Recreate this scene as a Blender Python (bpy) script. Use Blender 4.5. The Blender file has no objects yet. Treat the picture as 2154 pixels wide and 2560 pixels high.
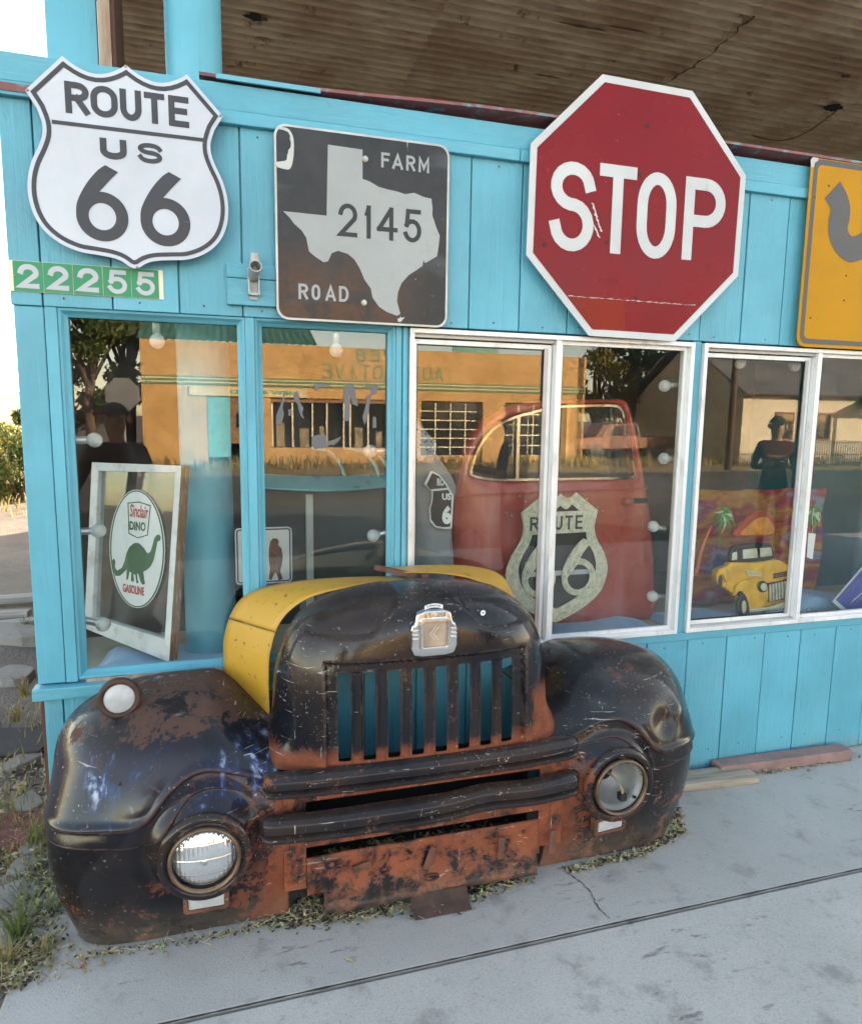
import bpy, bmesh, math, random
from mathutils import Vector, Matrix
random.seed(11)
sc = bpy.context.scene
COL = sc.collection
R = math.radians

# ---------------------------------------------------------------- camera
FPX, YAW, PITCH, ROLL = 1719.8, .29012, -.13545, .01395
CAM = Vector((0, -2.412, 1.53))
_f = Vector((math.sin(YAW)*math.cos(PITCH), math.cos(YAW)*math.cos(PITCH), math.sin(PITCH)))
_r = Vector((math.cos(YAW), -math.sin(YAW), 0)); _u = _r.cross(_f)
_R = math.cos(ROLL)*_r + math.sin(ROLL)*_u; _U = -math.sin(ROLL)*_r + math.cos(ROLL)*_u
cd = bpy.data.cameras.new('camera'); cam = bpy.data.objects.new('camera', cd); COL.objects.link(cam)
cd.sensor_fit = 'HORIZONTAL'; cd.sensor_width = 36; cd.lens = 36*FPX/2154; cd.clip_end = 3000; cd.clip_start = .05
cam.matrix_world = Matrix(((_R.x, _U.x, -_f.x, CAM.x), (_R.y, _U.y, -_f.y, CAM.y), (_R.z, _U.z, -_f.z, CAM.z), (0, 0, 0, 1)))
sc.camera = cam

# ---------------------------------------------------------------- daylight
SUN_EL, SUN_AZ = R(15), R(38)          # azimuth from +Y towards +X: low sun behind the store
world = bpy.data.worlds.new('World'); sc.world = world; world.use_nodes = True
wn = world.node_tree
bg = wn.nodes['Background']
sky = wn.nodes.new('ShaderNodeTexSky'); sky.sky_type = 'NISHITA'; sky.sun_disc = False
sky.sun_elevation = SUN_EL; sky.sun_rotation = SUN_AZ; sky.altitude = 1500; sky.air_density = .8; sky.dust_density = 2.5; sky.ozone_density = .5
tint = wn.nodes.new('ShaderNodeMix'); tint.data_type = 'RGBA'; tint.blend_type = 'MULTIPLY'; tint.inputs[0].default_value = 1
tint.inputs[7].default_value = (1.30, 1.0, .70, 1)      # white balance of the photograph: the whole sky a little warmer
wn.links.new(sky.outputs[0], tint.inputs[6]); wn.links.new(tint.outputs[2], bg.inputs[0]); bg.inputs[1].default_value = .15
sl = bpy.data.lights.new('sun', 'SUN'); sl.energy = 5; sl.angle = R(.53); sl.color = (1, .80, .56)
sun = bpy.data.objects.new('sun', sl); COL.objects.link(sun)
to_sun = Vector((math.sin(SUN_AZ)*math.cos(SUN_EL), math.cos(SUN_AZ)*math.cos(SUN_EL), math.sin(SUN_EL)))
sun.rotation_euler = to_sun.to_track_quat('Z', 'Y').to_euler()
sc.view_settings.view_transform = 'Standard'; sc.view_settings.look = 'None'
sc.view_settings.gamma = 1; sc.view_settings.exposure = 3.0
sc.cycles.max_bounces = 8; sc.cycles.diffuse_bounces = 4; sc.cycles.glossy_bounces = 4
sc.cycles.transparent_max_bounces = 24; sc.cycles.use_denoising = True
sc.cycles.sample_clamp_indirect = 6; sc.cycles.use_adaptive_sampling = True; sc.cycles.adaptive_threshold = .03

# ---------------------------------------------------------------- helpers
def ray(px, py):
    return _R*((px-1077)/FPX) - _U*((py-1280)/FPX) + _f
def P(px, py, Y):
    "world point on the plane at depth Y that the photograph shows at this spot"
    v = ray(px, py); return CAM + v*((Y-CAM.y)/v.y)
def PZ(px, py, Z):
    v = ray(px, py); return CAM + v*((Z-CAM.z)/v.z)
def z1(x, y): return (x/2.45, y/2.45)
def z2(x, y): return (500+x/2.205, y/2.205)
def z3(x, y): return (1250+x/1.951, y/1.951)
def z4(x, y): return (x/2.097, 750+y/2.097)
def z5(x, y): return (600+x/2.996, 780+y/2.996)
def z6(x, y): return (1000+x/2.352, 800+y/2.352)
def z7(x, y): return (1650+x/2.466, 800+y/2.466)

def lerp(a, b, t): return a+(b-a)*t
def sstep(a, b, x):
    t = max(0., min(1., (x-a)/(b-a))); return t*t*(3-2*t)
def interp(tab, x):
    if x <= tab[0][0]: return tab[0][1]
    for (x0, y0), (x1, y1) in zip(tab, tab[1:]):
        if x <= x1: return y0+(y1-y0)*(x-x0)/(x1-x0)
    return tab[-1][1]
def smooth_poly(pts, n=4, closed=False):
    "Catmull-Rom through the points"
    out = []; m = len(pts)
    rng = range(m if closed else m-1)
    for i in rng:
        p1 = pts[i]; p2 = pts[(i+1) % m]
        p0 = pts[i-1] if (closed or i > 0) else p1
        p3 = pts[(i+2) % m] if (closed or i+2 < m) else p2
        for k in range(n):
            t = k/n
            out.append(tuple(.5*((2*b)+(-a+c)*t+(2*a-5*b+4*c-d)*t*t+(-a+3*b-3*c+d)*t**3) for a, b, c, d in zip(p0, p1, p2, p3)))
    if not closed: out.append(tuple(pts[-1]))
    return out
def rrect(x0, x1, z0, z1_, r, n=6):
    out = []
    for cx, cz, a0 in ((x1-r, z1_-r, 0), (x0+r, z1_-r, 90), (x0+r, z0+r, 180), (x1-r, z0+r, 270)):
        for k in range(n+1):
            a = R(a0+90*k/n); out.append((cx+r*math.cos(a), cz+r*math.sin(a)))
    return out
def offset_poly(pts, d):
    "inset of a counter-clockwise closed outline by d"
    m = len(pts); out = []
    for i in range(m):
        a = Vector(pts[i-1]); b = Vector(pts[i]); c = Vector(pts[(i+1) % m])
        e1 = (b-a).normalized(); e2 = (c-b).normalized()
        n1 = Vector((-e1.y, e1.x)); n2 = Vector((-e2.y, e2.x))
        nn = (n1+n2)
        if nn.length < 1e-4: nn = n1.copy()
        nn.normalize(); k = max(.45, nn.dot(n1))
        out.append(tuple(b+nn*(d/k)))
    return out
def area2(pts): return sum(a[0]*b[1]-b[0]*a[1] for a, b in zip(pts, pts[1:]+pts[:1]))
def ccw(pts): return pts if area2(pts) > 0 else pts[::-1]

class MB:
    def __init__(s): s.v = []; s.f = []; s.m = []
    def add(s, vs, fs, m=0):
        o = len(s.v); s.v += [tuple(x) for x in vs]; s.f += [tuple(i+o for i in f) for f in fs]; s.m += [m]*len(fs); return s
    def box(s, x0, x1, y0, y1, z0, z1_, m=0):
        vs = [(x, y, z) for x in (x0, x1) for y in (y0, y1) for z in (z0, z1_)]
        return s.add(vs, [(0, 1, 3, 2), (4, 6, 7, 5), (0, 4, 5, 1), (2, 3, 7, 6), (0, 2, 6, 4), (1, 5, 7, 3)], m)
    def obox(s, c, ax, ay, az, m=0):
        c = Vector(c); vs = [c+ax*i+ay*j+az*k for i in (-1, 1) for j in (-1, 1) for k in (-1, 1)]
        return s.add(vs, [(0, 1, 3, 2), (4, 6, 7, 5), (0, 4, 5, 1), (2, 3, 7, 6), (0, 2, 6, 4), (1, 5, 7, 3)], m)
    def bar(s, a, b, w, h, up=(0, 0, 1), m=0):
        a = Vector(a); b = Vector(b); d = (b-a); L = d.length; d.normalize()
        x = d.cross(Vector(up));
        if x.length < 1e-4: x = d.cross(Vector((1, 0, 0)))
        x.normalize(); y = x.cross(d)
        return s.obox((a+b)/2, d*(L/2), x*(w/2), y*(h/2), m)
    def prism(s, pts, y0, y1, m=0, fn=None):
        "outline in x,z pushed from depth y0 (front) to y1 (back)"
        pts = ccw(list(pts)); n = len(pts)
        fn = fn or (lambda x, z, y: (x, y, z))
        vs = [fn(x, z, y0) for x, z in pts]+[fn(x, z, y1) for x, z in pts]
        fs = [tuple(range(n)), tuple(range(2*n-1, n-1, -1))]
        fs += [(i, i+n, (i+1) % n+n, (i+1) % n) for i in range(n)]
        return s.add(vs, fs, m)
    def ring(s, a, b, y0, y1, m=0, fn=None):
        "band between outer outline a and inner outline b (same number of points)"
        n = len(a); fn = fn or (lambda x, z, y: (x, y, z))
        vs = [fn(*p, y0) for p in a]+[fn(*p, y0) for p in b]+[fn(*p, y1) for p in a]+[fn(*p, y1) for p in b]
        fs = []
        for i in range(n):
            j = (i+1) % n
            fs += [(i, j, n+j, n+i), (2*n+i, 3*n+i, 3*n+j, 2*n+j), (i, 2*n+i, 2*n+j, j), (n+i, n+j, 3*n+j, 3*n+i)]
        return s.add(vs, fs, m)
    def tube(s, path, r, n=8, m=0, caps=True, closed=False):
        path = [Vector(p) for p in path]; k = len(path); vs = []; fs = []
        rr = r if isinstance(r, (list, tuple)) else [r]*k
        prev = None
        for i, p in enumerate(path):
            if closed: d = path[(i+1) % k]-path[i-1]
            else: d = path[min(i+1, k-1)]-path[max(i-1, 0)]
            d.normalize()
            if prev is None:
                x = d.cross(Vector((0, 0, 1)))
                if x.length < .05: x = d.cross(Vector((1, 0, 0)))
            else:
                x = prev-d*prev.dot(d)
            x.normalize(); prev = x; y = d.cross(x)
            vs += [p+(x*math.cos(2*math.pi*j/n)+y*math.sin(2*math.pi*j/n))*rr[i] for j in range(n)]
        for i in range(k if closed else k-1):
            i2 = (i+1) % k
            fs += [(i*n+j, i*n+(j+1) % n, i2*n+(j+1) % n, i2*n+j) for j in range(n)]
        if caps and not closed: fs += [tuple(range(n-1, -1, -1)), tuple((k-1)*n+j for j in range(n))]
        return s.add(vs, fs, m)
    def lathe(s, prof, c, axis=(0, -1, 0), n=32, m=0):
        "profile of (radius, height along axis)"
        a = Vector(axis).normalized(); x = a.cross(Vector((0, 0, 1)))
        if x.length < .05: x = a.cross(Vector((1, 0, 0)))
        x.normalize(); y = a.cross(x); c = Vector(c); vs = []; fs = []
        for r, h in prof:
            vs += [c+a*h+(x*math.cos(2*math.pi*j/n)+y*math.sin(2*math.pi*j/n))*max(r, 1e-5) for j in range(n)]
        for i in range(len(prof)-1):
            fs += [(i*n+j, i*n+(j+1) % n, (i+1)*n+(j+1) % n, (i+1)*n+j) for j in range(n)]
        return s.add(vs, fs, m)
    def grid(s, rows, m=0, closed=False):
        k = len(rows); n = len(rows[0]); vs = [p for row in rows for p in row]
        fs = [(i*n+j, i*n+j+1, (i+1)*n+j+1, (i+1)*n+j) for i in range(k-1) for j in range(n-1)]
        return s.add(vs, fs, m)
    def build(s, name, mats, parent=None, smooth=False, bevel=0, fix=False):
        me = bpy.data.meshes.new(name); me.from_pydata(s.v, [], s.f)
        mats = mats if isinstance(mats, (list, tuple)) else [mats]
        for a in mats: me.materials.append(a)
        for p, i in zip(me.polygons, s.m): p.material_index = i
        if fix:
            b = bmesh.new(); b.from_mesh(me); bmesh.ops.remove_doubles(b, verts=b.verts, dist=1e-5)
            bmesh.ops.recalc_face_normals(b, faces=b.faces); b.to_mesh(me); b.free()
        if smooth:
            for p in me.polygons: p.use_smooth = True
            if smooth is not True: me.set_sharp_from_angle(angle=R(smooth))
        me.update()
        o = bpy.data.objects.new(name, me); COL.objects.link(o)
        if parent is not None: o.parent = parent
        if bevel:
            md = o.modifiers.new('edge', 'BEVEL'); md.width = bevel; md.segments = 2; md.limit_method = 'ANGLE'; md.angle_limit = R(40)
        return o

def thing(name, label, cat, loc=(0, 0, 0), group=None, rot=(0, 0, 0)):
    o = bpy.data.objects.new(name, None); COL.objects.link(o); o.location = loc; o.rotation_euler = rot
    o.empty_display_size = .1
    return tag(o, label, cat, group)
def tag(o, label=None, cat=None, group=None, kind=None):
    if label: o['label'] = label
    if cat: o['category'] = cat
    if group: o['group'] = group
    if kind: o['kind'] = kind
    return o
def copy_tree(o, parent=None):
    c = o.copy(); COL.objects.link(c); c.parent = parent
    for ch in list(o.children): copy_tree(ch, c)
    return c
def finish(root, loc):
    "children were built in world coordinates: put the empty at the thing's base"
    root.location = loc
    for ch in root.children: ch.location = ch.location - Vector(loc)
    return root

# ---------------------------------------------------------------- materials
class NT:
    "small wrapper to write node trees as expressions"
    def __init__(s, name):
        s.mat = bpy.data.materials.new(name); s.mat.use_nodes = True; s.t = s.mat.node_tree
        s.b = s.t.nodes['Principled BSDF']; s.out = s.t.nodes['Material Output']
    def n(s, kind, **kw):
        nd = s.t.nodes.new(kind)
        for k, v in kw.items(): setattr(nd, k, v)
        return nd
    def l(s, a, b): s.t.links.new(a, b)
    def put(s, sock, v):
        if hasattr(v, 'is_output'): s.l(v, sock)
        elif isinstance(v, (tuple, list)) and len(v) == 3 and sock.type == 'RGBA': sock.default_value = (*v, 1)
        else: sock.default_value = v
    def m(s, op, a, b=0., c=0., clamp=False):
        nd = s.n('ShaderNodeMath', operation=op, use_clamp=clamp)
        s.put(nd.inputs[0], a); s.put(nd.inputs[1], b); s.put(nd.inputs[2], c); return nd.outputs[0]
    def mix(s, fac, a, b, mode='MIX'):
        nd = s.n('ShaderNodeMix', data_type='RGBA', blend_type=mode)
        s.put(nd.inputs[0], fac); s.put(nd.inputs[6], a); s.put(nd.inputs[7], b); return nd.outputs[2]
    def pos(s, scale=(1, 1, 1), loc=(0, 0, 0), rnd=False, rot=(0, 0, 0)):
        tc = s.n('ShaderNodeTexCoord'); mp = s.n('ShaderNodeMapping'); s.l(tc.outputs['Object'], mp.inputs[0])
        mp.inputs[3].default_value = scale; mp.inputs[1].default_value = loc; mp.inputs[2].default_value = rot
        if rnd:
            oi = s.n('ShaderNodeObjectInfo'); v = s.n('ShaderNodeVectorMath', operation='MULTIPLY_ADD')
            v.inputs[1].default_value = (1, 1, 1); s.l(mp.outputs[0], v.inputs[0])
            cb = s.n('ShaderNodeCombineXYZ')
            for i in range(3): s.l(s.m('MULTIPLY', oi.outputs['Random'], 37.3+11*i), cb.inputs[i])
            s.l(cb.outputs[0], v.inputs[2]); return v.outputs[0]
        return mp.outputs[0]
    def xyz(s):
        tc = s.n('ShaderNodeTexCoord'); sp = s.n('ShaderNodeSeparateXYZ'); s.l(tc.outputs['Object'], sp.inputs[0]); return sp.outputs
    def noise(s, vec, scale=5, detail=6, rough=.55, dist=0.):
        nd = s.n('ShaderNodeTexNoise'); s.l(vec, nd.inputs['Vector']); nd.inputs['Scale'].default_value = scale
        nd.inputs['Detail'].default_value = detail; nd.inputs['Roughness'].default_value = rough; nd.inputs['Distortion'].default_value = dist
        return nd.outputs[0]
    def vor(s, vec, scale=5, feature='F1', out=0):
        nd = s.n('ShaderNodeTexVoronoi', feature=feature); s.l(vec, nd.inputs['Vector']); nd.inputs['Scale'].default_value = scale
        return nd.outputs[out]
    def ramp(s, v, a, b, lo=0., hi=1.):
        nd = s.n('ShaderNodeMapRange', interpolation_type='SMOOTHSTEP'); s.put(nd.inputs[0], v)
        s.put(nd.inputs[1], a); s.put(nd.inputs[2], b); nd.inputs[3].default_value = lo; nd.inputs[4].default_value = hi; return nd.outputs[0]
    def band(s, v, a, b, w):
        return s.m('MULTIPLY', s.ramp(v, a-w, a+w), s.ramp(v, b+w, b-w))
    def bump(s, h, strength=.3, dist=.005):
        nd = s.n('ShaderNodeBump'); nd.inputs['Strength'].default_value = strength; nd.inputs['Distance'].default_value = dist
        s.put(nd.inputs['Height'], h); s.l(nd.outputs[0], s.b.inputs['Normal']); return nd
    def set(s, col=None, rough=None, metal=None, spec=None, **kw):
        if col is not None: s.put(s.b.inputs['Base Color'], col)
        if rough is not None: s.put(s.b.inputs['Roughness'], rough)
        if metal is not None: s.put(s.b.inputs['Metallic'], metal)
        if spec is not None: s.put(s.b.inputs['Specular IOR Level'], spec)
        for k, v in kw.items(): s.put(s.b.inputs[k.replace('_', ' ')], v)
        return s.mat
def hexc(h):
    "sRGB hex to linear"
    h = h.lstrip('#'); o = []
    for i in (0, 2, 4):
        c = int(h[i:i+2], 16)/255; o.append(c/12.92 if c <= .04045 else ((c+.055)/1.055)**2.4)
    return tuple(o)
def dk(c, k): return tuple(x*k for x in c)
def plain(name, col, rough=.6, metal=0., var=.18, scale=6, bump=0., bscale=80, spec=.5, stretch=(1, 1, 1), rnd=True, dirt=None, dirt_amt=.35):
    t = NT(name); v = t.pos(stretch, rnd=rnd)
    n1 = t.noise(v, scale); c = t.mix(t.ramp(n1, .3, .7), dk(col, 1-var), dk(col, 1+var))
    if dirt:
        n2 = t.noise(v, scale*2.7, 8, .65); c = t.mix(t.m('MULTIPLY', t.ramp(n2, .52, .68), dirt_amt), c, dirt)
    t.set(c, t.ramp(n1, .2, .8, max(.02, rough-.08), min(1, rough+.08)), metal, spec)
    if bump: t.bump(t.noise(v, bscale, 4), bump, .004)
    return t.mat
# ================================================================ materials of the store
def teal_paint(name, grain=True, k=1.0, horiz=False):
    t = NT(name); col = dk(TEAL, k)
    v = t.pos((1, 1, 1), rnd=True)
    big = t.noise(v, 2.2, 5); c = t.mix(t.ramp(big, .3, .7), dk(col, .86), dk(col, 1.09))
    st = (4, 60, 70) if horiz else (70, 60, 4)
    g = t.noise(t.pos(st, rnd=True), 1, 5, .6, .4)
    fine = t.noise(v, 90, 3)
    c = t.mix(t.ramp(g, .55, .75, 0, .45), c, dk(col, .70)); c = t.mix(t.ramp(t.noise(t.pos((120, 90, 2.2) if not horiz else (2.2, 90, 120), rnd=True), 1, 3, .6), .60, .72, 0, .30), c, dk(col, 1.25))
    zz = t.xyz()[2]; spl = t.m('MULTIPLY', t.ramp(t.m('ADD', zz, t.m('MULTIPLY', t.noise(v, 11, 6, .7), .16)), .17, .07), t.ramp(t.noise(v, 30, 5, .7), .35, .6, .1, .55)); c = t.mix(spl, c, (.20, .17, .14))
    chip = t.m('MULTIPLY', t.ramp(t.noise(v, 9, 8, .7), .655 if horiz else .69, .69 if horiz else .72), t.ramp(t.noise(v, 60, 3), .45, .6))
    c = t.mix(chip, c, (.10, .075, .06))
    dust = t.ramp(t.noise(v, 1.3, 6, .6), .45, .8, 0, .14); c = t.mix(dust, c, (.30, .42, .44))
    t.set(c, t.ramp(fine, .3, .7, .38, .52), 0, .45)
    h = t.m('ADD', t.m('MULTIPLY', g, 1.0 if grain else .35), t.m('MULTIPLY', fine, .35))
    t.bump(h, .8 if grain else .3, .004)
    return t.mat
TEAL = (.098, .347, .462)
M = {}
M['teal'] = teal_paint('teal_siding'); M['teal_h'] = teal_paint('teal_beam', horiz=True); M['teal_s'] = teal_paint('teal_trim', grain=False)
M['alu'] = plain('window_frame_white', (.70, .70, .71), .38, .25, .08, 5, .08, 60, dirt=(.33, .30, .26), dirt_amt=.4, stretch=(1, 1, .4))
M['alu_d'] = plain('window_track_grey', (.38, .38, .39), .4, .5, .12, 9)
M['gasket'] = plain('dark_gasket', (.02, .02, .022), .6)
M['red_trim'] = plain('red_edge_paint', (.20, .06, .06), .55, 0, .25, 7, .2, dirt=(.10, .30, .34), dirt_amt=.8)
M['wood_old'] = plain('weathered_wood', (.30, .23, .17), .85, 0, .35, 5, .6, 30, stretch=(6, 6, .6), dirt=(.33, .07, .06), dirt_amt=.5)
M['dark_wood'] = plain('dark_wood', (.10, .045, .03), .8, 0, .3, 6, .4, 40, stretch=(8, 8, .7))
M['screw'] = plain('screw_metal', (.35, .33, .31), .4, .9)
M['room'] = plain('room_dark_wall', (.10, .105, .11), .9, 0, .3, 2)
M['room_f'] = plain('room_floor', (.12, .10, .085), .9, 0, .3, 2)
M['cream'] = plain('cream_wall', (.45, .40, .30), .9, 0, .2, 2)

def glass_mat(name, base=.048, dirt=.035):
    t = NT(name); nt = t.t
    lw = t.n('ShaderNodeLayerWeight'); lw.inputs[0].default_value = .5
    fac = lw.outputs['Facing']
    fres = t.m('ADD', t.m('MULTIPLY', t.m('POWER', fac, 5), 1-base), base)
    tr = t.n('ShaderNodeBsdfTransparent'); tr.inputs[0].default_value = (.93, .95, .94, 1)
    gl = t.n('ShaderNodeBsdfGlossy'); gl.inputs['Roughness'].default_value = 0.0; gl.inputs[0].default_value = (1, 1, 1, 1)
    v = t.pos(rnd=True); wob = t.noise(v, 1.1, 2); bn = t.n('ShaderNodeBump'); bn.inputs['Strength'].default_value = .02; bn.inputs['Distance'].default_value = .01
    t.l(wob, bn.inputs['Height']); t.l(bn.outputs[0], gl.inputs['Normal'])
    mx = t.n('ShaderNodeMixShader'); t.l(fres, mx.inputs[0]); t.l(tr.outputs[0], mx.inputs[1]); t.l(gl.outputs[0], mx.inputs[2])
    df = t.n('ShaderNodeBsdfDiffuse'); df.inputs[0].default_value = (.55, .54, .52, 1)
    dust = t.m('ADD', t.ramp(t.noise(v, 3.2, 7, .65), .45, .8, 0, dirt), t.ramp(t.noise(v, 160, 2), .70, .78, 0, dirt*2.2))
    m2 = t.n('ShaderNodeMixShader'); t.l(dust, m2.inputs[0]); t.l(mx.outputs[0], m2.inputs[1]); t.l(df.outputs[0], m2.inputs[2])
    t.l(m2.outputs[0], t.out.inputs[0]); return t.mat
M['glass'] = glass_mat('window_glass')

# ================================================================ ground
def ground_mat():
    t = NT('dirt_ground'); v = t.pos()
    n = t.noise(v, .6, 8, .6); f = t.noise(v, 14, 8, .7); g = t.vor(v, 60)
    c = t.mix(t.ramp(n, .35, .65), (.12, .10, .088), (.20, .17, .145)); c = t.mix(t.ramp(f, .45, .7, 0, .6), c, (.10, .09, .085))
    t.set(c, .95); t.bump(t.m('ADD', f, t.m('MULTIPLY', g, .5)), .7, .02); return t.mat
def concrete(name, col, stain=(.15, .14, .135), k=1.0):
    t = NT(name); v = t.pos()
    big = t.noise(v, 1.3, 6, .6); mid = t.noise(v, 7, 8, .65); fine = t.noise(v, 130, 4, .7); speck = t.noise(v, 320, 2)
    c = t.mix(t.ramp(big, .3, .7), dk(col, .90), dk(col, 1.07))
    c = t.mix(t.ramp(mid, .52, .72, 0, .42*k), c, stain)
    c = t.mix(t.ramp(t.noise(v, 34, 5, .6), .60, .72, 0, .35*k), c, dk(col, .62))
    c = t.mix(t.ramp(speck, .56, .70, 0, .6), c, dk(col, .5)); c = t.mix(t.ramp(fine, .60, .75, 0, .35), c, dk(col, 1.35))
    spots = t.m('MULTIPLY', t.ramp(t.vor(v, 11), .055, .03), t.ramp(t.noise(v, 2.5, 3), .5, .62))
    c = t.mix(t.m('MULTIPLY', spots, .8), c, (.05, .045, .04))
    drip = t.m('MULTIPLY', t.ramp(t.vor(v, 5.3), .03, .018), t.ramp(t.noise(v, 1.7, 2), .56, .62)); c = t.mix(t.m('MULTIPLY', drip, .55), c, (.12, .42, .50))
    smear = t.m('MULTIPLY', t.ramp(t.noise(t.pos((9, 30, 1), rot=(0, 0, .2)), 1, 4, .6), .58, .68), t.ramp(t.noise(v, 1.1, 3), .52, .6))
    c = t.mix(t.m('MULTIPLY', smear, .65), c, (.075, .062, .062))
    gr = t.noise(v, 150, 3, .8); c = t.mix(t.ramp(gr, .54, .68, 0, .55*min(1, k*.7)), c, dk(col, .60)); c = t.mix(t.ramp(gr, .44, .32, 0, .40), c, dk(col, 1.22)); pit = t.ramp(t.vor(v, 95), .16, .08, 0, .7); c = t.mix(t.m('MULTIPLY', pit, t.ramp(t.noise(v, 6, 3), .45, .6)), c, dk(col, .4))
    t.set(c, t.ramp(mid, .3, .7, .78, .92), 0, .3)
    t.bump(t.m('ADD', t.m('MULTIPLY', fine, .6), t.m('ADD', t.m('MULTIPLY', mid, .5), gr)), .5, .004); return t.mat
M['dirt'] = ground_mat()
M['slab'] = concrete('pale_concrete', (.385, .375, .365), (.18, .17, .165), 1.4); M['slab2'] = concrete('worn_concrete', (.445, .43, .415), (.20, .195, .185), 1.7)
M['crack'] = plain('crack_dirt', (.045, .04, .036), .95, 0, .4, 20, .5)
M['asphalt'] = plain('asphalt', (.055, .054, .054), .9, 0, .25, 3, .5, 120, rnd=False)
M['roadline'] = plain('yellow_road_paint', (.16, .11, .03), .8)

def sheet(name, x0, x1, y0, y1, z, mat, nx=1, ny=1, amp=0, kind='structure', skirt=0):
    b = MB(); rows = []
    for i in range(ny+1):
        y = lerp(y0, y1, i/ny); rows.append([(lerp(x0, x1, j/nx), y, z+(random.uniform(-amp, amp) if amp else 0)) for j in range(nx+1)])
    b.grid(rows)
    o = b.build(name, mat, smooth=amp > 0); o['kind'] = kind; return o
# one big sheet of earth with a lower street in front, wide enough to reach the horizon
def terrain():
    xs = sorted(set([-900, -400, -200, -100, -60, -40, -25, -16, -10, -7, -5, -4, -3, -2.4, -2, -1.6, -1.3, -1, -.85, -.7, -.6, 0, 1, 2, 3, 4, 6, 9, 14, 20, 30, 60, 120, 400, 900]))
    ys = sorted(set([-900, -300, -120, -60, -40, -30, -26, -24, -22, -20, -19, -16, -12, -8, -6, -5.2, -4.8, -4, -3, -2, -1.5, -1, -.7, -.5, -.3, -.1, .1, .4, .8, 1.2, 1.7, 2.3, 3, 4, 5, 6.5, 8, 10, 13, 17, 22, 30, 45, 70, 110, 200, 400, 900]))
    rng = random.Random(4); b = MB(); rows = []
    for y in ys:
        row = []
        for x in xs:
            z = -.03
            if y < -4.9: z = -.19
            if y < -18: z = -.24
            if x < -.75 and -2 < y < 7: z += rng.uniform(-.03, .03)-.02
            row.append((x, y, z))
        rows.append(row)
    o = b.grid(rows).build('ground', M['dirt'], smooth=True); o['kind'] = 'structure'
terrain()
def slab(name, pts, z0, z1_, mat):
    b = MB(); b.prism(pts, z1_, z0, fn=lambda x, y, z: (x, y, z)); return b.build(name, mat, fix=True, bevel=.006)
tag(slab('pavement', [(-.60, -.735), (7.5, -.722), (7.5, .10), (-.585, .10)], -.12, 0, M['slab']), kind='structure')
tag(slab('pavement', [(-.575, -4.9), (9, -4.9), (9, -.7285), (-.59, -.7435)], -.2, -.004, M['slab2']), kind='structure')
# crack across the pavement slab, a recessed dirt filled line drawn as thin geometry 2 mm above the slab
crk = [P0 for P0 in [PZ(1405, 2165, 0), PZ(1425, 2190, 0), PZ(1452, 2208, 0), PZ(1478, 2235, 0), PZ(1488, 2262, 0), PZ(1505, 2283, 0), PZ(1527, 2303, 0)]]
b = MB(); rr = random.Random(3)
L = [];
for i in range(len(crk)-1):
    for k in range(5):
        p = crk[i].lerp(crk[i+1], k/5); L.append((p.x+rr.uniform(-.004, .004), p.y+rr.uniform(-.002, .002)))
rows = [[(x-w, y, .002), (x+w, y+.001, .002)] for (x, y) in L for w in [rr.uniform(.0008, .0026)]]
tag(b.grid(rows).build('pavement_crack', M['crack']), kind='structure')
b = MB(); rows = []
for i in range(160):
    x = lerp(-.58, 6, (i/159)**1.5); y = lerp(-.7392, -.7255, (x+.58)/8); w = rr.uniform(.0022, .0042)
    rows.append([(x, y-w, .0015), (x, y+w, .0015)])
tag(b.grid(rows).build('pavement_joint', M['crack']), kind='structure')
sheet('road', -120, 160, -17.5, -5.2, -.175, M['asphalt'])
sheet('road_marking', -120, 160, -11.45, -11.3, -.171, M['roadline']); sheet('road_marking', -120, 160, -11.15, -11.0, -.171, M['roadline'])
b = MB(); b.box(-.57, 40, -5.15, -4.9, -.3, -.005); tag(b.build('kerb', M['slab2'], bevel=.02), kind='structure')

# ================================================================ the store front
store = thing('store_building', 'turquoise painted board store front with display windows under a metal canopy', 'building')
XR = 5.2
rb = random.Random(8)
# upper siding boards
x = -.609; edges = [-.609]+[-.521+.1955*i for i in range(0, 31) if -.521+.1955*i < XR]
for a, c in zip(edges, edges[1:]):
    b = MB(); b.box(a+.0022, c-.0022, -.012+rb.uniform(-.0012, .0012), .012, 1.852, 2.436); b.build('siding_board', M['teal'], store, bevel=.0025)
b = MB(); b.box(-.605, XR, .004, .03, 1.853, 2.47); b.build('sheathing', M['teal_s'], store)
# lower siding boards
edges = [-.590]+[2.468-.2*k for k in range(15, -14, -1) if -.55 < 2.468-.2*k < XR]
for a, c in zip(edges, edges[1:]):
    b = MB(); b.box(a+.0022, c-.0022, -.010+rb.uniform(-.0012, .0012), .012, .0+rb.uniform(.002, .012), .607); b.build('siding_board', M['teal'], store, bevel=.0025)
b = MB(); b.box(-.588, XR, .003, .03, .0, .606); b.build('sheathing', M['teal_s'], store)
# band, beam and roof edge
b = MB(); b.box(-.66, 1.02, -.034, .012, 2.434, 2.473); b.build('band_board', M['teal_h'], store, bevel=.003)
b = MB(); b.box(1.023, XR, -.032, .012, 2.434, 2.474); b.build('band_board', M['teal_h'], store, bevel=.003)
b = MB(); b.box(-.66, 1.6, -.024, .03, 2.475, 2.555); b.build('beam_board', M['teal_h'], store, bevel=.004)
b = MB(); b.box(1.603, XR, -.022, .03, 2.476, 2.56); b.build('beam_board', M['teal_h'], store, bevel=.004)
b = MB(); b.box(-.66, -.50, -.0365, -.0345, 2.444, 2.466); b.build('red_paint_patch', M['red_trim'], store)
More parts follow.
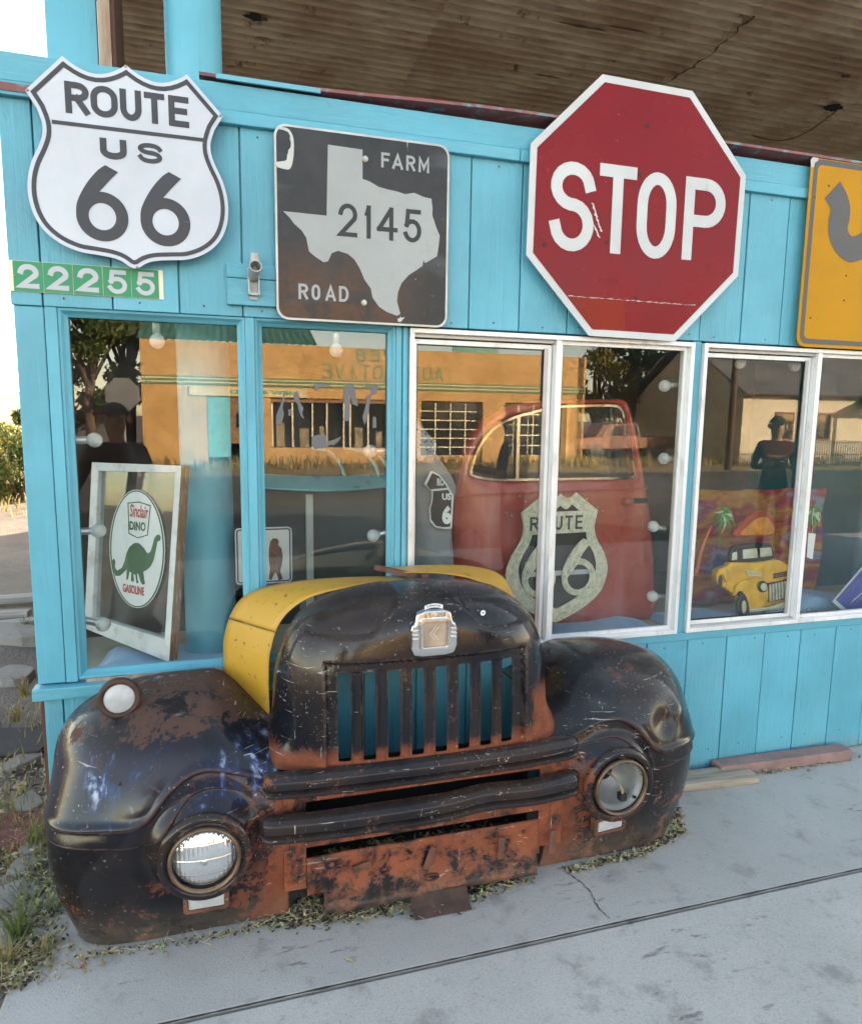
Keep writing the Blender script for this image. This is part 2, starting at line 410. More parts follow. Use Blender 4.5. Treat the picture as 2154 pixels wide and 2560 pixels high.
# low roof over the display room with a painted drip edge that lifts away from the beam to the right
b = MB(); rows = []
for i in range(30):
    x = lerp(-.05, XR, i/29); lift = .012+.022*sstep(.1, 1.2, x); ov = -.03-.022*sstep(.1, .9, x)
    rows.append([(x, .14, 2.57), (x, ov, 2.562+lift), (x, ov-.001, 2.552+lift), (x, ov+.004, 2.5515+lift), (x, .14, 2.556)])
b.grid(rows).build('drip_edge', M['red_trim'], store, fix=True)
b = MB(); b.box(.0, .32, -.0405, -.0325, 2.558, 2.572); b.build('drip_edge_cap', M['teal_s'], store)
M['felt'] = plain('pale_roof_felt', (.46, .44, .40), .9, 0, .15, 3); M['ceilw'] = plain('white_bounce', (.70, .69, .66), .9, 0, .08, 3)
b = MB(); b.box(-.62, XR+1, .035, 3.5, 2.535, 2.5655); b.build('room_roof', M['felt'], store)
b = MB(); b.box(-.60, XR+.7, .04, 3.49, 2.525, 2.534); b.build('bounce_ceiling', M['ceilw'], store)  # unseen white panel added to bounce light inside the room
b = MB(); b.box(.02, 3.2, .032, .05, 2.567, 2.60); b.build('roof_upstand', M['dark_wood'], store)
# nail heads in the boards, one mesh shared
M['nail'] = plain('rusty_nail', (.10, .075, .06), .7, .3)
nail_me = None; rn = random.Random(14)
for k in range(24):
    for zz in (1.874, 2.415, .585, .10):
        low = zz < 1; x_ = (2.468-.2*15+.2*k+.1 if low else -.521+.1955*k+.098)+rn.uniform(-.05, .05)
        if x_ < -.5 or x_ > 4.6: continue
        p_ = (x_, (-.0112 if low else -.0132), zz+rn.uniform(-.008, .008))
        if nail_me is None:
            o = MB().lathe([(0, .0016), (.0026, .0013), (.0034, 0)], (0, 0, 0), n=10).build('nail', M['nail'], store); nail_me = o.data
        else:
            o = bpy.data.objects.new('nail', nail_me); COL.objects.link(o); o.parent = store
        o.location = p_
# post, trims and ledge of the left windows
b = MB(); b.box(-.603, -.521, -.006, .075, .655, 1.851); b.build('corner_post', M['teal_s'], store, bevel=.004)
b = MB(); b.box(-.519, -.4845, -.010, .075, .655, 1.851); b.build('casing_board', M['teal_s'], store, bevel=.003)
b = MB(); b.box(.0705, .1005, -.010, .075, .655, 1.851); b.build('mullion_post', M['teal_s'], store, bevel=.003)
b = MB(); b.box(.582, .604, -.006, .075, .64, 1.851); b.build('casing_board', M['teal_s'], store, bevel=.003)
b = MB(); b.box(.6065, .6275, -.011, .075, .64, 1.851); b.build('casing_board', M['teal_s'], store, bevel=.008)
b = MB(); b.box(1.8055, 1.8455, -.004, .075, .64, 1.851); b.build('mullion_post', M['teal_s'], store, bevel=.003)
b = MB(); b.box(-.615, .60, -.040, .02, .610, .650); b.build('window_ledge', M['teal_h'], store, bevel=.004)
b = MB(); b.box(.602, XR, -.014, .02, .608, .6415); b.build('trim_board', M['teal_h'], store, bevel=.003)
# peeling sill of the first window: bare wood strip under flakes
b = MB(); b.box(-.46, .59, -.008, .10, .6505, .6625); b.build('window_sill', M['wood_old'], store)
b = MB(); rr = random.Random(12)
for k in range(46):
    cx = rr.uniform(-.47, .58); w = rr.uniform(.01, .05); y = rr.uniform(-.010, .018)
    pts = [(cx+w*math.cos(a)*rr.uniform(.7, 1.2), y+.006*math.sin(a)*rr.uniform(.6, 1.3)) for a in [i*math.tau/7 for i in range(7)]]
    b.add([(px, py, .6635+rr.uniform(0, .001)) for px, py in pts], [tuple(range(7))])
tag(b.build('paint_flakes', M['teal_s'], store), kind='stuff')
M['teal_gloss'] = teal_paint('teal_moulding', grain=False, k=.93)
def wood_window(x0, x1, z0, z1_, w=.024):
    "mitred moulding round a fixed pane"
    b = MB()
    def loop(ins, y): return [(x0+ins, y, z0+ins), (x1-ins, y, z0+ins), (x1-ins, y, z1_-ins), (x0+ins, y, z1_-ins)]
    loops = [loop(0, -.004), loop(.007, -.003), loop(w*.6, .008), loop(w, .016), loop(w, .030), loop(0, .030)]
    vs = [p for l in loops for p in l]; fs = []
    for i in range(len(loops)):
        j = (i+1) % len(loops)
        for k in range(4): fs.append((i*4+k, i*4+(k+1) % 4, j*4+(k+1) % 4, j*4+k))
    b.add(vs, fs); o = b.build('window', M['teal_gloss'], store, fix=True)
    g = MB(); g.box(x0+w-.004, x1-w+.004, .0305, .0345, z0+w-.004, z1_-w+.004); g.build('pane', M['glass'], o)
    return o
wood_window(-.4835, .0695, .6625, 1.8505); wood_window(.1015, .5805, .6625, 1.8505)
def frame_loop(b, x0, x1, z0, z1_, w, y0, y1, m=0):
    b.box(x0, x0+w, y0, y1, z0, z1_, m); b.box(x1-w, x1, y0, y1, z0, z1_, m)
    b.box(x0+w, x1-w, y0, y1, z0, z0+w, m); b.box(x0+w, x1-w, y0, y1, z1_-w, z1_, m)
def slide_window(x0, x1, xm, z0=.6435, z1_=1.844):
    b = MB(); w = .0165
    frame_loop(b, x0, x1, z0, z1_, w, -.022, .05)
    b.box(xm, xm+.021, -.017, .03, z0+w, z1_-w)
    o = b.build('window', M['alu'], store, bevel=.0015)
    # fixed right light
    b = MB(); frame_loop(b, xm+.0215, x1-w-.0005, z0+w+.0005, z1_-w-.0005, .014, .004, .016); b.build('glazing_bead', M['alu'], o)
    g = MB(); g.box(xm+.022+.012, x1-w-.013, .009, .013, z0+w+.013, z1_-w-.013); g.build('pane', M['glass'], o)
    # sliding left light set behind
    b = MB(); sx1 = xm-.002
    frame_loop(b, x0+w+.001, sx1, z0+w+.004, z1_-w-.016, .018, .018, .034); b.build('sash_frame', M['alu'], o, bevel=.0015)
    b = MB(); frame_loop(b, x0+w+.0185, sx1-.0175, z0+w+.0215, z1_-w-.0335, .004, .020, .031); b.build('gasket', M['gasket'], o)
    g = MB(); g.box(x0+w+.022, sx1-.021, .024, .028, z0+w+.025, z1_-w-.037); g.build('pane', M['glass'], o)
    MB().box(x0+w, xm, .000, .0165, z1_-w-.012, z1_-w).build('track', M['alu_d'], o); MB().box(x0+w, xm, .000, .0165, z0+w, z0+w+.006).build('track', M['alu_d'], o)
    b = MB(); b.box(sx1-.034, sx1-.0185, .012, .0175, z0+w+.02, z1_-w-.03); b.build('pull_rail', M['alu_d'], o)
    return o
slide_window(.629, 1.803, 1.198); slide_window(1.8485, 3.05, 2.424); slide_window(3.12, 4.3, 3.7)
# room behind the glass
b = MB(); b.box(-.6, 6, .076, .62, .575, .612); b.build('display_shelf', M['cream'], store)
b = MB(); b.box(-.6, 6.2, .08, 3.5, -.02, .012); b.build('room_floor', M['room_f'], store)
b = MB(); b.box(-.62, -.601, .08, 3.5, 0, .66); b.build('side_wall', M['dark_wood'], store); MB().box(-.62, -.601, .08, 3.5, 1.86, 2.52).build('side_wall', M['dark_wood'], store); MB().box(-.62, -.601, .70, 3.5, .661, 1.859).build('side_wall', M['dark_wood'], store)
sw = MB().box(-.618, -.600, .34, .40, .661, 1.859).build('side_window', M['dark_wood'], store); MB().box(-.612, -.608, .08, .70, .661, 1.859).build('pane', M['glass'], sw)  # window added outside the view to let fill light onto the display
b = MB(); b.box(6.0, 6.2, .08, 3.5, 0, 2.53); b.build('side_wall', M['room'], store)
b = MB(); b.box(-.7, 12, 3.5, 3.7, 0, 3.47); b.build('back_wall', M['room'], store)
b = MB(); b.box(-.7, 12, 3.72, 9, 0, 4.4); b.build('rear_block', M['cream'], store)
b = MB(); b.box(XR-.02, 12, .0, 3.49, 0, 2.52); b.build('side_wall', M['teal_s'], store)
# canopy: corrugated sheets running along the front, columns, left end board
def corr_mat():
    t = NT('rusty_corrugated_metal'); v = t.pos(rnd=True); n = t.noise(v, 2.1, 7, .62); f = t.noise(t.pos((2, 20, 1), rnd=True), 3, 6, .6)
    c = t.mix(t.ramp(n, .35, .65), (.50, .39, .26), (.34, .22, .13)); c = t.mix(t.ramp(f, .5, .7, 0, .5), c, (.18, .11, .07))
    c = t.mix(t.ramp(t.noise(v, 7, 8, .7), .60, .70), c, (.14, .05, .02)); t.set(c, .72, .25); return t.mat
M['corr'] = corr_mat()
canopy = thing('canopy', 'rusty corrugated metal canopy ceiling above the turquoise beam', 'canopy')
CZ = 3.42; PITCH_C = .068
def corr_sheet(x0, x1, y0, y1, z, name='corrugated_sheet'):
    b = MB(); n = int((y1-y0)/PITCH_C*8); rows = []
    for i in range(n+1):
        y = y0+(y1-y0)*i/n; zz = z+.0175*math.cos(2*math.pi*y/PITCH_C)
        rows.append([(x0, y, zz), (x1, y, zz)])
    for i in range(n, -1, -1):
        y = y0+(y1-y0)*i/n; zz = z+.0015+.0175*math.cos(2*math.pi*y/PITCH_C)
        rows.append([(x0, y, zz), (x1, y, zz)])
    b.grid(rows); return b.build(name, M['corr'], canopy, smooth=60)
seam = P(1670, 90, 1.2).x
corr_sheet(-.52, 1.02, .18, 3.49, CZ); corr_sheet(.96, seam+.03, .18, 3.49, CZ+.003); corr_sheet(seam-.03, 3.6, .18, 3.49, CZ); corr_sheet(3.55, 6.5, .18, 3.49, CZ+.003)
b = MB(); b.box(-.53, 6.6, .16, 3.49, CZ+.04, CZ+.10); b.build('roof_deck', M['dark_wood'], canopy)
# ragged rust line along the lap and small holes: dark rusted-through patches with curled rims
M['rust_edge'] = plain('rust_brown', (.10, .045, .022), .9, 0, .4, 12, .6, 40); M['void'] = plain('hole_dark', (.006, .006, .006), 1)
def jag(name, pts, z, mat, par):
    b = MB(); b.add([(x, y, z) for x, y in pts], [tuple(range(len(pts)))]); return b.build(name, mat, par)
rr = random.Random(5); rows = []
for i in range(60):
    y = lerp(.5, 2.4, i/59); x = seam+.018*math.sin(y*9)+rr.uniform(-.012, .012); w = rr.uniform(.001, .008)
    rows.append([(x-w, y, CZ-.0185), (x+w, y, CZ-.0185)])
b = MB(); b.grid(rows).build('rust_crack', M['rust_edge'], canopy)
for (px, py, r0) in ((635, 42, .030), (2085, 268, .040), (1300, 60, .0)):
    if r0 == 0: continue
    q = PZ(px, py, CZ-.019); n = 16
    pts = [(q.x+r0*rr.uniform(.6, 1.25)*math.cos(i*math.tau/n)*1.5, q.y+r0*rr.uniform(.5, 1.2)*math.sin(i*math.tau/n)*1.2) for i in range(n)]
    jag('rusted_hole', pts, CZ-.0193, M['void'], canopy)
    pts = [(q.x+.04+.035*rr.uniform(.5, 1.1)*math.cos(i*math.tau/9), q.y+.02*rr.uniform(.5, 1.1)*math.sin(i*math.tau/9)) for i in range(9)]
    jag('rust_patch', pts, CZ-.0190, M['rust_edge'], canopy)
for (px, py, w, h) in ((1460, 66, .16, .012), (1560, 70, .12, .010), (1370, 190, .10, .008), (2115, 190, .03, .02)):
    q = PZ(px, py, CZ-.019); n = 18
    pts = [(q.x+w*rr.uniform(.6, 1.2)*math.cos(i*math.tau/n), q.y+h*rr.uniform(.4, 1.3)*math.sin(i*math.tau/n)) for i in range(n)]
    jag('rust_patch', pts, CZ-.0189, M['rust_edge'], canopy)
q0 = PZ(2090, 276, CZ-.02); q1 = PZ(1880, 338, CZ-.03)
b = MB(); path = [q0.lerp(q1, t)+Vector((0, 0, -.09*math.sin(math.pi*t))) for t in [i/12 for i in range(13)]]
b.tube(path, .004, 6).build('hanging_wire', M['rust_edge'], canopy, smooth=True)
# columns of the canopy pass through the display room
M['teal_col'] = teal_paint('teal_column', grain=False)
def column(x, y, r=.094):
    b = MB(); b.lathe([(0, 0), (r, 0), (r, 2.5325)], (x, y, .0), (0, 0, 1), 40)
    b.lathe([(r, 2.567), (r, CZ-.02), (0, CZ-.02)], (x, y, .0), (0, 0, 1), 40); b.build('column', M['teal_col'], canopy, smooth=50)
column(-.072, .32); column(3.36, .42)
# end board with sky beside it and a weathered fascia
b = MB(); pa = P(120, 150, .30); pb = P(247, 150, .30); b.box(pa.x, pb.x, .29, .315, 2.57, 4.2); b.build('end_board', M['teal_s'], canopy, bevel=.002)
pa = P(252, 100, .30); pb = P(282, 100, .30); b = MB(); b.box(pa.x, pb.x, .25, .29, 2.57, 4.2); b.build('fascia_board', M['wood_old'], canopy)
pa = P(283, 100, .30); pb = P(292, 100, .30); b = MB(); b.box(pa.x, pb.x, .26, .50, 2.57, 4.2); b.build('fascia_back', M['dark_wood'], canopy)
b = MB(); b.box(-.40, 8, 3.3, 3.48, CZ+.1, 4.4); b.build('roof_parapet', M['teal_s'], canopy)
# ================================================================ lettering from strokes
def arc(cx, cy, rx, ry, a0, a1, n=14):
    return [(cx+rx*math.cos(R(a0+(a1-a0)*i/n)), cy+ry*math.sin(R(a0+(a1-a0)*i/n))) for i in range(n+1)]
def rr_o(ry=.36):
    return arc(.5, 1-ry, .5, ry, 180, 0, 16)+arc(.5, ry, .5, ry, 0, -180, 16)
GL = {
 'S': [(arc(.5, .765, .5, .235, 8, 262)+arc(.5, .265, .5, .265, 82, -172), 0)],
 'T': [([(0, 1), (1, 1)], 0), ([(.5, 1), (.5, 0)], 0)],
 'O': [(rr_o(), 1)],
 'o': [(arc(.5, .5, .5, .5, 180, -180, 36)[:-1], 1)],
 'P': [([(0, 0), (0, 1)], 0), ([(0, 1), (.52, 1)]+arc(.52, .74, .48, .26, 90, -90)+[(0, .48)], 0)],
 'R': [([(0, 0), (0, 1)], 0), ([(0, 1), (.52, 1)]+arc(.52, .75, .48, .25, 90, -90)+[(0, .50)], 0), ([(.48, .50), (1, 0)], 0)],
 'F': [([(0, 0), (0, 1)], 0), ([(0, 1), (1, 1)], 0), ([(0, .53), (.82, .53)], 0)],
 'E': [([(0, 0), (0, 1)], 0), ([(0, 1), (1, 1)], 0), ([(0, .52), (.88, .52)], 0), ([(0, 0), (1, 0)], 0)],
 'A': [([(0, 0), (.5, 1), (1, 0)], 0), ([(.2, .28), (.8, .28)], 0)],
 'M': [([(0, 0), (0, 1), (.5, .25), (1, 1), (1, 0)], 0)],
 'D': [([(0, 0), (0, 1)], 0), ([(0, 1), (.45, 1)]+arc(.45, .5, .55, .5, 90, -90)+[(0, 0)], 0)],
 'U': [([(0, 1), (0, .36)]+arc(.5, .36, .5, .36, 180, 360)+[(1, 1)], 0)],
 'V': [([(0, 1), (.5, 0), (1, 1)], 0)], 'I': [([(.5, 0), (.5, 1)], 0)],
 'W': [([(0, 1), (.25, 0), (.5, .8), (.75, 0), (1, 1)], 0)],
 'B': [([(0, 0), (0, 1)], 0), ([(0, 1), (.5, 1)]+arc(.5, .76, .45, .24, 90, -90)+[(0, .52)], 0), ([(.45, .52)]+arc(.5, .26, .5, .26, 90, -90)+[(0, 0)], 0)],
 'N': [([(0, 0), (0, 1), (1, 0), (1, 1)], 0)],
 '2': [(arc(.5, .70, .5, .30, 172, -28)+[(.0, .0), (1, 0)], 0)],
 '1': [([(.55, 0), (.55, 1)], 0), ([(.5, .97), (.12, .78)], 0)],
 '4': [([(.74, 0), (.74, 1)], 0), ([(.70, .98), (0, .30)], 0), ([(.0, .30), (1, .30)], 0)],
 '5': [([(.94, 1), (.17, 1), (.10, .52)], 0), (arc(.48, .33, .5, .33, 143, -158), 0)],
 '6': [(arc(.5, .33, .5, .33, 0, 360, 40)[:-1], 1), ([(.74, 1.0), (.50, .84), (.27, .66), (.10, .50), (.015, .36)], 0)],
}
def ribbon(b, pts, w, closed, fn, lift):
    pts = [Vector(p) for p in pts]; n = len(pts)
    if not closed:
        d0 = (pts[0]-pts[1]).normalized(); d1 = (pts[-1]-pts[-2]).normalized()
        pts[0] = pts[0]+d0*(w/2); pts[-1] = pts[-1]+d1*(w/2)
    L, Rr = [], []
    for i in range(n):
        if closed: a, c = pts[i-1], pts[(i+1) % n]
        else: a, c = pts[max(0, i-1)], pts[min(n-1, i+1)]
        e1 = (pts[i]-a); e2 = (c-pts[i])
        if e1.length < 1e-6: e1 = e2
        if e2.length < 1e-6: e2 = e1
        e1 = e1.normalized(); e2 = e2.normalized()
        n1 = Vector((-e1.y, e1.x)); n2 = Vector((-e2.y, e2.x)); nn = n1+n2
        if nn.length < .05: nn = n1
        nn.normalize(); k = max(.42, nn.dot(n1))
        L.append(pts[i]+nn*(w/2/k)); Rr.append(pts[i]-nn*(w/2/k))
    vs = []
    for p in L+Rr: vs.append(fn(p.x, p.y, lift))
    fs = [(i, i+n, (i+1) % n+n, (i+1) % n) for i in range(n if closed else n-1)]
    b.add(vs, fs)
def glyph(ch, x0, x1, z0, z1_, w, fn, mat, parent, name='letter'):
    "one painted letter filling the box x0..x1, z0..z1"
    b = MB(); k = 0
    for pts, closed in GL[ch]:
        q = [(x0+w/2+(x1-x0-w)*p[0], z0+w/2+(z1_-z0-w)*p[1]) for p in pts]
        ribbon(b, q, w, closed, fn, .0002*k); k += 1
    return b.build(name, mat, parent)
def flat(Y): return lambda x, z, l: (x, Y-l, z)
_tc = {}
def word(txt, fn, x0, x1, z0, z1_, mat, parent, bold=.0, name='lettering', shear=0):
    "small printed word fitted to a box, one object"
    c = bpy.data.curves.new('t', 'FONT'); c.body = txt; c.offset = bold; c.resolution_u = 3; c.shear = shear
    o = bpy.data.objects.new('t', c); COL.objects.link(o)
    me = bpy.data.meshes.new_from_object(o.evaluated_get(bpy.context.evaluated_depsgraph_get()))
    bpy.data.objects.remove(o); bpy.data.curves.remove(c)
    xs = [v.co.x for v in me.vertices]; ys = [v.co.y for v in me.vertices]; a0, a1, b0, b1 = min(xs), max(xs), min(ys), max(ys)
    for v in me.vertices:
        v.co = fn(lerp(x0, x1, (v.co.x-a0)/(a1-a0)), lerp(z0, z1_, (v.co.y-b0)/(b1-b0)), 0)
    me.materials.clear(); me.materials.append(mat); me.name = name
    ob = bpy.data.objects.new(name, me); COL.objects.link(ob); ob.parent = parent; return ob

def sign_paint(name, col, wear=(.5, .5, .52), amt=.5, rough=.35, dirt=(.2, .18, .16), dirt_amt=.2, bump=.1, spec=.28):
    t = NT(name); v = t.pos()
    n = t.noise(v, 3, 6, .6); c = t.mix(t.ramp(n, .3, .7), dk(col, .90), dk(col, 1.08))
    c = t.mix(t.ramp(t.noise(v, 6, 8, .7), .55, .75, 0, dirt_amt), c, dirt)
    s1 = t.noise(t.pos((14, 14, 160), rot=(0, .6, 0)), 1, 3, .6); s2 = t.noise(t.pos((150, 14, 12), rot=(0, .3, 0)), 1, 3, .6)
    sc_ = t.m('MULTIPLY', t.m('MAXIMUM', t.ramp(s1, .70, .76), t.ramp(s2, .71, .77)), t.ramp(t.noise(v, 5, 4), .48, .62))
    chip = t.ramp(t.noise(v, 55, 6, .7), .70, .74)
    c = t.mix(t.m('MULTIPLY', t.m('MAXIMUM', sc_, chip), amt), c, wear)
    t.set(c, t.ramp(n, .3, .7, rough-.06, rough+.1), 0, spec); t.bump(t.noise(v, 45, 4), bump, .002); return t.mat
M['sw'] = sign_paint('sign_white', (.50, .52, .585), (.30, .31, .37), .5, .42, (.45, .46, .52), .35)
M['sb'] = sign_paint('sign_black', (.045, .045, .055), (.45, .46, .50), .75, .42, (.09, .09, .10), .4)
M['sback'] = plain('sign_metal_edge', (.42, .41, .40), .45, .6, .2, 8)
M['stopred'] = sign_paint('stop_red', (.185, .008, .012), (.45, .40, .38), .7, .22, (.105, .005, .008), .6, spec=.16)
M['stoprefl'] = sign_paint('stop_faded_reflection', (.21, .018, .009), (.45, .4, .38), .4, .28, (.20, .012, .012), .7, spec=.14)  # faded red with a warm reflection mixed into the colour
M['sheetw'] = sign_paint('sheeting_white', (.50, .505, .515), (.36, .34, .32), .45, .35, (.5, .49, .46), .3)
M['yellow'] = sign_paint('sign_yellow', (.425, .20, .006), (.20, .14, .05), .35, .42, (.36, .16, .006), .3, spec=.12)
M['yblack'] = sign_paint('sign_grey_black', (.085, .082, .085), (.40, .30, .08), .35, .45, (.11, .105, .10), .3)
M['green'] = sign_paint('number_green', (.035, .24, .115), (.3, .45, .35), .4, .4, (.06, .36, .2), .3)
M['numw'] = sign_paint('number_white', (.46, .46, .51), (.5, .5, .5), .3, .45)
M['numend'] = plain('number_plate_bare_end', (.72, .62, .48), .45, .1, .08)
M['galv'] = plain('galvanised_bracket', (.36, .37, .38), .5, .3, .15, 18, .2)
def fm_black():
    t = NT('farm_road_black'); v = t.pos(); x = t.xyz()
    n = t.noise(v, 5, 7, .62); c = t.mix(t.ramp(n, .3, .7), (.022, .022, .025), (.042, .042, .046))
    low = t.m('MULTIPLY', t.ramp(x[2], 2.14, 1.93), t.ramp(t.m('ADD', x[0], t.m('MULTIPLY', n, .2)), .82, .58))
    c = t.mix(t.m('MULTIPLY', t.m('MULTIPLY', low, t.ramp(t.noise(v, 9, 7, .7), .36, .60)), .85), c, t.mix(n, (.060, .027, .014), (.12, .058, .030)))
    bleach = t.ramp(t.noise(t.pos((3, 3, 9)), 1, 5), .55, .75, 0, .35); c = t.mix(bleach, c, (.115, .12, .135))
    chips = t.m('MULTIPLY', t.ramp(t.noise(v, 26, 7, .7), .64, .67), t.ramp(t.noise(v, 3.2, 3), .52, .60)); c = t.mix(chips, c, (.55, .54, .53))
    s1 = t.ramp(t.noise(t.pos((60, 20, 9), rot=(0, .5, 0)), 1, 4, .6), .70, .74); c = t.mix(t.m('MULTIPLY', s1, .7), c, (.5, .49, .47))
    t.set(c, t.ramp(n, .3, .7, .34, .5), 0, .25); t.bump(t.noise(v, 60, 4), .12, .002); return t.mat
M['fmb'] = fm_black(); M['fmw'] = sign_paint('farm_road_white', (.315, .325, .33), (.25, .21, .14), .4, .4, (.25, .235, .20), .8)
M['chip'] = plain('bare_chip', (.48, .47, .45), .5)

# ---------------------------------------------------------------- ROUTE 66 shield sign
Y = -.062
sh = thing('route_shield_sign', 'white ROUTE US 66 shield sign with black border on the turquoise wall', 'sign')
half = [z1(845, 1645), z1(895, 1612), z1(960, 1596), z1(1060, 1592), z1(1150, 1588), z1(1250, 1555), z1(1330, 1495), z1(1377, 1415), z1(1398, 1310), z1(1390, 1200), z1(1360, 1100), z1(1320, 1015), z1(1293, 940), z1(1290, 870), z1(1312, 795)]
XS = P(*z1(808, 1020), Y).x; XS = -.2525
pts = [(P(*p, Y).x-XS, P(*p, Y).z) for p in half]
right = smooth_poly(pts, 3)
tipR = (P(*z1(1365, 710), Y).x-XS, P(*z1(1365, 710), Y).z); cornR = (P(*z1(1145, 452), Y).x-XS, P(*z1(1145, 452), Y).z); topm = (0, P(*z1(770, 395), Y).z)
ztop = cornR[1]
right += [tipR, cornR]
right += [(cornR[0]*(1-t), ztop*(1-t)+topm[1]*t-.036*math.sin(math.pi*t)**.9) for t in [i/10 for i in range(1, 10)]]+[(0, topm[1])]
right[0] = (0, right[0][1])
outl = right+[(-x, z) for x, z in right[1:-1][::-1]]
outl = ccw([(x+XS, z) for x, z in outl])
MB().prism(outl, Y, Y+.004).build('panel', [M['sw']], sh)
i1 = offset_poly(outl, .0105); i2 = offset_poly(outl, .0230)
b = MB(); n = len(i1); b.add([(x, Y-.0008, z) for x, z in i1]+[(x, Y-.0008, z) for x, z in i2], [(i, (i+1) % n, n+(i+1) % n, n+i) for i in range(n)]); b.build('border_stripe', M['sb'], sh)
zl = P(*z1(780, 800), Y).z; xa = P(*z1(318, 745), Y).x; xb = P(*z1(1252, 850), Y).x
b = MB(); b.add([(xa, Y-.001, zl-.0055), (xb, Y-.001, zl-.0055), (xb, Y-.001, zl+.0055), (xa, Y-.001, zl+.0055)], [(0, 1, 2, 3)]); b.build('divider_stripe', M['sb'], sh)
def letters(txt, boxes, w, Y, mat, parent, conv):
    for ch, (xl, yl, xr, yr, yt, yb) in zip(txt, boxes): pass
def px_letter(ch, conv, l, r, t, b_, w, Y, mat, parent):
    "l, r = points at the letter's left and right edge, t, b_ = points at its top and bottom"
    glyph(ch, P(*conv(*l), Y).x, P(*conv(*r), Y).x, P(*conv(*b_), Y).z, P(*conv(*t), Y).z, w, flat(Y-.0010), mat, parent)
zt = P(*z1(400, 493), Y).z; zb_ = P(*z1(412, 690), Y).z
for ch, xl, xr, ym in (('R', 398, 545, 600), ('O', 555, 720, 620), ('U', 735, 866, 640), ('T', 884, 1008, 660), ('E', 1032, 1156, 680)):
    glyph(ch, P(*z1(xl, ym), Y).x, P(*z1(xr, ym), Y).x, zb_, zt, .0175, flat(Y-.0010), M['sb'], sh)
zt = P(*z1(612, 840), Y).z; zb_ = P(*z1(690, 975), Y).z
for ch, xl, xr, ym in (('U', 612, 775, 900), ('S', 845, 992, 930)): glyph(ch, P(*z1(xl, ym), Y).x, P(*z1(xr, ym), Y).x, zb_, zt, .0185 if ch == 'U' else .0130, flat(Y-.0010), M['sb'], sh)
def big6(x0, x1, z0, z1_, w, parent, mat, Y, fat=False):
    "highway numeral: ring with a straight flag that leans right"
    b = MB(); cx = (x0+x1)/2; rx = (x1-x0)/2; rz = (z1_-z0)*.325; cz = z0+rz; n = 48; vs = []
    for k in range(n):
        a = math.tau*k/n; vs.append((cx+rx*math.cos(a), Y, cz+rz*math.sin(a)))
    for k in range(n):
        a = math.tau*k/n; vs.append((cx+(rx-w)*math.cos(a), Y, cz+(rz-w*.95)*math.sin(a)))
    b.add(vs, [(k, (k+1) % n, n+(k+1) % n, n+k) for k in range(n)])
    H = z1_-z0; Wd = x1-x0
    L = [(x0, cz), (x0+.02*Wd, cz+.14*H), (x0+.12*Wd, z0+.62*H), (x0+.28*Wd, z0+.79*H), (x0+.46*Wd, z0+.93*H), (x0+.60*Wd, z1_)]
    Rr = [(x0+w, cz), (x0+w*1.05, cz+.09*H), (x0+w+.10*Wd, z0+.555*H), (x0+.48*Wd, z0+.66*H), (x0+.66*Wd, z0+.80*H), (x0+.84*Wd, z0+.925*H)]
    if fat: Rr = [(x0+w, cz), (x0+.46*Wd, cz+rz*.72), (x0+.52*Wd, cz+rz*.96), (x0+.56*Wd, z0+.70*H), (x0+.68*Wd, z0+.81*H), (x0+.84*Wd, z0+.925*H)]
    L = smooth_poly(L, 4); Rr = smooth_poly(Rr, 4)
    b.grid([[(l[0], Y-.0002, l[1]), (r[0], Y-.0002, r[1])] for l, r in zip(L, Rr)])
    return b.build('letter', mat, parent)
zt = P(*z1(660, 1012), Y).z; zb_ = P(*z1(640, 1478), Y).z
big6(P(*z1(466, 1300), Y).x, P(*z1(786, 1320), Y).x, zb_, zt, .034, sh, M['sb'], Y-.001)
big6(P(*z1(860, 1330), Y).x, P(*z1(1166, 1360), Y).x, zb_, zt, .034, sh, M['sb'], Y-.001)
for q in ((168, 549), (770, 404), (1350, 706), (841, 1637)):
    p = P(*z1(*q), Y); MB().lathe([(.0, .0035), (.003, .003), (.0042, .0005)], (p.x, Y, p.z), n=12).build('screw', M['screw'], sh, smooth=True)
finish(sh, (XS, Y, 1.973))

# ---------------------------------------------------------------- house number plate 22255
Y = -.0165
np_ = thing('number_sign', 'green 22255 street number strip under the white shield sign', 'sign')
x0, x1, za, zb_ = -.606, -.176, 1.8905, 1.9795
MB().box(x0, x1, Y, -.0128, za, zb_).build('backing_strip', M['numend'], np_)
xs = [P(*z1(k, 1690), Y).x for k in (80, 265, 446, 628, 803, 972)]
for ch, a, c in zip('22255', xs, xs[1:]):
    o = MB().box(a+.0008, c-.0008, Y-.0015, Y-.0002, za+.001, zb_-.001).build('number_tile', M['green'], np_)
    g = glyph(ch, a+.0135, c-.0115, za+.009, zb_-.009, .0152 if ch == '2' else .0128, flat(Y-.0020), M['numw'], o)
for q in ((88, 1688), (966, 1745)):
    p = P(*z1(*q), Y); MB().lathe([(.0, .003), (.003, .0025), (.004, .0)], (p.x, Y-.0005, p.z), n=12).build('screw', M['screw'], np_, smooth=True)
finish(np_, (-.39, Y, 1.89))

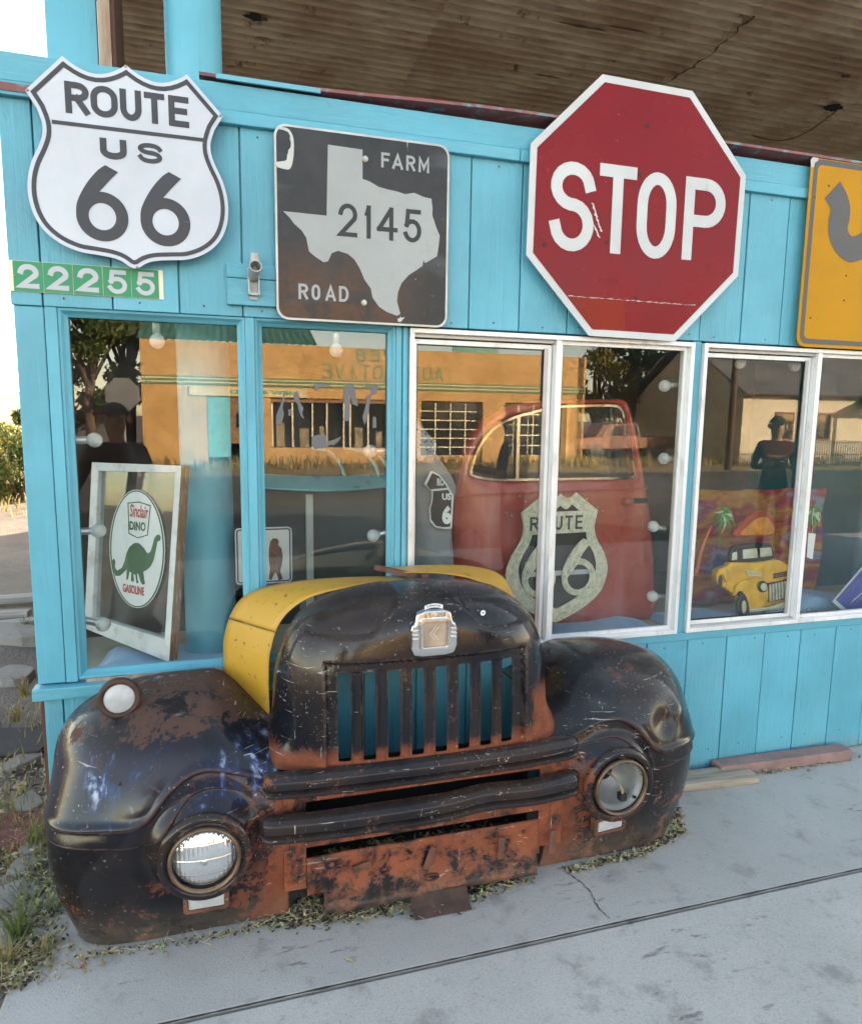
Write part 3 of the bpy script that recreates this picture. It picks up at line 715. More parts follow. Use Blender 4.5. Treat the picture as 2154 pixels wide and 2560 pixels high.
# ---------------------------------------------------------------- flag pole bracket on its block
fb = thing('flag_bracket', 'grey metal flag pole bracket on a turquoise wood block beside the shield sign', 'bracket')
pa = P(*z1(1390, 1750), -.03); pb = P(*z1(1690, 1750), -.03); pt = P(*z1(1500, 1615), -.03).z; pm = P(*z1(1500, 1705), -.03).z; pbz = P(*z1(1500, 1868), -.03).z
MB().box(pa.x, pb.x, -.032, -.0135, pm+.001, pt).build('block', M['teal_h'], fb, bevel=.002)
MB().box(pa.x, pb.x, -.0325, -.0135, pbz, pm-.001).build('block', M['teal_h'], fb, bevel=.002)
c0 = P(*z1(1548, 1840), -.034); c1 = P(*z1(1555, 1700), -.05)
b = MB(); zc = lambda yy: P(*z1(1550, yy), -.04).z; xc = P(*z1(1553, 1700), -.04).x
b.prism([(xc-.012, zc(1835)), (xc+.012, zc(1835)), (xc+.019, zc(1740)), (xc+.021, zc(1640)), (xc-.021, zc(1640)), (xc-.018, zc(1740))], -.038, -.0335)
b.box(xc-.018, xc-.013, -.060, -.0385, zc(1810), zc(1650)); b.box(xc+.013, xc+.018, -.060, -.0385, zc(1810), zc(1650)); b.box(xc-.0125, xc+.0125, -.060, -.0385, zc(1705), zc(1690)); b.box(xc-.0125, xc+.0125, -.058, -.0385, zc(1812), zc(1795))
b.build('bracket_plate', M['galv'], fb, bevel=.0015)
def hollow(b, p0, p1, r, t=.003, n=24):
    p0 = Vector(p0); p1 = Vector(p1); L = (p1-p0).length
    b.lathe([(r-t, L), (r, L), (r, 0), (r-t, 0), (r-t, L)], p0, (p1-p0), n)
b = MB(); hollow(b, (xc-.002, -.048, zc(1690)), (xc+.004, -.115, zc(1655)), .0195); b.build('pole_socket', M['galv'], fb, smooth=40)
b = MB(); hollow(b, (xc+.002, -.056, zc(1680)), (xc+.004, -.064, zc(1560)), .0155); b.build('pole_socket', M['galv'], fb, smooth=40)
finish(fb, (xc, -.03, pbz))

# ---------------------------------------------------------------- FARM ROAD 2145
Y = -.045
fm = thing('farm_road_sign', 'dark square FARM ROAD 2145 sign with a pale Texas outline', 'sign')
c = [P(686, 304, Y), P(1126, 365, Y), P(1114.5, 821.8, Y), P(689.6, 794.6, Y)]
x0 = (c[0].x+c[3].x)/2; x1 = (c[1].x+c[2].x)/2; za = (c[2].z+c[3].z)/2; zb_ = (c[0].z+c[1].z)/2
MB().prism(rrect(x0, x1, za, zb_, .038, 8), Y, Y+.004).build('panel', M['sback'], fm)
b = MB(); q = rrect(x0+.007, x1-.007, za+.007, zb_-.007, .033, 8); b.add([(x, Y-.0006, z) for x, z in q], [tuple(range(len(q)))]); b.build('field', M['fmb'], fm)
tx = [(704, 796), (895, 824), (895, 985), (935, 1000), (985, 1030), (1040, 1045), (1085, 1055), (1130, 1070), (1180, 1062), (1230, 1085), (1275, 1095), (1280, 1190), (1300, 1250), (1320, 1300), (1312, 1370), (1305, 1412), (1265, 1435), (1240, 1450), (1230, 1435), (1225, 1465), (1190, 1490), (1150, 1515), (1110, 1560), (1090, 1610), (1085, 1660), (1103, 1730), (1085, 1740), (1030, 1720), (985, 1690), (950, 1640), (940, 1590), (905, 1540), (880, 1480), (850, 1430), (815, 1400), (760, 1382), (725, 1395), (705, 1440), (680, 1445), (635, 1415), (600, 1385), (585, 1310), (560, 1270), (520, 1235), (490, 1195), (457, 1163), (697, 1188)]
q = ccw([(P(*z2(*p), Y).x, P(*z2(*p), Y).z) for p in tx]); b = MB(); b.add([(x, Y-.0012, z) for x, z in q], [tuple(range(len(q)))]); b.build('state_outline', M['fmw'], fm)
def row(txt, conv, xs, ymid, yt, yb, w, Y, mat, par, slope=0.):
    for ch, (a, c) in zip(txt, xs):
        xm = (a+c)/2; dy = slope*(xm-xs[0][0])
        glyph(ch, P(*conv(a, ymid+dy), Y).x, P(*conv(c, ymid+dy), Y).x, P(*conv(xm, yb+dy), Y).z, P(*conv(xm, yt+dy), Y).z, w, flat(Y-.0018), mat, par)
row('FARM', z2, [(997, 1045), (1058, 1118), (1135, 1185), (1203, 1262)], 880, 838, 922, .0085, Y, M['fmw'], fm, .125)
row('ROAD', z2, [(542, 595), (614, 662), (690, 748), (765, 818)], 1605, 1562, 1648, .0085, Y, M['fmw'], fm, .062)
row('2145', z2, [(762, 866), (905, 950), (974, 1088), (1120, 1220)], 1200, 1117, 1300, .0145, Y, M['fmb'], fm, .09)
for q in ((910, 875), (903, 1668)):
    p = P(*z2(*q), Y); MB().lathe([(.0, .008), (.006, .008), (.0065, .0035), (.0095, .003), (.0105, .0008)], (p.x, Y, p.z), n=14).build('bolt', M['screw'], fm, smooth=40)
# scraped-off sticker at the upper left corner
rr = random.Random(2); outer = smooth_poly([(432, 700), (480, 705), (510, 745), (517, 800), (512, 880), (495, 930), (460, 930), (425, 920)], 3); inner = smooth_poly([(432, 712), (470, 718), (495, 750), (500, 800), (488, 840), (470, 880), (440, 890), (425, 893)], 3)
b = MB(); rows = [[(P(*z2(*o), Y).x, Y-.0011, P(*z2(*o), Y).z), (P(*z2(i[0]+rr.uniform(-9, 6), i[1]), Y).x, Y-.0011, P(*z2(*i), Y).z)] for o, i in zip(outer, inner)]; b.grid(rows).build('sticker_remnant', M['chip'], fm)
finish(fm, ((x0+x1)/2, Y, za))

# ---------------------------------------------------------------- STOP
Y = -.058
st = thing('stop_sign', 'large worn red STOP sign with white border on the turquoise wall', 'sign')
cx, cz, ap = 1.89934*.804, 1.53+.96818*.804, .56856*.804
cx = sum(P(*p, Y).x for p in ((1511.4, 183), (1734.4, 223), (1856.4, 435.7), (1832.8, 689.4), (1685.7, 850.9), (1469.4, 840.6), (1323.3, 643.3), (1337, 361.4)))/8
cz = sum(P(*p, Y).z for p in ((1511.4, 183), (1734.4, 223), (1856.4, 435.7), (1832.8, 689.4), (1685.7, 850.9), (1469.4, 840.6), (1323.3, 643.3), (1337, 361.4)))/8
ap = .4535
def octa(r_, rot=-.0098): return [(cx+r_/math.cos(math.pi/8)*math.cos(R(22.5+45*i)+rot), cz+r_/math.cos(math.pi/8)*math.sin(R(22.5+45*i)+rot)) for i in range(8)]
MB().prism(octa(ap), Y, Y+.004).build('panel', M['sheetw'], st)
fold = P(*z3(700, 1465), Y).z
q = octa(ap-.025); up = []; lo = []
b = MB(); b.add([(x, Y-.0008, z) for x, z in q], [tuple(range(8))]); b.build('red_field', M['stopred'], st)
# faded corner below the fold, raised film with an orange reflection painted in
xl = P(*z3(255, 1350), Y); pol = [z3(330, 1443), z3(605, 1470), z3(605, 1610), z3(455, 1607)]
b = MB(); b.add([(P(*p, Y).x, Y-.0012, P(*p, Y).z) for p in pol][::-1], [(0, 1, 2, 3)]); b.build('faded_reflection_patch', M['stoprefl'], st)
rr = random.Random(9); b = MB(); rows = []
for i in range(50):
    t = i/49; p = P(*z3(330+620*t, 1443+46*t+rr.uniform(-2, 2)), Y); w = rr.uniform(.0, .0018)
    rows.append([(p.x, Y-.0016, p.z-w), (p.x, Y-.0016, p.z+w)])
b.grid(rows).build('fold_scar', M['chip'], st)
ltr = [('S', (243, 458), 1000, 783, 1228), ('T', (477, 658), 1020, 800, 1240), ('O', (665, 855), 1050, 835, 1264), ('P', (893, 1092), 1070, 866, 1277)]
for ch, (a, c), ym, yt, yb in ltr:
    xm = (a+c)/2
    xa = P(*z3(a, ym), Y).x; xb = P(*z3(c, ym), Y).x
    glyph(ch, xa, xb, P(*z3(xm, yb-2), Y).z, P(*z3(xm, yt+4), Y).z, .0435, flat(Y-.0018), M['sheetw'], st)
M['hole'] = plain('bolt_hole', (.03, .028, .025), .8)
for q in ((718, 612), (678, 852), (520, 1183), (213, 1193), (660, 1454)):
    p = P(*z3(*q), Y); MB().lathe([(0, .0022), (.0045, .0022), (.006, .0032), (.0068, .0008)], (p.x, Y, p.z), n=14).build('bolt_hole', [M['hole']], st, smooth=40)
for q0, q1, w in (((448, 990), (490, 1130), .005), ((455, 1095), (482, 1160), .004)):
    b = MB(); rows = []
    for i in range(24):
        t = i/23; x_, y_ = lerp(q0[0], q1[0], t), lerp(q0[1], q1[1], t); p = P(*z3(x_+rr.uniform(-3, 3), y_), Y); ww = w*rr.uniform(.3, 1.1)
        rows.append([(p.x-ww, Y-.0024, p.z), (p.x+ww, Y-.0024, p.z)])
    b.grid(rows).build('scrape', M['chip'], st)
finish(st, (cx, Y, cz-ap))

# ---------------------------------------------------------------- yellow curve warning sign
Y = -.048
ys = thing('curve_warning_sign', 'yellow curve warning sign with dark border, cut off at the right', 'sign')
x0 = 2.2715; za = 1.8465; zb_ = 2.594; x1 = x0+(zb_-za)
MB().prism(rrect(x0, x1, za, zb_, .042, 8), Y, Y+.004).build('panel', M['yellow'], ys)
a = rrect(x0+.013, x1-.013, za+.013, zb_-.013, .034, 8); c = rrect(x0+.033, x1-.033, za+.033, zb_-.033, .022, 8); n = len(a)
b = MB(); b.add([(x, Y-.0008, z) for x, z in a]+[(x, Y-.0008, z) for x, z in c], [(i, (i+1) % n, n+(i+1) % n, n+i) for i in range(n)]); b.build('border_stripe', M['yblack'], ys)
z14 = lambda x, y: (1754+x/4.41, 300+y/4.41)
def w14(l): return [(P(*z14(*p), Y).x, P(*z14(*p), Y).z) for p in l]
lo_ = smooth_poly(w14([(1350, 860), (1415, 975), (1395, 1100), (1392, 1240), (1425, 1370), (1490, 1475), (1570, 1545), (1650, 1568), (1764, 1532), (1880, 1450)]), 3)
up_ = smooth_poly(w14([(1520, 675), (1590, 800), (1630, 950), (1625, 1080), (1605, 1180), (1612, 1235), (1640, 1275), (1660, 1283), (1720, 1262), (1800, 1210)]), 3)
b = MB(); b.grid([[(l[0], Y-.0012, l[1]), (u[0], Y-.0012, u[1])] for l, u in zip(lo_, up_)])
e = lo_[-1]; e2 = up_[-1]; d = Vector((.16, .20)); t1 = (e[0]+.13, e[1]+.14); t2 = (e2[0]+.13, e2[1]+.14)
b.grid([[(e[0], Y-.0012, e[1]), (e2[0], Y-.0012, e2[1])], [(t1[0], Y-.0012, t1[1]), (t2[0], Y-.0012, t2[1])]])
mx, mz = (t1[0]+t2[0])/2, (t1[1]+t2[1])/2; ax = Vector((t1[0]-t2[0], t1[1]-t2[1])).normalized(); fw = Vector((-ax.y, ax.x))
if fw.x < 0: fw = -fw
b.add([(mx+ax.x*.07, Y-.0012, mz+ax.y*.07), (mx-ax.x*.07, Y-.0012, mz-ax.y*.07), (mx+fw.x*.09, Y-.0012, mz+fw.y*.09)], [(0, 1, 2)])
b.build('curve_arrow', M['yblack'], ys, fix=True)
for q in ((1398, 722), (1243, 850), (1588, 1715)):
    p = P(*z14(*q), Y); MB().lathe([(0, .0018), (.0030, .0018), (.0045, .0008)], (p.x, Y, p.z), n=12).build('bolt_hole', M['hole'], ys)
for q in ((1675, 1465), (1512, 1550)):
    p = P(*z3(*q), Y); MB().lathe([(0, .0018), (.0030, .0018), (.0045, .0008)], (p.x, Y, p.z), n=12).build('bolt_hole', M['hole'], ys)
# bleached corner with peeled film
q = w14([(1200, 520), (1195, 440), (1230, 390), (1310, 378), (1330, 400), (1318, 425), (1285, 405), (1275, 450), (1240, 470), (1230, 520)])
b = MB(); b.add([(x, Y-.0016, z) for x, z in q], [tuple(range(len(q)))]); b.build('peeled_corner', M['chip'], ys)
finish(ys, ((x0+x1)/2, Y, za))
# ================================================================ the old truck front
XC = .575
truck = thing('old_truck', 'rusty black front end of an old truck with yellow hood against the wall', 'truck front', (XC, 0, 0))
def truck_paint(name, orange=None, rust_amt=.35, streak=False, base=(.0065, .007, .010), dusty=0., edge_amt=.9):
    "black enamel over orange primer and brown rust; orange = function(t, x, y, z, noise) giving extra primer"
    t = NT(name); v = t.pos(); x = t.xyz()
    big = t.noise(v, 2.6, 7, .62, .3); mid = t.noise(v, 9, 10, .76, .3); fine = t.noise(v, 42, 6, .7)
    c = t.mix(t.ramp(big, .35, .65), base, dk(base, 1.9))
    tint = t.ramp(t.noise(v, 1.4, 4), .5, .75, 0, .5); c = t.mix(tint, c, (.006, .022, .030)); c = t.mix(t.ramp(t.noise(v, 2.1, 5, .6), .42, .68, 0, .75), c, (.034, .021, .015))
    rough = t.ramp(fine, .3, .7, .10, .20)
    if streak:
        sv = t.pos((26, 26, 3.2)); s = t.noise(sv, 1, 5, .6, .3)
        area = t.m('MULTIPLY', t.m('MULTIPLY', t.band(x[2], .43, .56, .05), t.ramp(t.noise(v, 3.6, 5, .6), .40, .54)), t.ramp(s, .44, .62))
        c = t.mix(t.m('MULTIPLY', area, .95), c, t.mix(t.ramp(s, .56, .70), (.028, .055, .17), (.50, .56, .66)))
        blue = t.m('MULTIPLY', t.band(x[2], .40, .60, .06), t.ramp(big, .38, .6)); c = t.mix(t.m('MULTIPLY', blue, .35), c, (.010, .018, .055))
    # brown rust patches
    rv = t.m('ADD', t.m('MULTIPLY', mid, .65), t.m('MULTIPLY', big, .35))
    if streak: rv = t.m('ADD', rv, t.m('SUBTRACT', t.ramp(x[2], .50, .66, 0, .10), .03))
    rm = t.ramp(rv, .62-rust_amt*.22, .645-rust_amt*.22)
    rustc = t.mix(fine, (.050, .024, .019), (.105, .054, .042))
    gp = t.n('ShaderNodeNewGeometry'); edge = t.m('MULTIPLY', t.ramp(gp.outputs['Pointiness'], .505, .545), t.ramp(t.noise(v, 22, 6, .7), .36, .52)); rm = t.m('MAXIMUM', rm, t.m('MULTIPLY', edge, edge_amt))
    c = t.mix(t.m('MULTIPLY', rm, .93), c, rustc); rough = t.mix(rm, rough, (.8, .8, .8))
    if orange:
        om = orange(t, x, big, mid, fine)
        oc = t.mix(t.ramp(mid, .35, .65), (.135, .036, .018), (.235, .068, .028)); oc = t.mix(t.ramp(fine, .58, .72, 0, .7), oc, (.08, .03, .02))
        c = t.mix(om, c, oc); rough = t.mix(om, rough, (.72, .72, .72))
    # scratches: short pale marks
    s1 = t.noise(t.pos((7, 7, 120), rot=(.2, .5, 0)), 1, 4, .6, .6); s2 = t.noise(t.pos((130, 100, 8), rot=(0, .35, 0)), 1, 4, .6, .6); s3 = t.noise(t.pos((14, 20, 95), rot=(0, -.9, .3)), 1, 4, .6, .8)
    sm = t.m('MAXIMUM', t.m('MAXIMUM', t.ramp(s1, .675, .70), t.ramp(s2, .68, .705)), t.ramp(s3, .665, .69))
    sm = t.m('MULTIPLY', sm, t.ramp(t.noise(v, 3.4, 4), .42, .6))
    chips = t.m('MULTIPLY', t.ramp(t.noise(v, 75, 5, .7), .63, .66), t.ramp(t.noise(v, 4.4, 4), .48, .60))
    sm = t.m('MAXIMUM', sm, chips); c = t.mix(t.m('MULTIPLY', sm, .8), c, (.40, .38, .36)); rough = t.mix(sm, rough, (.6, .6, .6))
    # dust in the top surfaces and near the ground
    geo = t.n('ShaderNodeNewGeometry'); sp = t.n('ShaderNodeSeparateXYZ'); t.l(geo.outputs['Normal'], sp.inputs[0])
    du = t.m('MULTIPLY', t.ramp(sp.outputs[2], .55, .98), t.ramp(mid, .3, .68, .02, .16+dusty)); du2 = t.m('MULTIPLY', t.ramp(x[2], .16, .0), t.ramp(mid, .3, .6, .1, .45))
    du = t.m('MAXIMUM', du, du2); c = t.mix(du, c, (.16, .13, .105)); rough = t.mix(du, rough, (.8, .8, .8))
    t.set(c, rough, 0, t.mix(rm, (.34, .34, .34), (.2, .2, .2))); t.bump(t.m('ADD', t.m('MULTIPLY', rm, .7), t.m('ADD', t.m('MULTIPLY', fine, .12), t.m('MULTIPLY', t.noise(v, 3.1, 2), 5))), .16, .004); return t.mat
def or_nose(t, x, big, mid, fine):
    low = t.ramp(t.m('ADD', x[2], t.m('MULTIPLY', t.m('SUBTRACT', mid, .5), .16)), .565, .525)
    side = t.m('MULTIPLY', t.ramp(t.m('ADD', t.m('ABSOLUTE', x[0]), t.m('MULTIPLY', t.m('SUBTRACT', mid, .5), .12)), .325, .36), t.m('MULTIPLY', t.ramp(x[0], .1, .2), t.ramp(t.m('ADD', x[2], t.m('MULTIPLY', mid, .1)), .76, .68)))
    return t.m('MAXIMUM', low, side)
def or_fender(t, x, big, mid, fine):
    ax = t.m('ABSOLUTE', x[0])
    inner = t.m('MULTIPLY', t.ramp(t.m('ADD', ax, t.m('MULTIPLY', t.m('SUBTRACT', mid, .5), .9)), .56, .49), t.ramp(x[2], .44, .40))
    below = t.m('MULTIPLY', t.m('MULTIPLY', t.ramp(t.m('ADD', t.m('MULTIPLY', mid, .8), t.m('MULTIPLY', big, .2)), .53, .57), t.ramp(x[2], .27, .16)), .6)
    return t.m('MAXIMUM', inner, below)
def or_val(t, x, big, mid, fine): return t.ramp(t.m('ADD', t.m('MULTIPLY', mid, .7), t.m('MULTIPLY', big, .3)), .44, .53)
def or_bar(t, x, big, mid, fine): return t.m('MULTIPLY', t.ramp(mid, .57, .64), t.ramp(x[0], .1, -.2))
M['tn'] = truck_paint('truck_nose_paint', or_nose, .12, edge_amt=.35); M['tf'] = truck_paint('truck_fender_paint', or_fender, .36, True); M['tfr'] = truck_paint('truck_fender_paint_glossy', or_fender, .10)
M['tv'] = truck_paint('truck_valance_paint', or_val, .3, edge_amt=.3); M['trib'] = truck_paint('truck_rib_paint', or_nose, .12, edge_amt=0.); M['tb'] = truck_paint('truck_bar_paint', or_bar, .12, edge_amt=.10)
M['ty'] = truck_paint('truck_hood_yellow', None, -.25, False, (.40, .215, .012))
def yellow_hood():
    t = NT('hood_yellow'); v = t.pos(); x = t.xyz(); n = t.noise(v, 3, 6); mid = t.noise(v, 14, 8, .7)
    c = t.mix(t.ramp(n, .3, .7), (.42, .225, .018), (.48, .27, .028)); chips = t.m('MAXIMUM', t.ramp(t.noise(v, 34, 7, .72), .615, .64), t.ramp(t.noise(t.pos((8, 60, 110), rot=(.4, .3, 0)), 1, 4, .6, .5), .70, .73))
    c = t.mix(t.m('MULTIPLY', chips, .9), c, (.07, .035, .02))
    ed = t.m('MULTIPLY', t.ramp(t.m('ADD', x[2], t.m('MULTIPLY', t.m('SUBTRACT', mid, .5), .12)), .585, .555), t.ramp(x[1], -.20, -.235)); c = t.mix(ed, c, (.10, .035, .02))
    c = t.mix(t.ramp(t.noise(t.pos((40, 40, 2)), 1, 4), .62, .75, 0, .25), c, (.30, .15, .03))
    t.set(c, t.ramp(n, .3, .7, .36, .5), 0, .5); t.bump(t.noise(v, 40, 4), .08, .003); return t.mat
M['ty'] = yellow_hood()
M['rustmetal'] = plain('rusty_steel', (.12, .052, .034), .82, .1, .4, 14, .6, 60, dirt=(.22, .07, .03), dirt_amt=.6)
M['chrome'] = plain('old_chrome', (.72, .71, .69), .16, 1.0, .10, 12, .06, 40, dirt=(.30, .24, .18), dirt_amt=.4)
M['darkrust'] = plain('dark_rusty_rim', (.05, .026, .02), .6, .3, .4, 20, .3, 60)

# ---- nose shell with eight slots
NO = [(.462, .490), (.461, .55), (.453, .64), (.446, .735), (.434, .79), (.420, .835), (.398, .878), (.362, .918), (.312, .952), (.255, .976), (.18, .992), (.09, 1.003), (0, 1.008)]
NO = smooth_poly(NO, 9)
outline = [(-x, z) for x, z in NO]+[(x, z) for x, z in NO[::-1][1:]]
def nose_pt(k, rho, inset=0.):
    ox, oz = outline[k]; iz = min(max(.49, oz-.10), .80); iz = .49+(iz-.49)*.92
    x = ox*rho; z = iz+(oz-iz)*rho
    if oz <= .4901: z = .49
    yf = -.540+.028*sstep(.62, 1.0, z)+.03*abs(x/.46)**2.2     # gentle crown of the face
    yr = -.285
    y = yr+(yf-yr)*max(0., 1-rho**5.2)**(1/2.3)
    # recessed panel that carries the slots
    rx = sstep(.318, .308, abs(x)); rz = sstep(.824, .814, z)
    y += .016*rx*rz*sstep(1, .9, rho)
    # raised centre ridge and the creases of the brow
    y -= .010*math.exp(-(x/.10)**2)*sstep(.86, .98, z)
    bx = abs(x); brow = .890+.10*math.exp(-(bx/.145)**4)
    y += .013*sstep(brow-.004, brow+.004, z)*sstep(.085, .105, bx)
    # flare at the foot of the sides
    fl = sstep(.60, .50, z)*sstep(.38, .46, bx); x += math.copysign(.022*fl, x); y -= .03*fl
    return (x, y+inset*0, z)
def shell(rows, th, name, mat, parent, smooth=True):
    "closed sheet-metal skin of thickness th from a grid of outer points"
    me = bpy.data.meshes.new(name); n = len(rows[0]); vs = [p for r in rows for p in r]
    fs = [(i*n+j, i*n+j+1, (i+1)*n+j+1, (i+1)*n+j) for i in range(len(rows)-1) for j in range(n-1)]
    me.from_pydata(vs, [], fs); b = bmesh.new(); b.from_mesh(me); bmesh.ops.remove_doubles(b, verts=b.verts, dist=2e-4); bmesh.ops.recalc_face_normals(b, faces=b.faces); b.to_mesh(me); b.free()
    if mat: me.materials.append(mat)
    for p in me.polygons: p.use_smooth = smooth
    o = bpy.data.objects.new(name, me); COL.objects.link(o); o.parent = parent
    md = o.modifiers.new('skin', 'SOLIDIFY'); md.thickness = th; md.offset = 0
    return o
rows = []
rhos = [0, .12, .24, .34, .43, .51, .58, .64, .69, .73, .77, .80, .83, .855, .875, .893, .909, .923, .936, .948, .958, .967, .975, .982, .988, .993, .997, 1.0]
rh2 = []
for a, c in zip(rhos, rhos[1:]): rh2 += [a, a+(c-a)/3, a+(c-a)*2/3] if c < .95 else [a, (a+c)/2]
rh2.append(1.0)
for k in range(len(outline)): rows.append([nose_pt(k, r_) for r_ in rh2])
nose = shell(rows, .004, 'nose_panel', M['tn'], truck)
def boxcut(bxs):
    b = MB()
    for (x0, x1, y0, y1, z0, z1_) in bxs:
        pts = rrect(x0, x1, z0, z1_, .006, 3); b.prism(pts, y0, y1)
    return b.build('cut', M['tn'], fix=True)
slots = [(-.280+.0732*i, -.280+.0732*i+.0375, -.62, -.42, .522, .790) for i in range(8)]
cut = boxcut(slots)
def apply_bool(o, cutter):
    cutter.parent = o.parent
    md = o.modifiers.new('slots', 'BOOLEAN'); md.operation = 'DIFFERENCE'; md.object = cutter; md.solver = 'EXACT'
    bpy.context.view_layer.update()
    me = bpy.data.meshes.new_from_object(o.evaluated_get(bpy.context.evaluated_depsgraph_get()))
    o.modifiers.clear(); old = o.data; o.data = me; bpy.data.objects.remove(cutter); bpy.data.meshes.remove(old)
    for p in me.polygons: p.use_smooth = True
    me.set_sharp_from_angle(angle=R(35))
apply_bool(nose, cut)
# vertical ribs standing between the slots
for i in range(7):
    xa = -.280+.0732*i+.0375+.004; xb = -.280+.0732*(i+1)-.004; xm = (xa+xb)/2; b = MB(); rws = []
    for k in range(13):
        z = lerp(.522, .792, k/12); y0 = -.527+.028*sstep(.62, 1, z); h = .0075
        rws.append([(lerp(xa, xb, j/6), y0-h*math.sin(math.pi*j/6)**.6+.006, z) for j in range(7)])
    b.grid(rws).build('grille_rib', M['trib'], truck, smooth=True)

# ---- fenders
FPROF = smooth_poly([(-.457, .004), (-.476, .07), (-.495, .15), (-.510, .23), (-.518, .31), (-.515, .39), (-.503, .46), (-.474, .535), (-.430, .605), (-.365, .655), (-.285, .688), (-.20, .698), (-.11, .690), (-.03, .672)], 26)
UPC = [(.40, .500), (.50, .508), (.60, .522), (.66, .525), (.70, .515), (.74, .488), (.775, .45), (.80, .418), (.83, .400), (.87, .396), (.95, .403), (1.2, .41)]
LOC_ = [(.40, .446), (.50, .452), (.60, .466), (.66, .468), (.70, .452), (.735, .415), (.765, .372), (.79, .347), (.82, .337), (.87, .338), (.95, .348), (1.2, .36)]
def sm_tab(tab):
    s = smooth_poly(tab, 6); return s
UPC = sm_tab(UPC); LOC_ = sm_tab(LOC_)
def fender(side, hlx, hlz, mat, dents=(), box=4.):
    U0, U1, uc = .425, 1.118, .70
    nu, nt = 170, len(FPROF); rows = []; a = U1-uc
    for i in range(nu+1):
        s = i/nu; u0 = U0+(U1-U0)*(1-(1-s)**1.7) if True else 0
        k = 1.0 if u0 <= uc else max(0., 1-((u0-uc)/a)**2.5)**(1/2.5); kb = 1.0 if u0 <= uc else max(0., 1-((u0-uc)/a)**box)**(1/box)
        row = []
        for (y, z) in FPROF:
            u = u0
            ky = lerp(kb, k**.92, sstep(.30, .62, z))
            yy = -.035+(y+.035)*ky
            zz = z if z < .34 else .34+(z-.34)*(.22+.78*k)
            # towards the nose the top sinks into a valley, front eases back
            inn = sstep(.66, .43, u); 
            if zz > .40: zz -= (zz-.40)*.42*inn
            yy += .035*inn*sstep(.30, .5, z)
            # tuck-in under the outer edge
            if u > uc: u = uc+(u-uc)*(1-.15*sstep(.30, -.05, zz)**1.5)
            # embossed band that rises over the lamp
            zu = interp(UPC, u0); zl = interp(LOC_, u0); front = sstep(-.16, -.30, yy) if u0 < .9 else 1
            d = .013*sstep(zu+.004, zu-.004, z)+.014*sstep(zl+.004, zl-.004, z)
            d -= .006*math.exp(-((z-zu-.012)/.012)**2)
            if z < .60:
                yy += d*front*max(.25, ky)
                if u0 > .9: u -= d*(1-ky)*.9
            # lamp nacelle
            r_ = math.hypot(u-hlx, zz-hlz)
            if y < -.3:
                yy -= .040*math.exp(-(r_/.135)**6)-.012*math.exp(-((r_-.165)/.028)**2)
            for (du, dz, rad, dep) in dents:
                q = math.hypot(u-du, zz-dz); yy += dep*math.exp(-(q/rad)**2)
            row.append((side*u, yy, zz))
        rows.append(row)
    b = MB(); n = nt; vs = [p for r in rows for p in r]; fs = []
    for i in range(nu):
        for j in range(nt-1):
            f = (i*n+j, i*n+j+1, (i+1)*n+j+1, (i+1)*n+j)
            cxm = sum(vs[q][0] for q in f)/4; czm = sum(vs[q][2] for q in f)/4; cym = sum(vs[q][1] for q in f)/4
            if math.hypot(abs(cxm)-hlx, czm-hlz) < .089 and cym < -.3: continue
            fs.append(f if side < 0 else f[::-1])
    b.add(vs, fs); o = b.build('fender', mat, truck, smooth=True)
    md = o.modifiers.new('skin', 'SOLIDIFY'); md.thickness = .004; md.offset = -1
    return o
HL = ((-1, .660, .300), (1, .657, .322))
rr = random.Random(21)
dl = [(rr.uniform(.55, 1.0), rr.uniform(.05, .55), rr.uniform(.03, .07), rr.uniform(-.004, .005)) for _ in range(14)]
fl = fender(-1, .660, .300, M['tf'], dl, 5.)
dr = [(rr.uniform(.55, 1.0), rr.uniform(.05, .55), rr.uniform(.03, .07), rr.uniform(-.004, .006)) for _ in range(12)]+[(.86, .49, .05, .018), (.95, .52, .04, -.012), (.60, .56, .05, .012)]
fr = fender(1, .657, .322, M['tfr'], dr, 3.2)

# ---- studs and a rust ring on the right fender, set on its skin
from mathutils.bvhtree import BVHTree
def skin_hit(o, px, py):
    me = o.data; tr = BVHTree.FromPolygons([v.co+Vector((XC, 0, 0)) for v in me.vertices], [tuple(p.vertices) for p in me.polygons])
    h_, n_, i_, d_ = tr.ray_cast(CAM, ray(px, py).normalized()); 
    if h_ is None: return None, None
    if n_.dot(ray(px, py)) > 0: n_ = -n_
    return h_-Vector((XC, 0, 0)), n_
for (px, py, r_) in ((1492, 1618, .006), (1523, 1632, .006), (1549, 1650, .008), (300, 1960, .005), (620, 1960, .005)):
    h_, n_ = skin_hit(fr if px > 900 else fl, px, py)
    if h_: MB().lathe([(0, .004), (r_*.6, .0035), (r_, .0)], h_, n_, 14).build('stud', M['tfr'], truck, smooth=True)
h_, n_ = skin_hit(fr, 1568, 1667)
if h_: MB().lathe([(0, .0012), (.004, .0012), (.020, .0010), (.022, .0)], h_, n_, 28).build('mirror_hole', M['darkrust'], truck, smooth=True)
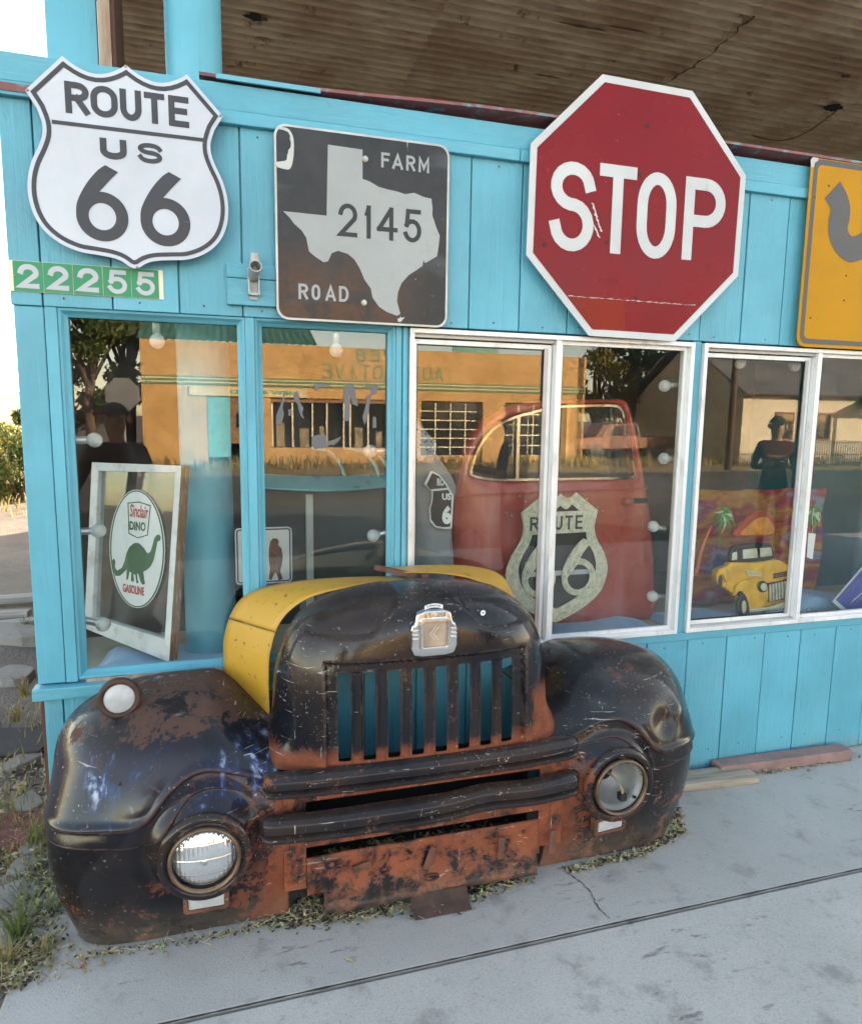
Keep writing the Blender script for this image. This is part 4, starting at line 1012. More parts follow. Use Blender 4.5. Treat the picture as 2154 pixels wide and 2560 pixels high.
# ---- lamps
def lens_mat():
    t = NT('headlamp_glass'); v = t.pos((1, 1, 1)); x = t.xyz()
    w = t.m('SINE', t.m('MULTIPLY', x[0], 520)); w2 = t.m('SINE', t.m('MULTIPLY', x[2], 150)); n = t.noise(v, 30, 4)
    t.set((.80, .82, .84), t.ramp(n, .3, .7, .10, .2), .85, .5)
    h = t.m('ADD', t.m('MULTIPLY', w, .5), t.m('MULTIPLY', t.ramp(w2, .85, 1), .8)); t.bump(h, .35, .003); return t.mat
M['lens'] = lens_mat(); M['plens'] = plain('milky_lamp_plastic', (.42, .42, .44), .35, 0, .12, 25, .1, 60, dirt=(.30, .28, .26), dirt_amt=.4)
M['rim'] = plain('lamp_rim_brass', (.17, .115, .08), .45, .7, .3, 20, .2, 60, dirt=(.10, .05, .03), dirt_amt=.6); M['bucket'] = plain('lamp_bucket_grey', (.25, .255, .255), .5, .35, .2, 8, .15)
M['rubber'] = plain('black_rubber', (.012, .012, .013), .55); M['wire'] = plain('tan_wire', (.30, .22, .12), .6)
def blackring(c, r0, parent):
    prof = []
    for k in range(17):
        a = math.pi*k/16; prof.append((r0+.017-.017*math.cos(a), .021*math.sin(a)-.004))
    return MB().lathe(prof, c, n=56).build('lamp_housing', M['rubber' if 0 else 'tfr'], parent, smooth=True)
def lamp_root(side, hx, hz, y):
    b = MB(); pr = []
    for k in range(13):
        a = math.pi*k/12; pr.append((.0925-.006*math.cos(a), .010*math.sin(a)))
    b.lathe(pr, (side*hx, y-.013, hz), n=56); return b.build('headlight', M['rim'], truck, smooth=True)
# left: complete sealed beam
y0 = -.528
h = lamp_root(-1, .660, .300, y0); blackring((-.660, y0+.004, .300), .0975, h)
prof = [(0, .030), (.02, .0295), (.045, .026), (.065, .020), (.080, .012), (.0868, .003), (.0868, -.02)]
MB().lathe([(r_, h_-.006) for r_, h_ in prof], (-.660, y0, .300), n=64).build('lens', M['lens'], h, smooth=True)
MB().lathe([(0, .0265), (.007, .026), (.009, .0245)], (-.660, y0, .300), n=16).build('lens_boss', M['chrome'], h, smooth=True)
# right: empty bucket with loose wires and plug
h = lamp_root(1, .657, .322, y0); blackring((.657, y0+.004, .322), .0975, h)
MB().lathe([(.088, .004), (.087, -.004), (.080, -.008), (.078, -.03), (.066, -.06), (.048, -.085), (.030, -.095)], (.657, y0, .322), n=56).build('bucket', M['bucket'], h, smooth=True)
MB().lathe([(.0295, -.0945), (.0, -.0945)], (.657, y0, .322), n=32).build('bucket_hole', M['void'], h)
MB().lathe([(.0885, .006), (.0905, .0085), (.0925, .006), (.0925, .0)], (.657, y0-.004, .322), n=56).build('retaining_ring', M['rim'], h, smooth=True)
for k in range(3):
    p0 = Vector((.645+.006*k, y0+.07, .335)); p1 = Vector((.668+.004*k, y0-.004, .335-.01*k)); p2 = Vector((.672+.003*k, y0+.004, .285))
    path = [((1-t)**2*p0+2*t*(1-t)*p1+t*t*p2) for t in [i/10 for i in range(11)]]
    MB().tube(path, .0022, 6).build('wire', M['wire'], h, smooth=True)
MB().box(.664, .688, y0-.004, y0+.022, .262, .287).build('plug', M['rubber'], h, bevel=.002)
for a in (70, 320):
    cx_, cz_ = .657+.082*math.cos(R(a)), .322+.082*math.sin(R(a)); MB().box(cx_-.004, cx_+.004, y0-.003, y0+.008, cz_-.003, cz_+.003).build('adjuster', M['rubber'], h)
# park lamps
def park(side, ux, z, y, tilt):
    b = MB(); a = rrect(-.052, .052, -.024, .024, .007, 4); fn = lambda x, zz, yy: (side*ux+x, y+yy+tilt*side*x, z+zz-.02*x*0)
    b.ring(rrect(-.064, .064, -.030, .030, .009, 4), rrect(-.050, .050, -.0195, .0195, .004, 4), -.012, .02, fn=fn); o = b.build('park_lamp', M['rustmetal'], truck, bevel=.002)
    b = MB(); b.prism(rrect(-.0498, .0498, -.0193, .0193, .004, 4), -.010, .012, fn=fn); b.build('lens', M['plens'], o, bevel=.003)
    for s in (-1, 1): MB().lathe([(0, .015), (.0025, .0145), (.003, .012)], fn(s*.057, 0, 0), n=10).build('screw', M['screw'], o)
    return o
park(-1, .662, .128, -.470, .02); park(1, .662, .150, -.470, .10)
# round lamp on the left fender
fc = Vector((-.892, -.315, .705)); ax = Vector((.10, -1, .10)).normalized()
b = MB(); pr = []
for k in range(13):
    a = math.pi*k/12; pr.append((.0505-.009*math.cos(a), .010*math.sin(a)))
b.lathe(pr+[(.0595, -.012), (.045, -.035), (.0, -.042)], fc, ax, 48); o = b.build('fender_lamp', M['darkrust'], truck, smooth=True)
MB().lathe([(0, .012), (.02, .011), (.035, .0075), (.0435, .002)], fc, ax, 48).build('lens', M['plens'], o, smooth=True)
b = MB(); b.tube([fc+Vector((0, .03, -.04)), fc+Vector((0, .02, -.075))], .009, 10); b.build('lamp_stem', M['rustmetal'], o, smooth=True)
b = MB(); b.lathe([(0, .010), (.018, .008), (.022, 0)], fc+Vector((0, .01, -.068)), (0, -.15, 1), 20); b.build('lamp_foot', M['rim'], o, smooth=True)

# ---- bumper-like grille bars
def bar(z, half, y, hgt, sag, mat, dent=None, taper=0.):
    b = MB(); rows = []; n = 70
    prof = [(.006, .50*hgt), (-.010, .49*hgt), (-.022, .455*hgt), (-.0265, .41*hgt), (-.0285, .385*hgt), (-.0345, .345*hgt), (-.037, .28*hgt), (-.0375, .10*hgt), (-.036, -.02*hgt), (-.031, -.09*hgt), (-.018, -.125*hgt), (-.014, -.16*hgt), (-.020, -.20*hgt), (-.031, -.225*hgt), (-.036, -.27*hgt), (-.0365, -.36*hgt), (-.032, -.42*hgt), (-.020, -.455*hgt), (.006, -.47*hgt)]
    for i in range(n+1):
        s = i/n; x = lerp(-half, half, s); e = min(1., (half-abs(x))/.035); e = max(.0, e); ee = .45+.55*math.sqrt(max(0., 1-(1-e)**2))
        dz = 0; dy = .020*abs(x/half)**4+.006*abs(x/half)**2
        if dent:
            q = math.exp(-((x-dent[0])/dent[1])**2); dy += dent[2]*q; dz += dent[3]*q
        dz += sag*math.sin(s*math.pi*1.3+.4)
        lx = -taper*sstep(.3, 1, -x/half) if x < 0 else 0
        row = []
        for (py, pz) in prof: row.append((x+(lx*(pz/hgt+.5)*-1 if taper else 0), y+dy+py*ee, z+dz+pz*(.6+.4*ee)))
        rows.append(row)
    b.grid(rows); n2 = len(prof); b.f.append(tuple(range(n2))); b.m.append(0); b.f.append(tuple(n*n2+j for j in range(n2-1, -1, -1))); b.m.append(0)
    return b.build('grille_bar', mat, truck, smooth=50, fix=True)
bar(.479, .500, -.532, .070, .0015, M['tb']); bar(.347, .510, -.532, .078, -.002, M['tb'], (.18, .10, .014, .004))
# ---- backing frame behind the bars with two long openings
yb = -.488
b = MB()
def vx(x0, x1, z0, z1_, y=yb, t=.004): return MB().box(x0, x1, y, y+t, z0, z1_)
b = MB(); b.box(-.440, -.375, yb, yb+.004, .12, .502); b.build('grille_frame', M['tv'], truck, bevel=.001)
b = MB(); b.box(.385, .470, yb, yb+.004, .12, .502); b.build('grille_frame', M['tv'], truck, bevel=.001)
b = MB(); b.box(-.3745, .3845, yb, yb+.004, .398, .502); b.build('grille_frame', M['tv'], truck)
b = MB(); b.box(-.3745, .3845, yb, yb+.004, .252, .362); b.build('grille_frame', M['tv'], truck)
# inner floor seen through the openings
b = MB(); b.box(-.42, .43, -.46, -.06, .10, .104); b.build('inner_tray', M['rustmetal'], truck)
b = MB(); b.box(-.42, .43, -.30, -.296, .105, .42); b.build('dark_back_sheet', M['void'], truck)  # near-black sheet behind the openings between the bars
# ---- valance: creased sheet with notched ends
rows = []; prof = [(.000, .222), (-.004, .215), (-.006, .19), (-.010, .15), (-.016, .11), (-.024, .085), (-.020, .075), (-.030, .062), (-.030, .045)]
rr = random.Random(6); nX = 60
for i in range(nX+1):
    x = lerp(-.3745, .3845, i/nX); row = []
    for (py, pz) in prof: row.append((x, yb+.000+py+.006*math.sin(x*11)*(.23-pz)*4+rr.uniform(-.0012, .0012), pz-.004*sstep(-.31, -.34, x)))
    rows.append(row)
b = MB(); vs = [p for r_ in rows for p in r_]; n = len(prof); fs = []
for i in range(nX):
    for j in range(n-1):
        xm = (rows[i][j][0]+rows[i+1][j][0])/2; zm = (rows[i][j][2]+rows[i][j+1][2])/2
        if xm < -.318 and zm < .123: continue
        if xm > .371 and zm < .123: continue
        fs.append((i*n+j, i*n+j+1, (i+1)*n+j+1, (i+1)*n+j))
b.add(vs, fs); o = b.build('valance', M['tv'], truck, smooth=True); md = o.modifiers.new('skin', 'SOLIDIFY'); md.thickness = .003
for (x, z, rot, l) in ((-.21, .175, 1.35, .055), (.005, .165, .35, .075), (.245, .155, .06, .075), (.428, .145, .05, .085)):
    d = Vector((math.sin(rot), 0, math.cos(rot))); c = Vector((x, yb-.022, z))
    b = MB(); b.bar(c-d*l/2, c+d*l/2, .022, .006, up=(0, -1, 0)); b.bar(c-d*l/2+Vector((0, .006, 0)), c-d*l*.2+Vector((0, .006, 0)), .012, .014, up=(0, -1, 0)); b.build('bracket', M['rustmetal'], truck, bevel=.0015, fix=False)
MB().ring([(.012+.026*math.cos(i*math.tau/20)*1.0, .098+.012*math.sin(i*math.tau/20)) for i in range(20)], [(.012+.021*math.cos(i*math.tau/20), .098+.008*math.sin(i*math.tau/20)) for i in range(20)], yb-.026, yb-.018).build('crank_hole', M['rustmetal'], truck)
MB().prism([(.012+.021*math.cos(i*math.tau/20), .098+.008*math.sin(i*math.tau/20)) for i in range(20)], yb-.0205, yb-.0185).build('crank_hole', M['void'], truck)
b = MB(); b.add([(-.06, -.515, .050), (.125, -.518, .054), (.125, -.540, .028), (-.06, -.538, .024), (.128, -.566, .005), (-.055, -.563, .003)], [(0, 3, 2, 1), (3, 5, 4, 2)]); o = b.build('skid_plate', M['darkrust'], truck); md = o.modifiers.new('skin', 'SOLIDIFY'); md.thickness = .003; md.offset = 0
# ---- bolts on the frame and valance
for (x_, z_) in ((-.41, .455), (-.41, .30), (-.41, .165), (.43, .455), (.43, .30), (-.30, .19), (-.10, .19), (.12, .19), (.33, .19), (.33, .105), (-.27, .10)):
    y_ = yb-.0005-(0 if abs(x_) > .38 else .008 if z_ > .15 else .022)
    MB().lathe([(0, .005), (.0045, .005), (.006, .0035), (.006, .001), (.009, .0005)], (x_, y_, z_), n=6).build('bolt', M['rustmetal'], truck)
# ---- yellow hood, two halves
BK = [(-.597, .530), (-.600, .65), (-.600, .74), (-.592, .80), (-.573, .855), (-.540, .905), (-.490, .935), (-.420, .951), (-.30, .962), (-.15, .963), (.035, .957)]
FRT = [(-.460, .520), (-.462, .63), (-.461, .74), (-.452, .80), (-.434, .858), (-.402, .905), (-.356, .940), (-.300, .962), (-.22, .977), (-.12, .987), (.0, .990)]
BK = smooth_poly(BK, 5); FRT = smooth_poly(FRT, 5)
YB, YF = -.045, -.245
def hood(sign, yb_, yf_, dz, i0, i1, name, wob=0, ramp=False, sx=1.):
    rows = []
    for k in range(i0, i1+1):
        row = []
        for j in range(9):
            t = j/8; x = lerp(BK[k][0], FRT[k][0], t); z = lerp(BK[k][1], FRT[k][1], t); y = lerp(yb_, yf_, t)
            row.append((sign*x*(sx if x < 0 else 1), y, z+dz*((k-i0)/(i1-i0) if ramp else 1)*(1-t*.4)+wob*math.sin(t*3)))
        rows.append(row)
    return shell(rows, .0025, name, M['ty'], truck)
K = len(BK)-1; ks = 19
hood(-1*-1, YB, YF, 0, 0, ks, 'hood_side'); hood(1, YB, YF, .004, ks, K, 'hood_top')
hood(-1, YB-.01, YF+.02, .042, ks-9, K, 'hood_top', .0, True, .80)
# rusty hinge edge along the middle
b = MB(); b.bar((-.072, -.05, 1.000), (.022, -.235, 1.006), .016, .018); b.build('hood_hinge', M['rustmetal'], truck, bevel=.002)
b = MB(); b.bar((.040, -.255, 1.008), (.062, -.262, 1.010), .016, .014); b.build('hinge_end', M['rustmetal'], truck, bevel=.002)

# ---- badge and stickers on the nose
def on_nose(x, z): return -.540+.028*sstep(.62, 1.0, z)+.03*abs(x/.46)**2.2-.010*math.exp(-(x/.10)**2)*sstep(.86, .98, z)
EZ = .902; EY = -.540
fnE = lambda x, zz, yy: (x, EY+yy+.10*max(0, zz-EZ)+.02, zz)
poly = [(-.062, .838), (-.035, .833), (.035, .833), (.062, .838), (.072, .862), (.070, .915), (.066, .928), (.058, .934), (.052, .962), (.030, .970), (-.030, .970), (-.052, .962), (-.058, .934), (-.066, .928), (-.070, .915), (-.072, .862)]
em = MB(); poly = ccw(poly); em.prism(poly, -.022, .006, fn=fnE); em = em.build('emblem', M['chrome'], truck, bevel=.006)
b = MB(); b.ring(rrect(-.045, .045, .855, .948, .006, 4), rrect(-.036, .036, .864, .939, .004, 4), -.031, -.021, fn=fnE); b.build('badge_bezel', M['chrome'], em, bevel=.002)
M['badge'] = plain('faded_badge', (.36, .26, .19), .5, 0, .25, 20, .1)
b = MB(); b.prism(rrect(-.0357, .0357, .8643, .9387, .004, 4), -.0225, -.0215, fn=fnE); b.build('badge_plate', M['badge'], em)
M['badgeline'] = plain('badge_etched', (.55, .48, .42), .45)
for dx in (-.004, .006):
    for s in (-1, 1):
        b = MB(); b.prism([(dx-.012*1, EZ), (dx-.009, EZ), (dx+.008, EZ+s*.020), (dx+.005, EZ+s*.020)], -.0232, -.0226, fn=fnE); b.build('badge_mark', M['badgeline'], em)
for s in (-1, 1):
    for k in range(3):
        b = MB(); b.prism([(s*.051, .885+.012*k), (s*.068, .885+.012*k), (s*.068, .891+.012*k), (s*.051, .891+.012*k)], -.026, -.021, fn=fnE); b.build('badge_rib', M['chrome'], em, bevel=.001)
for k in range(7):
    b = MB(); x_ = -.036+.012*k; b.prism([(x_-.003, .951), (x_+.003, .951), (x_+.003, .966), (x_-.003, .966)], -.0255, -.021, fn=fnE); b.build('badge_rib', M['chrome'], em, bevel=.001)
M['sticker'] = plain('sticker_white', (.70, .70, .72), .5, 0, .05); M['ink'] = plain('ink_black', (.015, .015, .02), .5); M['inkb'] = plain('ink_blue', (.06, .10, .35), .5)
fnS = lambda x, zz, yy: (x, on_nose(x, zz)-.0035+yy, zz)
def arcband(x0, x1, zc, h, bow, lift):
    rows = [[(lambda x: fnS(x, zc-h/2-bow*((x-(x0+x1)/2)/((x1-x0)/2))**2, -lift))(lerp(x0, x1, i/12)), (lambda x: fnS(x, zc+h/2-bow*((x-(x0+x1)/2)/((x1-x0)/2))**2, -lift))(lerp(x0, x1, i/12))] for i in range(13)]
    return MB().grid(rows)
sx0, sx1, szc = -.030, .026, .986
o = arcband(sx0, sx1, szc, .012, .006, .010).build('ribbon_sticker', M['sticker'], truck)
word('Liberty', lambda x, z, l: fnS(x, z-.006*((x-(sx0+sx1)/2)/((sx1-sx0)/2))**2, -.0108), sx0+.007, sx1-.007, szc-.004, szc+.0045, M['ink'], o, .012)
o = MB(); o.add([fnS(.165+.0085*math.cos(i*math.tau/24), .943+.0085*math.sin(i*math.tau/24), -.001+.012) for i in range(24)], [tuple(range(24))]); o = o.build('round_sticker', M['sticker'], truck)
b = MB(); b.add([fnS(x, z, -.0016+.012) for x, z in ((.162, .941), (.168, .941), (.168, .945), (.162, .945))], [(0, 1, 2, 3)]); b.build('sticker_mark', M['inkb'], o)
# ================================================================ things in the display windows
def plane_hit(px, py, o, n):
    v = ray(px, py); t = (o-CAM).dot(n)/v.dot(n); return CAM+v*t
# ---- old window sash with the DINO oval
BR_ = P(422, 1656, .105); BL_ = P(210, 1570, .45); TL_ = P(229, 1155, .49)
nS = (BR_-BL_).cross(TL_-BL_).normalized()
if nS.y > 0: nS = -nS                                   # faces the street
def SP(x, y, lift=0.): return plane_hit(*z4(x, y), BR_, nS)+nS*lift
M['sashw'] = plain('old_white_paint', (.66, .66, .68), .55, 0, .08, 6, .2, 50, dirt=(.25, .16, .10), dirt_amt=.35)
M['sashwood'] = plain('bare_sash_wood', (.24, .12, .055), .75, 0, .35, 8, .4, 40, stretch=(5, 5, .8), dirt=(.5, .47, .44), dirt_amt=.5)
sash = thing('window_sash_sign', 'old white wooden window sash with a green dinosaur oval leaning in the left window', 'sign')
out = [(440, 1722), (885, 1900), (950, 868), (480, 850)]; inn = [(483, 1663), (862, 1778), (918, 905), (515, 897)]
def sash_rail(i, j):
    a, b_, c, d = out[i], out[j], inn[j], inn[i]; b = MB(); f = [SP(*q) for q in (a, b_, c, d)]; k = [p-nS*.034 for p in f]
    b.add(f+k, [(0, 1, 2, 3), (7, 6, 5, 4), (0, 4, 5, 1), (1, 5, 6, 2), (2, 6, 7, 3), (3, 7, 4, 0)]); return b.build('rail', M['sashw'], sash, fix=True, bevel=.002)
for i in range(4): sash_rail(i, (i+1) % 4)
f = [SP(885, 1900), SP(950, 868)]; g = [p-nS*.036+Vector((.0, 0, 0)) for p in f]; e = (SP(885, 1900)-SP(440, 1722)).normalized()*.003
b = MB(); b.add([f[0]+e*.3, f[1]+e*.3, g[1]+e*.3, g[0]+e*.3, f[0]+e, f[1]+e, g[1]+e, g[0]+e], [(0, 1, 2, 3), (7, 6, 5, 4), (0, 4, 5, 1), (1, 5, 6, 2), (2, 6, 7, 3), (3, 7, 4, 0)]); b.build('bare_edge', M['sashwood'], sash, fix=True)
f = [SP(*q, -.016) for q in inn]; b = MB(); b.add(f, [(0, 1, 2, 3)]); gl_o = b.build('pane', glass_mat('sash_glass', .05, .16), sash); md = gl_o.modifiers.new('skin', 'SOLIDIFY'); md.thickness = .003
M['dw'] = plain('decal_white', (.68, .69, .72), .45, 0, .04); M['dg'] = plain('decal_green', (.018, .085, .030), .45, 0, .1); M['dr'] = plain('decal_red', (.42, .03, .035), .45, 0, .08)
def ell(k, lift, n=56):
    o = []
    for i in range(n):
        a = math.tau*i/n; x_ = 146*k*math.cos(a); y_ = (312-146*(1-k)*.9)*math.sin(a) if k < 1 else 312*math.sin(a); o.append(SP(704+x_+.0*y_, 1306-y_+.055*x_, lift))
    return o
for k, mt, l, nm in ((1, 'dw', -.0130, 'oval_edge'), (.975, 'dg', -.0124, 'oval_ring'), (.92, 'dw', -.0118, 'oval_field')):
    p = ell(k, l); b = MB(); b.add(p, [tuple(range(len(p)))]); b.build(nm, M[mt], sash)
dino = [(575, 1365), (585, 1355), (592, 1375), (588, 1400), (600, 1420), (625, 1405), (640, 1370), (648, 1330), (665, 1295), (690, 1275), (715, 1275), (740, 1300), (760, 1330), (775, 1320), (785, 1290), (795, 1250), (808, 1233), (822, 1230), (830, 1245), (826, 1262), (812, 1268), (808, 1290), (800, 1330), (790, 1370), (775, 1400), (755, 1418), (738, 1425), (742, 1460), (747, 1490), (732, 1495), (722, 1475), (712, 1440), (705, 1435), (708, 1470), (714, 1484), (702, 1488), (695, 1440), (685, 1440), (690, 1475), (680, 1480), (672, 1470), (675, 1430), (665, 1425), (658, 1465), (656, 1470), (648, 1466), (650, 1425), (652, 1412), (638, 1427), (615, 1448), (592, 1448), (580, 1420), (575, 1390)]
b = MB(); b.add([SP(*q, -.0110) for q in dino], [tuple(range(len(dino)))]); b.build('dinosaur_mark', M['dg'], sash)
pent = [(655, 1062), (715, 1056), (778, 1076), (762, 1235), (708, 1251), (660, 1226)]
pin = [(660, 1067), (715, 1062), (772, 1081), (757, 1231), (708, 1245), (665, 1222)]
b = MB(); b.add([SP(*q, -.0110) for q in pent]+[SP(*q, -.0110) for q in pin], [(i, (i+1) % 6, 6+(i+1) % 6, 6+i) for i in range(6)]); b.build('badge_outline', M['dg'], sash)
fnP = lambda sl, x0, l: (lambda x, y, q: SP(x, y+sl*(x-x0), l))
word('Sinclair', fnP(.12, 668, -.0108), 668, 764, 1136, 1068, M['dr'], sash, .02, shear=.15)
word('DINO', fnP(.10, 666, -.0108), 666, 750, 1206, 1158, M['dg'], sash, .035)
word('GASOLINE', fnP(.20, 630, -.0108), 630, 742, 1532, 1486, M['dr'], sash, .04)
finish(sash, (BR_+BL_)/2)

# ---- blue cloths on the shelf
def cloth_mat(name, col):
    t = NT(name); v = t.pos(); n = t.noise(v, 5, 5); t.set(t.mix(n, dk(col, .8), dk(col, 1.15)), .9, 0, .2, Sheen_Weight=.3); t.bump(t.noise(v, 400, 2), .15, .001); return t.mat
M['bluecloth'] = cloth_mat('pale_blue_cloth', (.26, .40, .58))
def cloth(x0, x1, y0, y1, z, label, seed, hgt=.03):
    r_ = random.Random(seed); ph = [(r_.uniform(4, 14), r_.uniform(6, 26), r_.uniform(0, 6), r_.uniform(.3, 1)) for _ in range(7)]
    rows = []
    for j in range(28):
        y = lerp(y0, y1, j/27); row = []
        for i in range(60):
            x = lerp(x0, x1, i/59); h = sum(a[3]*math.sin(a[0]*x*2.2+a[1]*y*1.1+a[2]) for a in ph)/4
            e = min(1, i/4, (59-i)/4, j/2, (27-j)/2); row.append((x+.012*h, y+.012*math.sin(x*9+seed), z+.006+hgt*max(0, .45+.55*h)*e))
        rows.append(row)
    o = MB().grid(rows).build('blue_cloth', M['bluecloth'], smooth=True); md = o.modifiers.new('skin', 'SOLIDIFY'); md.thickness = .002
    tag(o, label, 'cloth', 'blue cloths on the window shelf')
cloth(-.46, .02, .09, .40, .612, 'crumpled pale blue cloth under the leaning window sash', 1, .035)
cloth(1.19, 1.80, .085, .35, .612, 'folded blue cloth below the red truck door', 2, .03)
cloth(1.87, 2.45, .085, .32, .612, 'rumpled blue cloth below the yellow truck picture', 3, .045)
cloth(2.47, 3.0, .20, .5, .612, 'bunched blue cloth behind the blue security sign', 4, .09)

# ---- red truck door
Yd = .27
door = thing('truck_door', 'faded red truck door with chrome window trim standing behind the sliding window', 'truck door')
def D(l): return [(P(*z6(*p), Yd).x, P(*z6(*p), Yd).z) for p in l]
do = smooth_poly(D([(318, 1040), (345, 930), (385, 770), (440, 660), (520, 570), (640, 505), (790, 475), (1000, 468), (1200, 465), (1310, 466), (1345, 500), (1372, 590), (1400, 720), (1430, 900), (1458, 1050), (1478, 1180), (1495, 1400), (1506, 1745)]), 4)
do += D([(1506, 1760), (900, 1790), (325, 1800), (318, 1500), (316, 1250)])
di = smooth_poly(D([(405, 905), (415, 850), (445, 765), (490, 690), (560, 620), (650, 572), (760, 540), (905, 505), (1100, 498), (1250, 497), (1295, 520), (1315, 570), (1340, 690), (1362, 800), (1373, 880), (1360, 928), (1180, 937), (800, 944), (560, 946), (430, 925)]), 3, True)
def starring(poly, c, n):
    out = []
    m = len(poly)
    for k in range(n):
        a = math.tau*k/n; d = Vector((math.cos(a), math.sin(a))); best = None
        for i in range(m):
            p = Vector(poly[i])-c; q = Vector(poly[(i+1) % m])-c; e = q-p; den = d.x*e.y-d.y*e.x
            if abs(den) < 1e-12: continue
            t = (p.x*e.y-p.y*e.x)/den; s = (p.x*d.y-p.y*d.x)/den
            if t > 0 and -1e-6 <= s <= 1+1e-6 and (best is None or t > best): best = t
        out.append(tuple(c+d*(best or .1)))
    return out
cD = Vector(D([(900, 740)])[0]); So = starring(do, cD, 160); Si = starring(di, cD, 160)
def door_red():
    t = NT('faded_red_paint'); v = t.pos(); n = t.noise(v, 2.4, 6, .6); x = t.xyz()
    c = t.mix(t.ramp(n, .35, .65), (.40, .078, .055), (.30, .045, .026)); c = t.mix(t.ramp(t.noise(t.pos((6, 6, .8)), 1, 4), .5, .7, 0, .5), c, (.46, .20, .20))
    c = t.mix(t.ramp(t.noise(v, 11, 8, .7), .66, .70), c, (.40, .32, .24)); t.set(c, t.ramp(n, .3, .7, .16, .3)); return t.mat
M['doorred'] = door_red()
rows = []; N = len(So)
b = MB(); layers = []
for k, (t, yy) in enumerate(((0, .05), (0, .012), (.03, .002), (.25, -.012), (.6, -.016), (.9, -.006), (.97, .0), (1, .006), (1, .05))):
    layers.append([(lerp(o[0], i_[0], t), Yd+yy-(.012*math.sin(max(0, min(1, (1.22-lerp(o[1], i_[1], t))/.6))*math.pi) if .1 < t < .95 else 0), lerp(o[1], i_[1], t)) for o, i_ in zip(So, Si)])
vs = [p for l in layers for p in l]; fs = [(k*N+i, k*N+(i+1) % N, (k+1)*N+(i+1) % N, (k+1)*N+i) for k in range(len(layers)-1) for i in range(N)]
b.add(vs, fs); b.build('door_skin', M['doorred'], door, smooth=50, fix=True)
inn_ = offset_poly(ccw(Si), .010); b = MB(); b.ring(ccw(Si), inn_, Yd-.010, Yd+.002); b.build('window_trim', M['chrome'], door, smooth=40)
b = MB(); b.prism(inn_, Yd+.0, Yd+.004); b.build('pane', M['glass'], door)
pv = D([(690, 560), (680, 945)]); b = MB(); b.bar((pv[0][0], Yd-.008, pv[0][1]), (pv[1][0], Yd-.008, pv[1][1]), .014, .012, up=(0, -1, 0)); b.build('vent_pillar', M['chrome'], door)
pm = D([(330, 1030), (1440, 985)]); b = MB(); b.bar((pm[0][0], Yd-.024, pm[0][1]), (pm[1][0], Yd-.018, pm[1][1]), .008, .008, up=(0, -1, 0)); b.build('belt_moulding', M['doorred'], door)
ph = D([(1310, 1062)])[0]; b = MB()
b.lathe([(0, .045), (.016, .042), (.022, .025), (.020, .0)], (ph[0], Yd-.016, ph[1]), n=20); hd = b.build('door_handle', M['doorred'], door, smooth=True)
pk = D([(1365, 1045), (1440, 1075)]); MB().box(pk[0][0], pk[1][0], Yd-.019, Yd-.0165, pk[1][1], pk[0][1]).build('latch_slot', M['void'], door)
finish(door, ((So[0][0]+cD.x)/2, Yd, .63))

# ---- galvanised ROUTE 66 outline sign in front of the door
Yg = .135
M['ink2'] = plain('black_backing', (.010, .010, .011), .5); M['galvy'] = plain('zinc_plate', (.50, .50, .40), .5, .45, .22, 45, .15, 60, dirt=(.22, .20, .13), dirt_amt=.5)
gs = thing('metal_route_sign', 'cut out galvanised ROUTE 66 shield standing against the red truck door', 'sign')
def G(l): return [(P(*z6(*p), Yg).x, P(*z6(*p), Yg).z) for p in l]
gx = P(*z6(925, 1300), Yg).x
hr = G([(960, 1775), (1030, 1742), (1130, 1680), (1212, 1605), (1252, 1520), (1262, 1440), (1240, 1360), (1202, 1290), (1187, 1225), (1192, 1180), (1208, 1120)])
xo = hr[0][0]; zt_ = G([(1080, 1012)])[0]; tm_ = (0, G([(905, 1012)])[0][1]-.006)
rt = [(x-xo, z) for x, z in smooth_poly(hr, 3)]+[(zt_[0]-xo, zt_[1])]; kx = rt[-1][0]
rt += [(kx*(1-t), rt[len(rt)-1][1]*(1-t)+tm_[1]*t-.022*math.sin(math.pi*t)) for t in [i/8 for i in range(1, 8)]]+[(0, tm_[1])]
rt[0] = (0, rt[0][1]); xo = P(*z6(930, 1400), Yg).x
go = ccw([(x+xo, z) for x, z in rt]+[(xo-x, z) for x, z in rt[1:-1][::-1]]); gcz = (go[0][1]*0+sum(p[1] for p in go)/len(go)); gi = [(xo+(x-xo)*.76, gcz+(z-gcz)*.80) for x, z in go]
MB().ring(go, gi, Yg, Yg+.003).build('rim_plate', M['galvy'], gs)
gq = G([(718, 1135), (1097, 1118), (1107, 1245), (728, 1265)]); MB().prism(gq, Yg-.006, Yg-.003).build('name_plate', M['galvy'], gs)
xs_ = [(760, 812), (830, 893), (905, 950), (965, 1010), (1025, 1068)]
for ch, (a, c) in zip('ROUTE', xs_):
    dy = -.045*(a-718); glyph(ch, P(*z6(a, 1190), Yg).x, P(*z6(c, 1190), Yg).x, P(*z6(a, 1242+dy), Yg).z, P(*z6(a, 1160+dy), Yg).z, .0095, flat(Yg-.0066), M['sb'], gs)
def solid6(x0, x1, z0, z1_, w, Y, mat, parent):
    o = big6(x0, x1, z0, z1_, w, parent, mat, Y, True); md = o.modifiers.new('skin', 'SOLIDIFY'); md.thickness = .003; o.name = 'numeral'; return o
solid6(P(*z6(715, 1500), Yg).x, P(*z6(912, 1500), Yg).x, P(*z6(800, 1630), Yg).z, P(*z6(850, 1290), Yg).z, .027, Yg-.004, M['galvy'], gs)
solid6(P(*z6(948, 1480), Yg).x, P(*z6(1145, 1480), Yg).x, P(*z6(1050, 1618), Yg).z, P(*z6(1090, 1282), Yg).z, .027, Yg-.004, M['galvy'], gs)
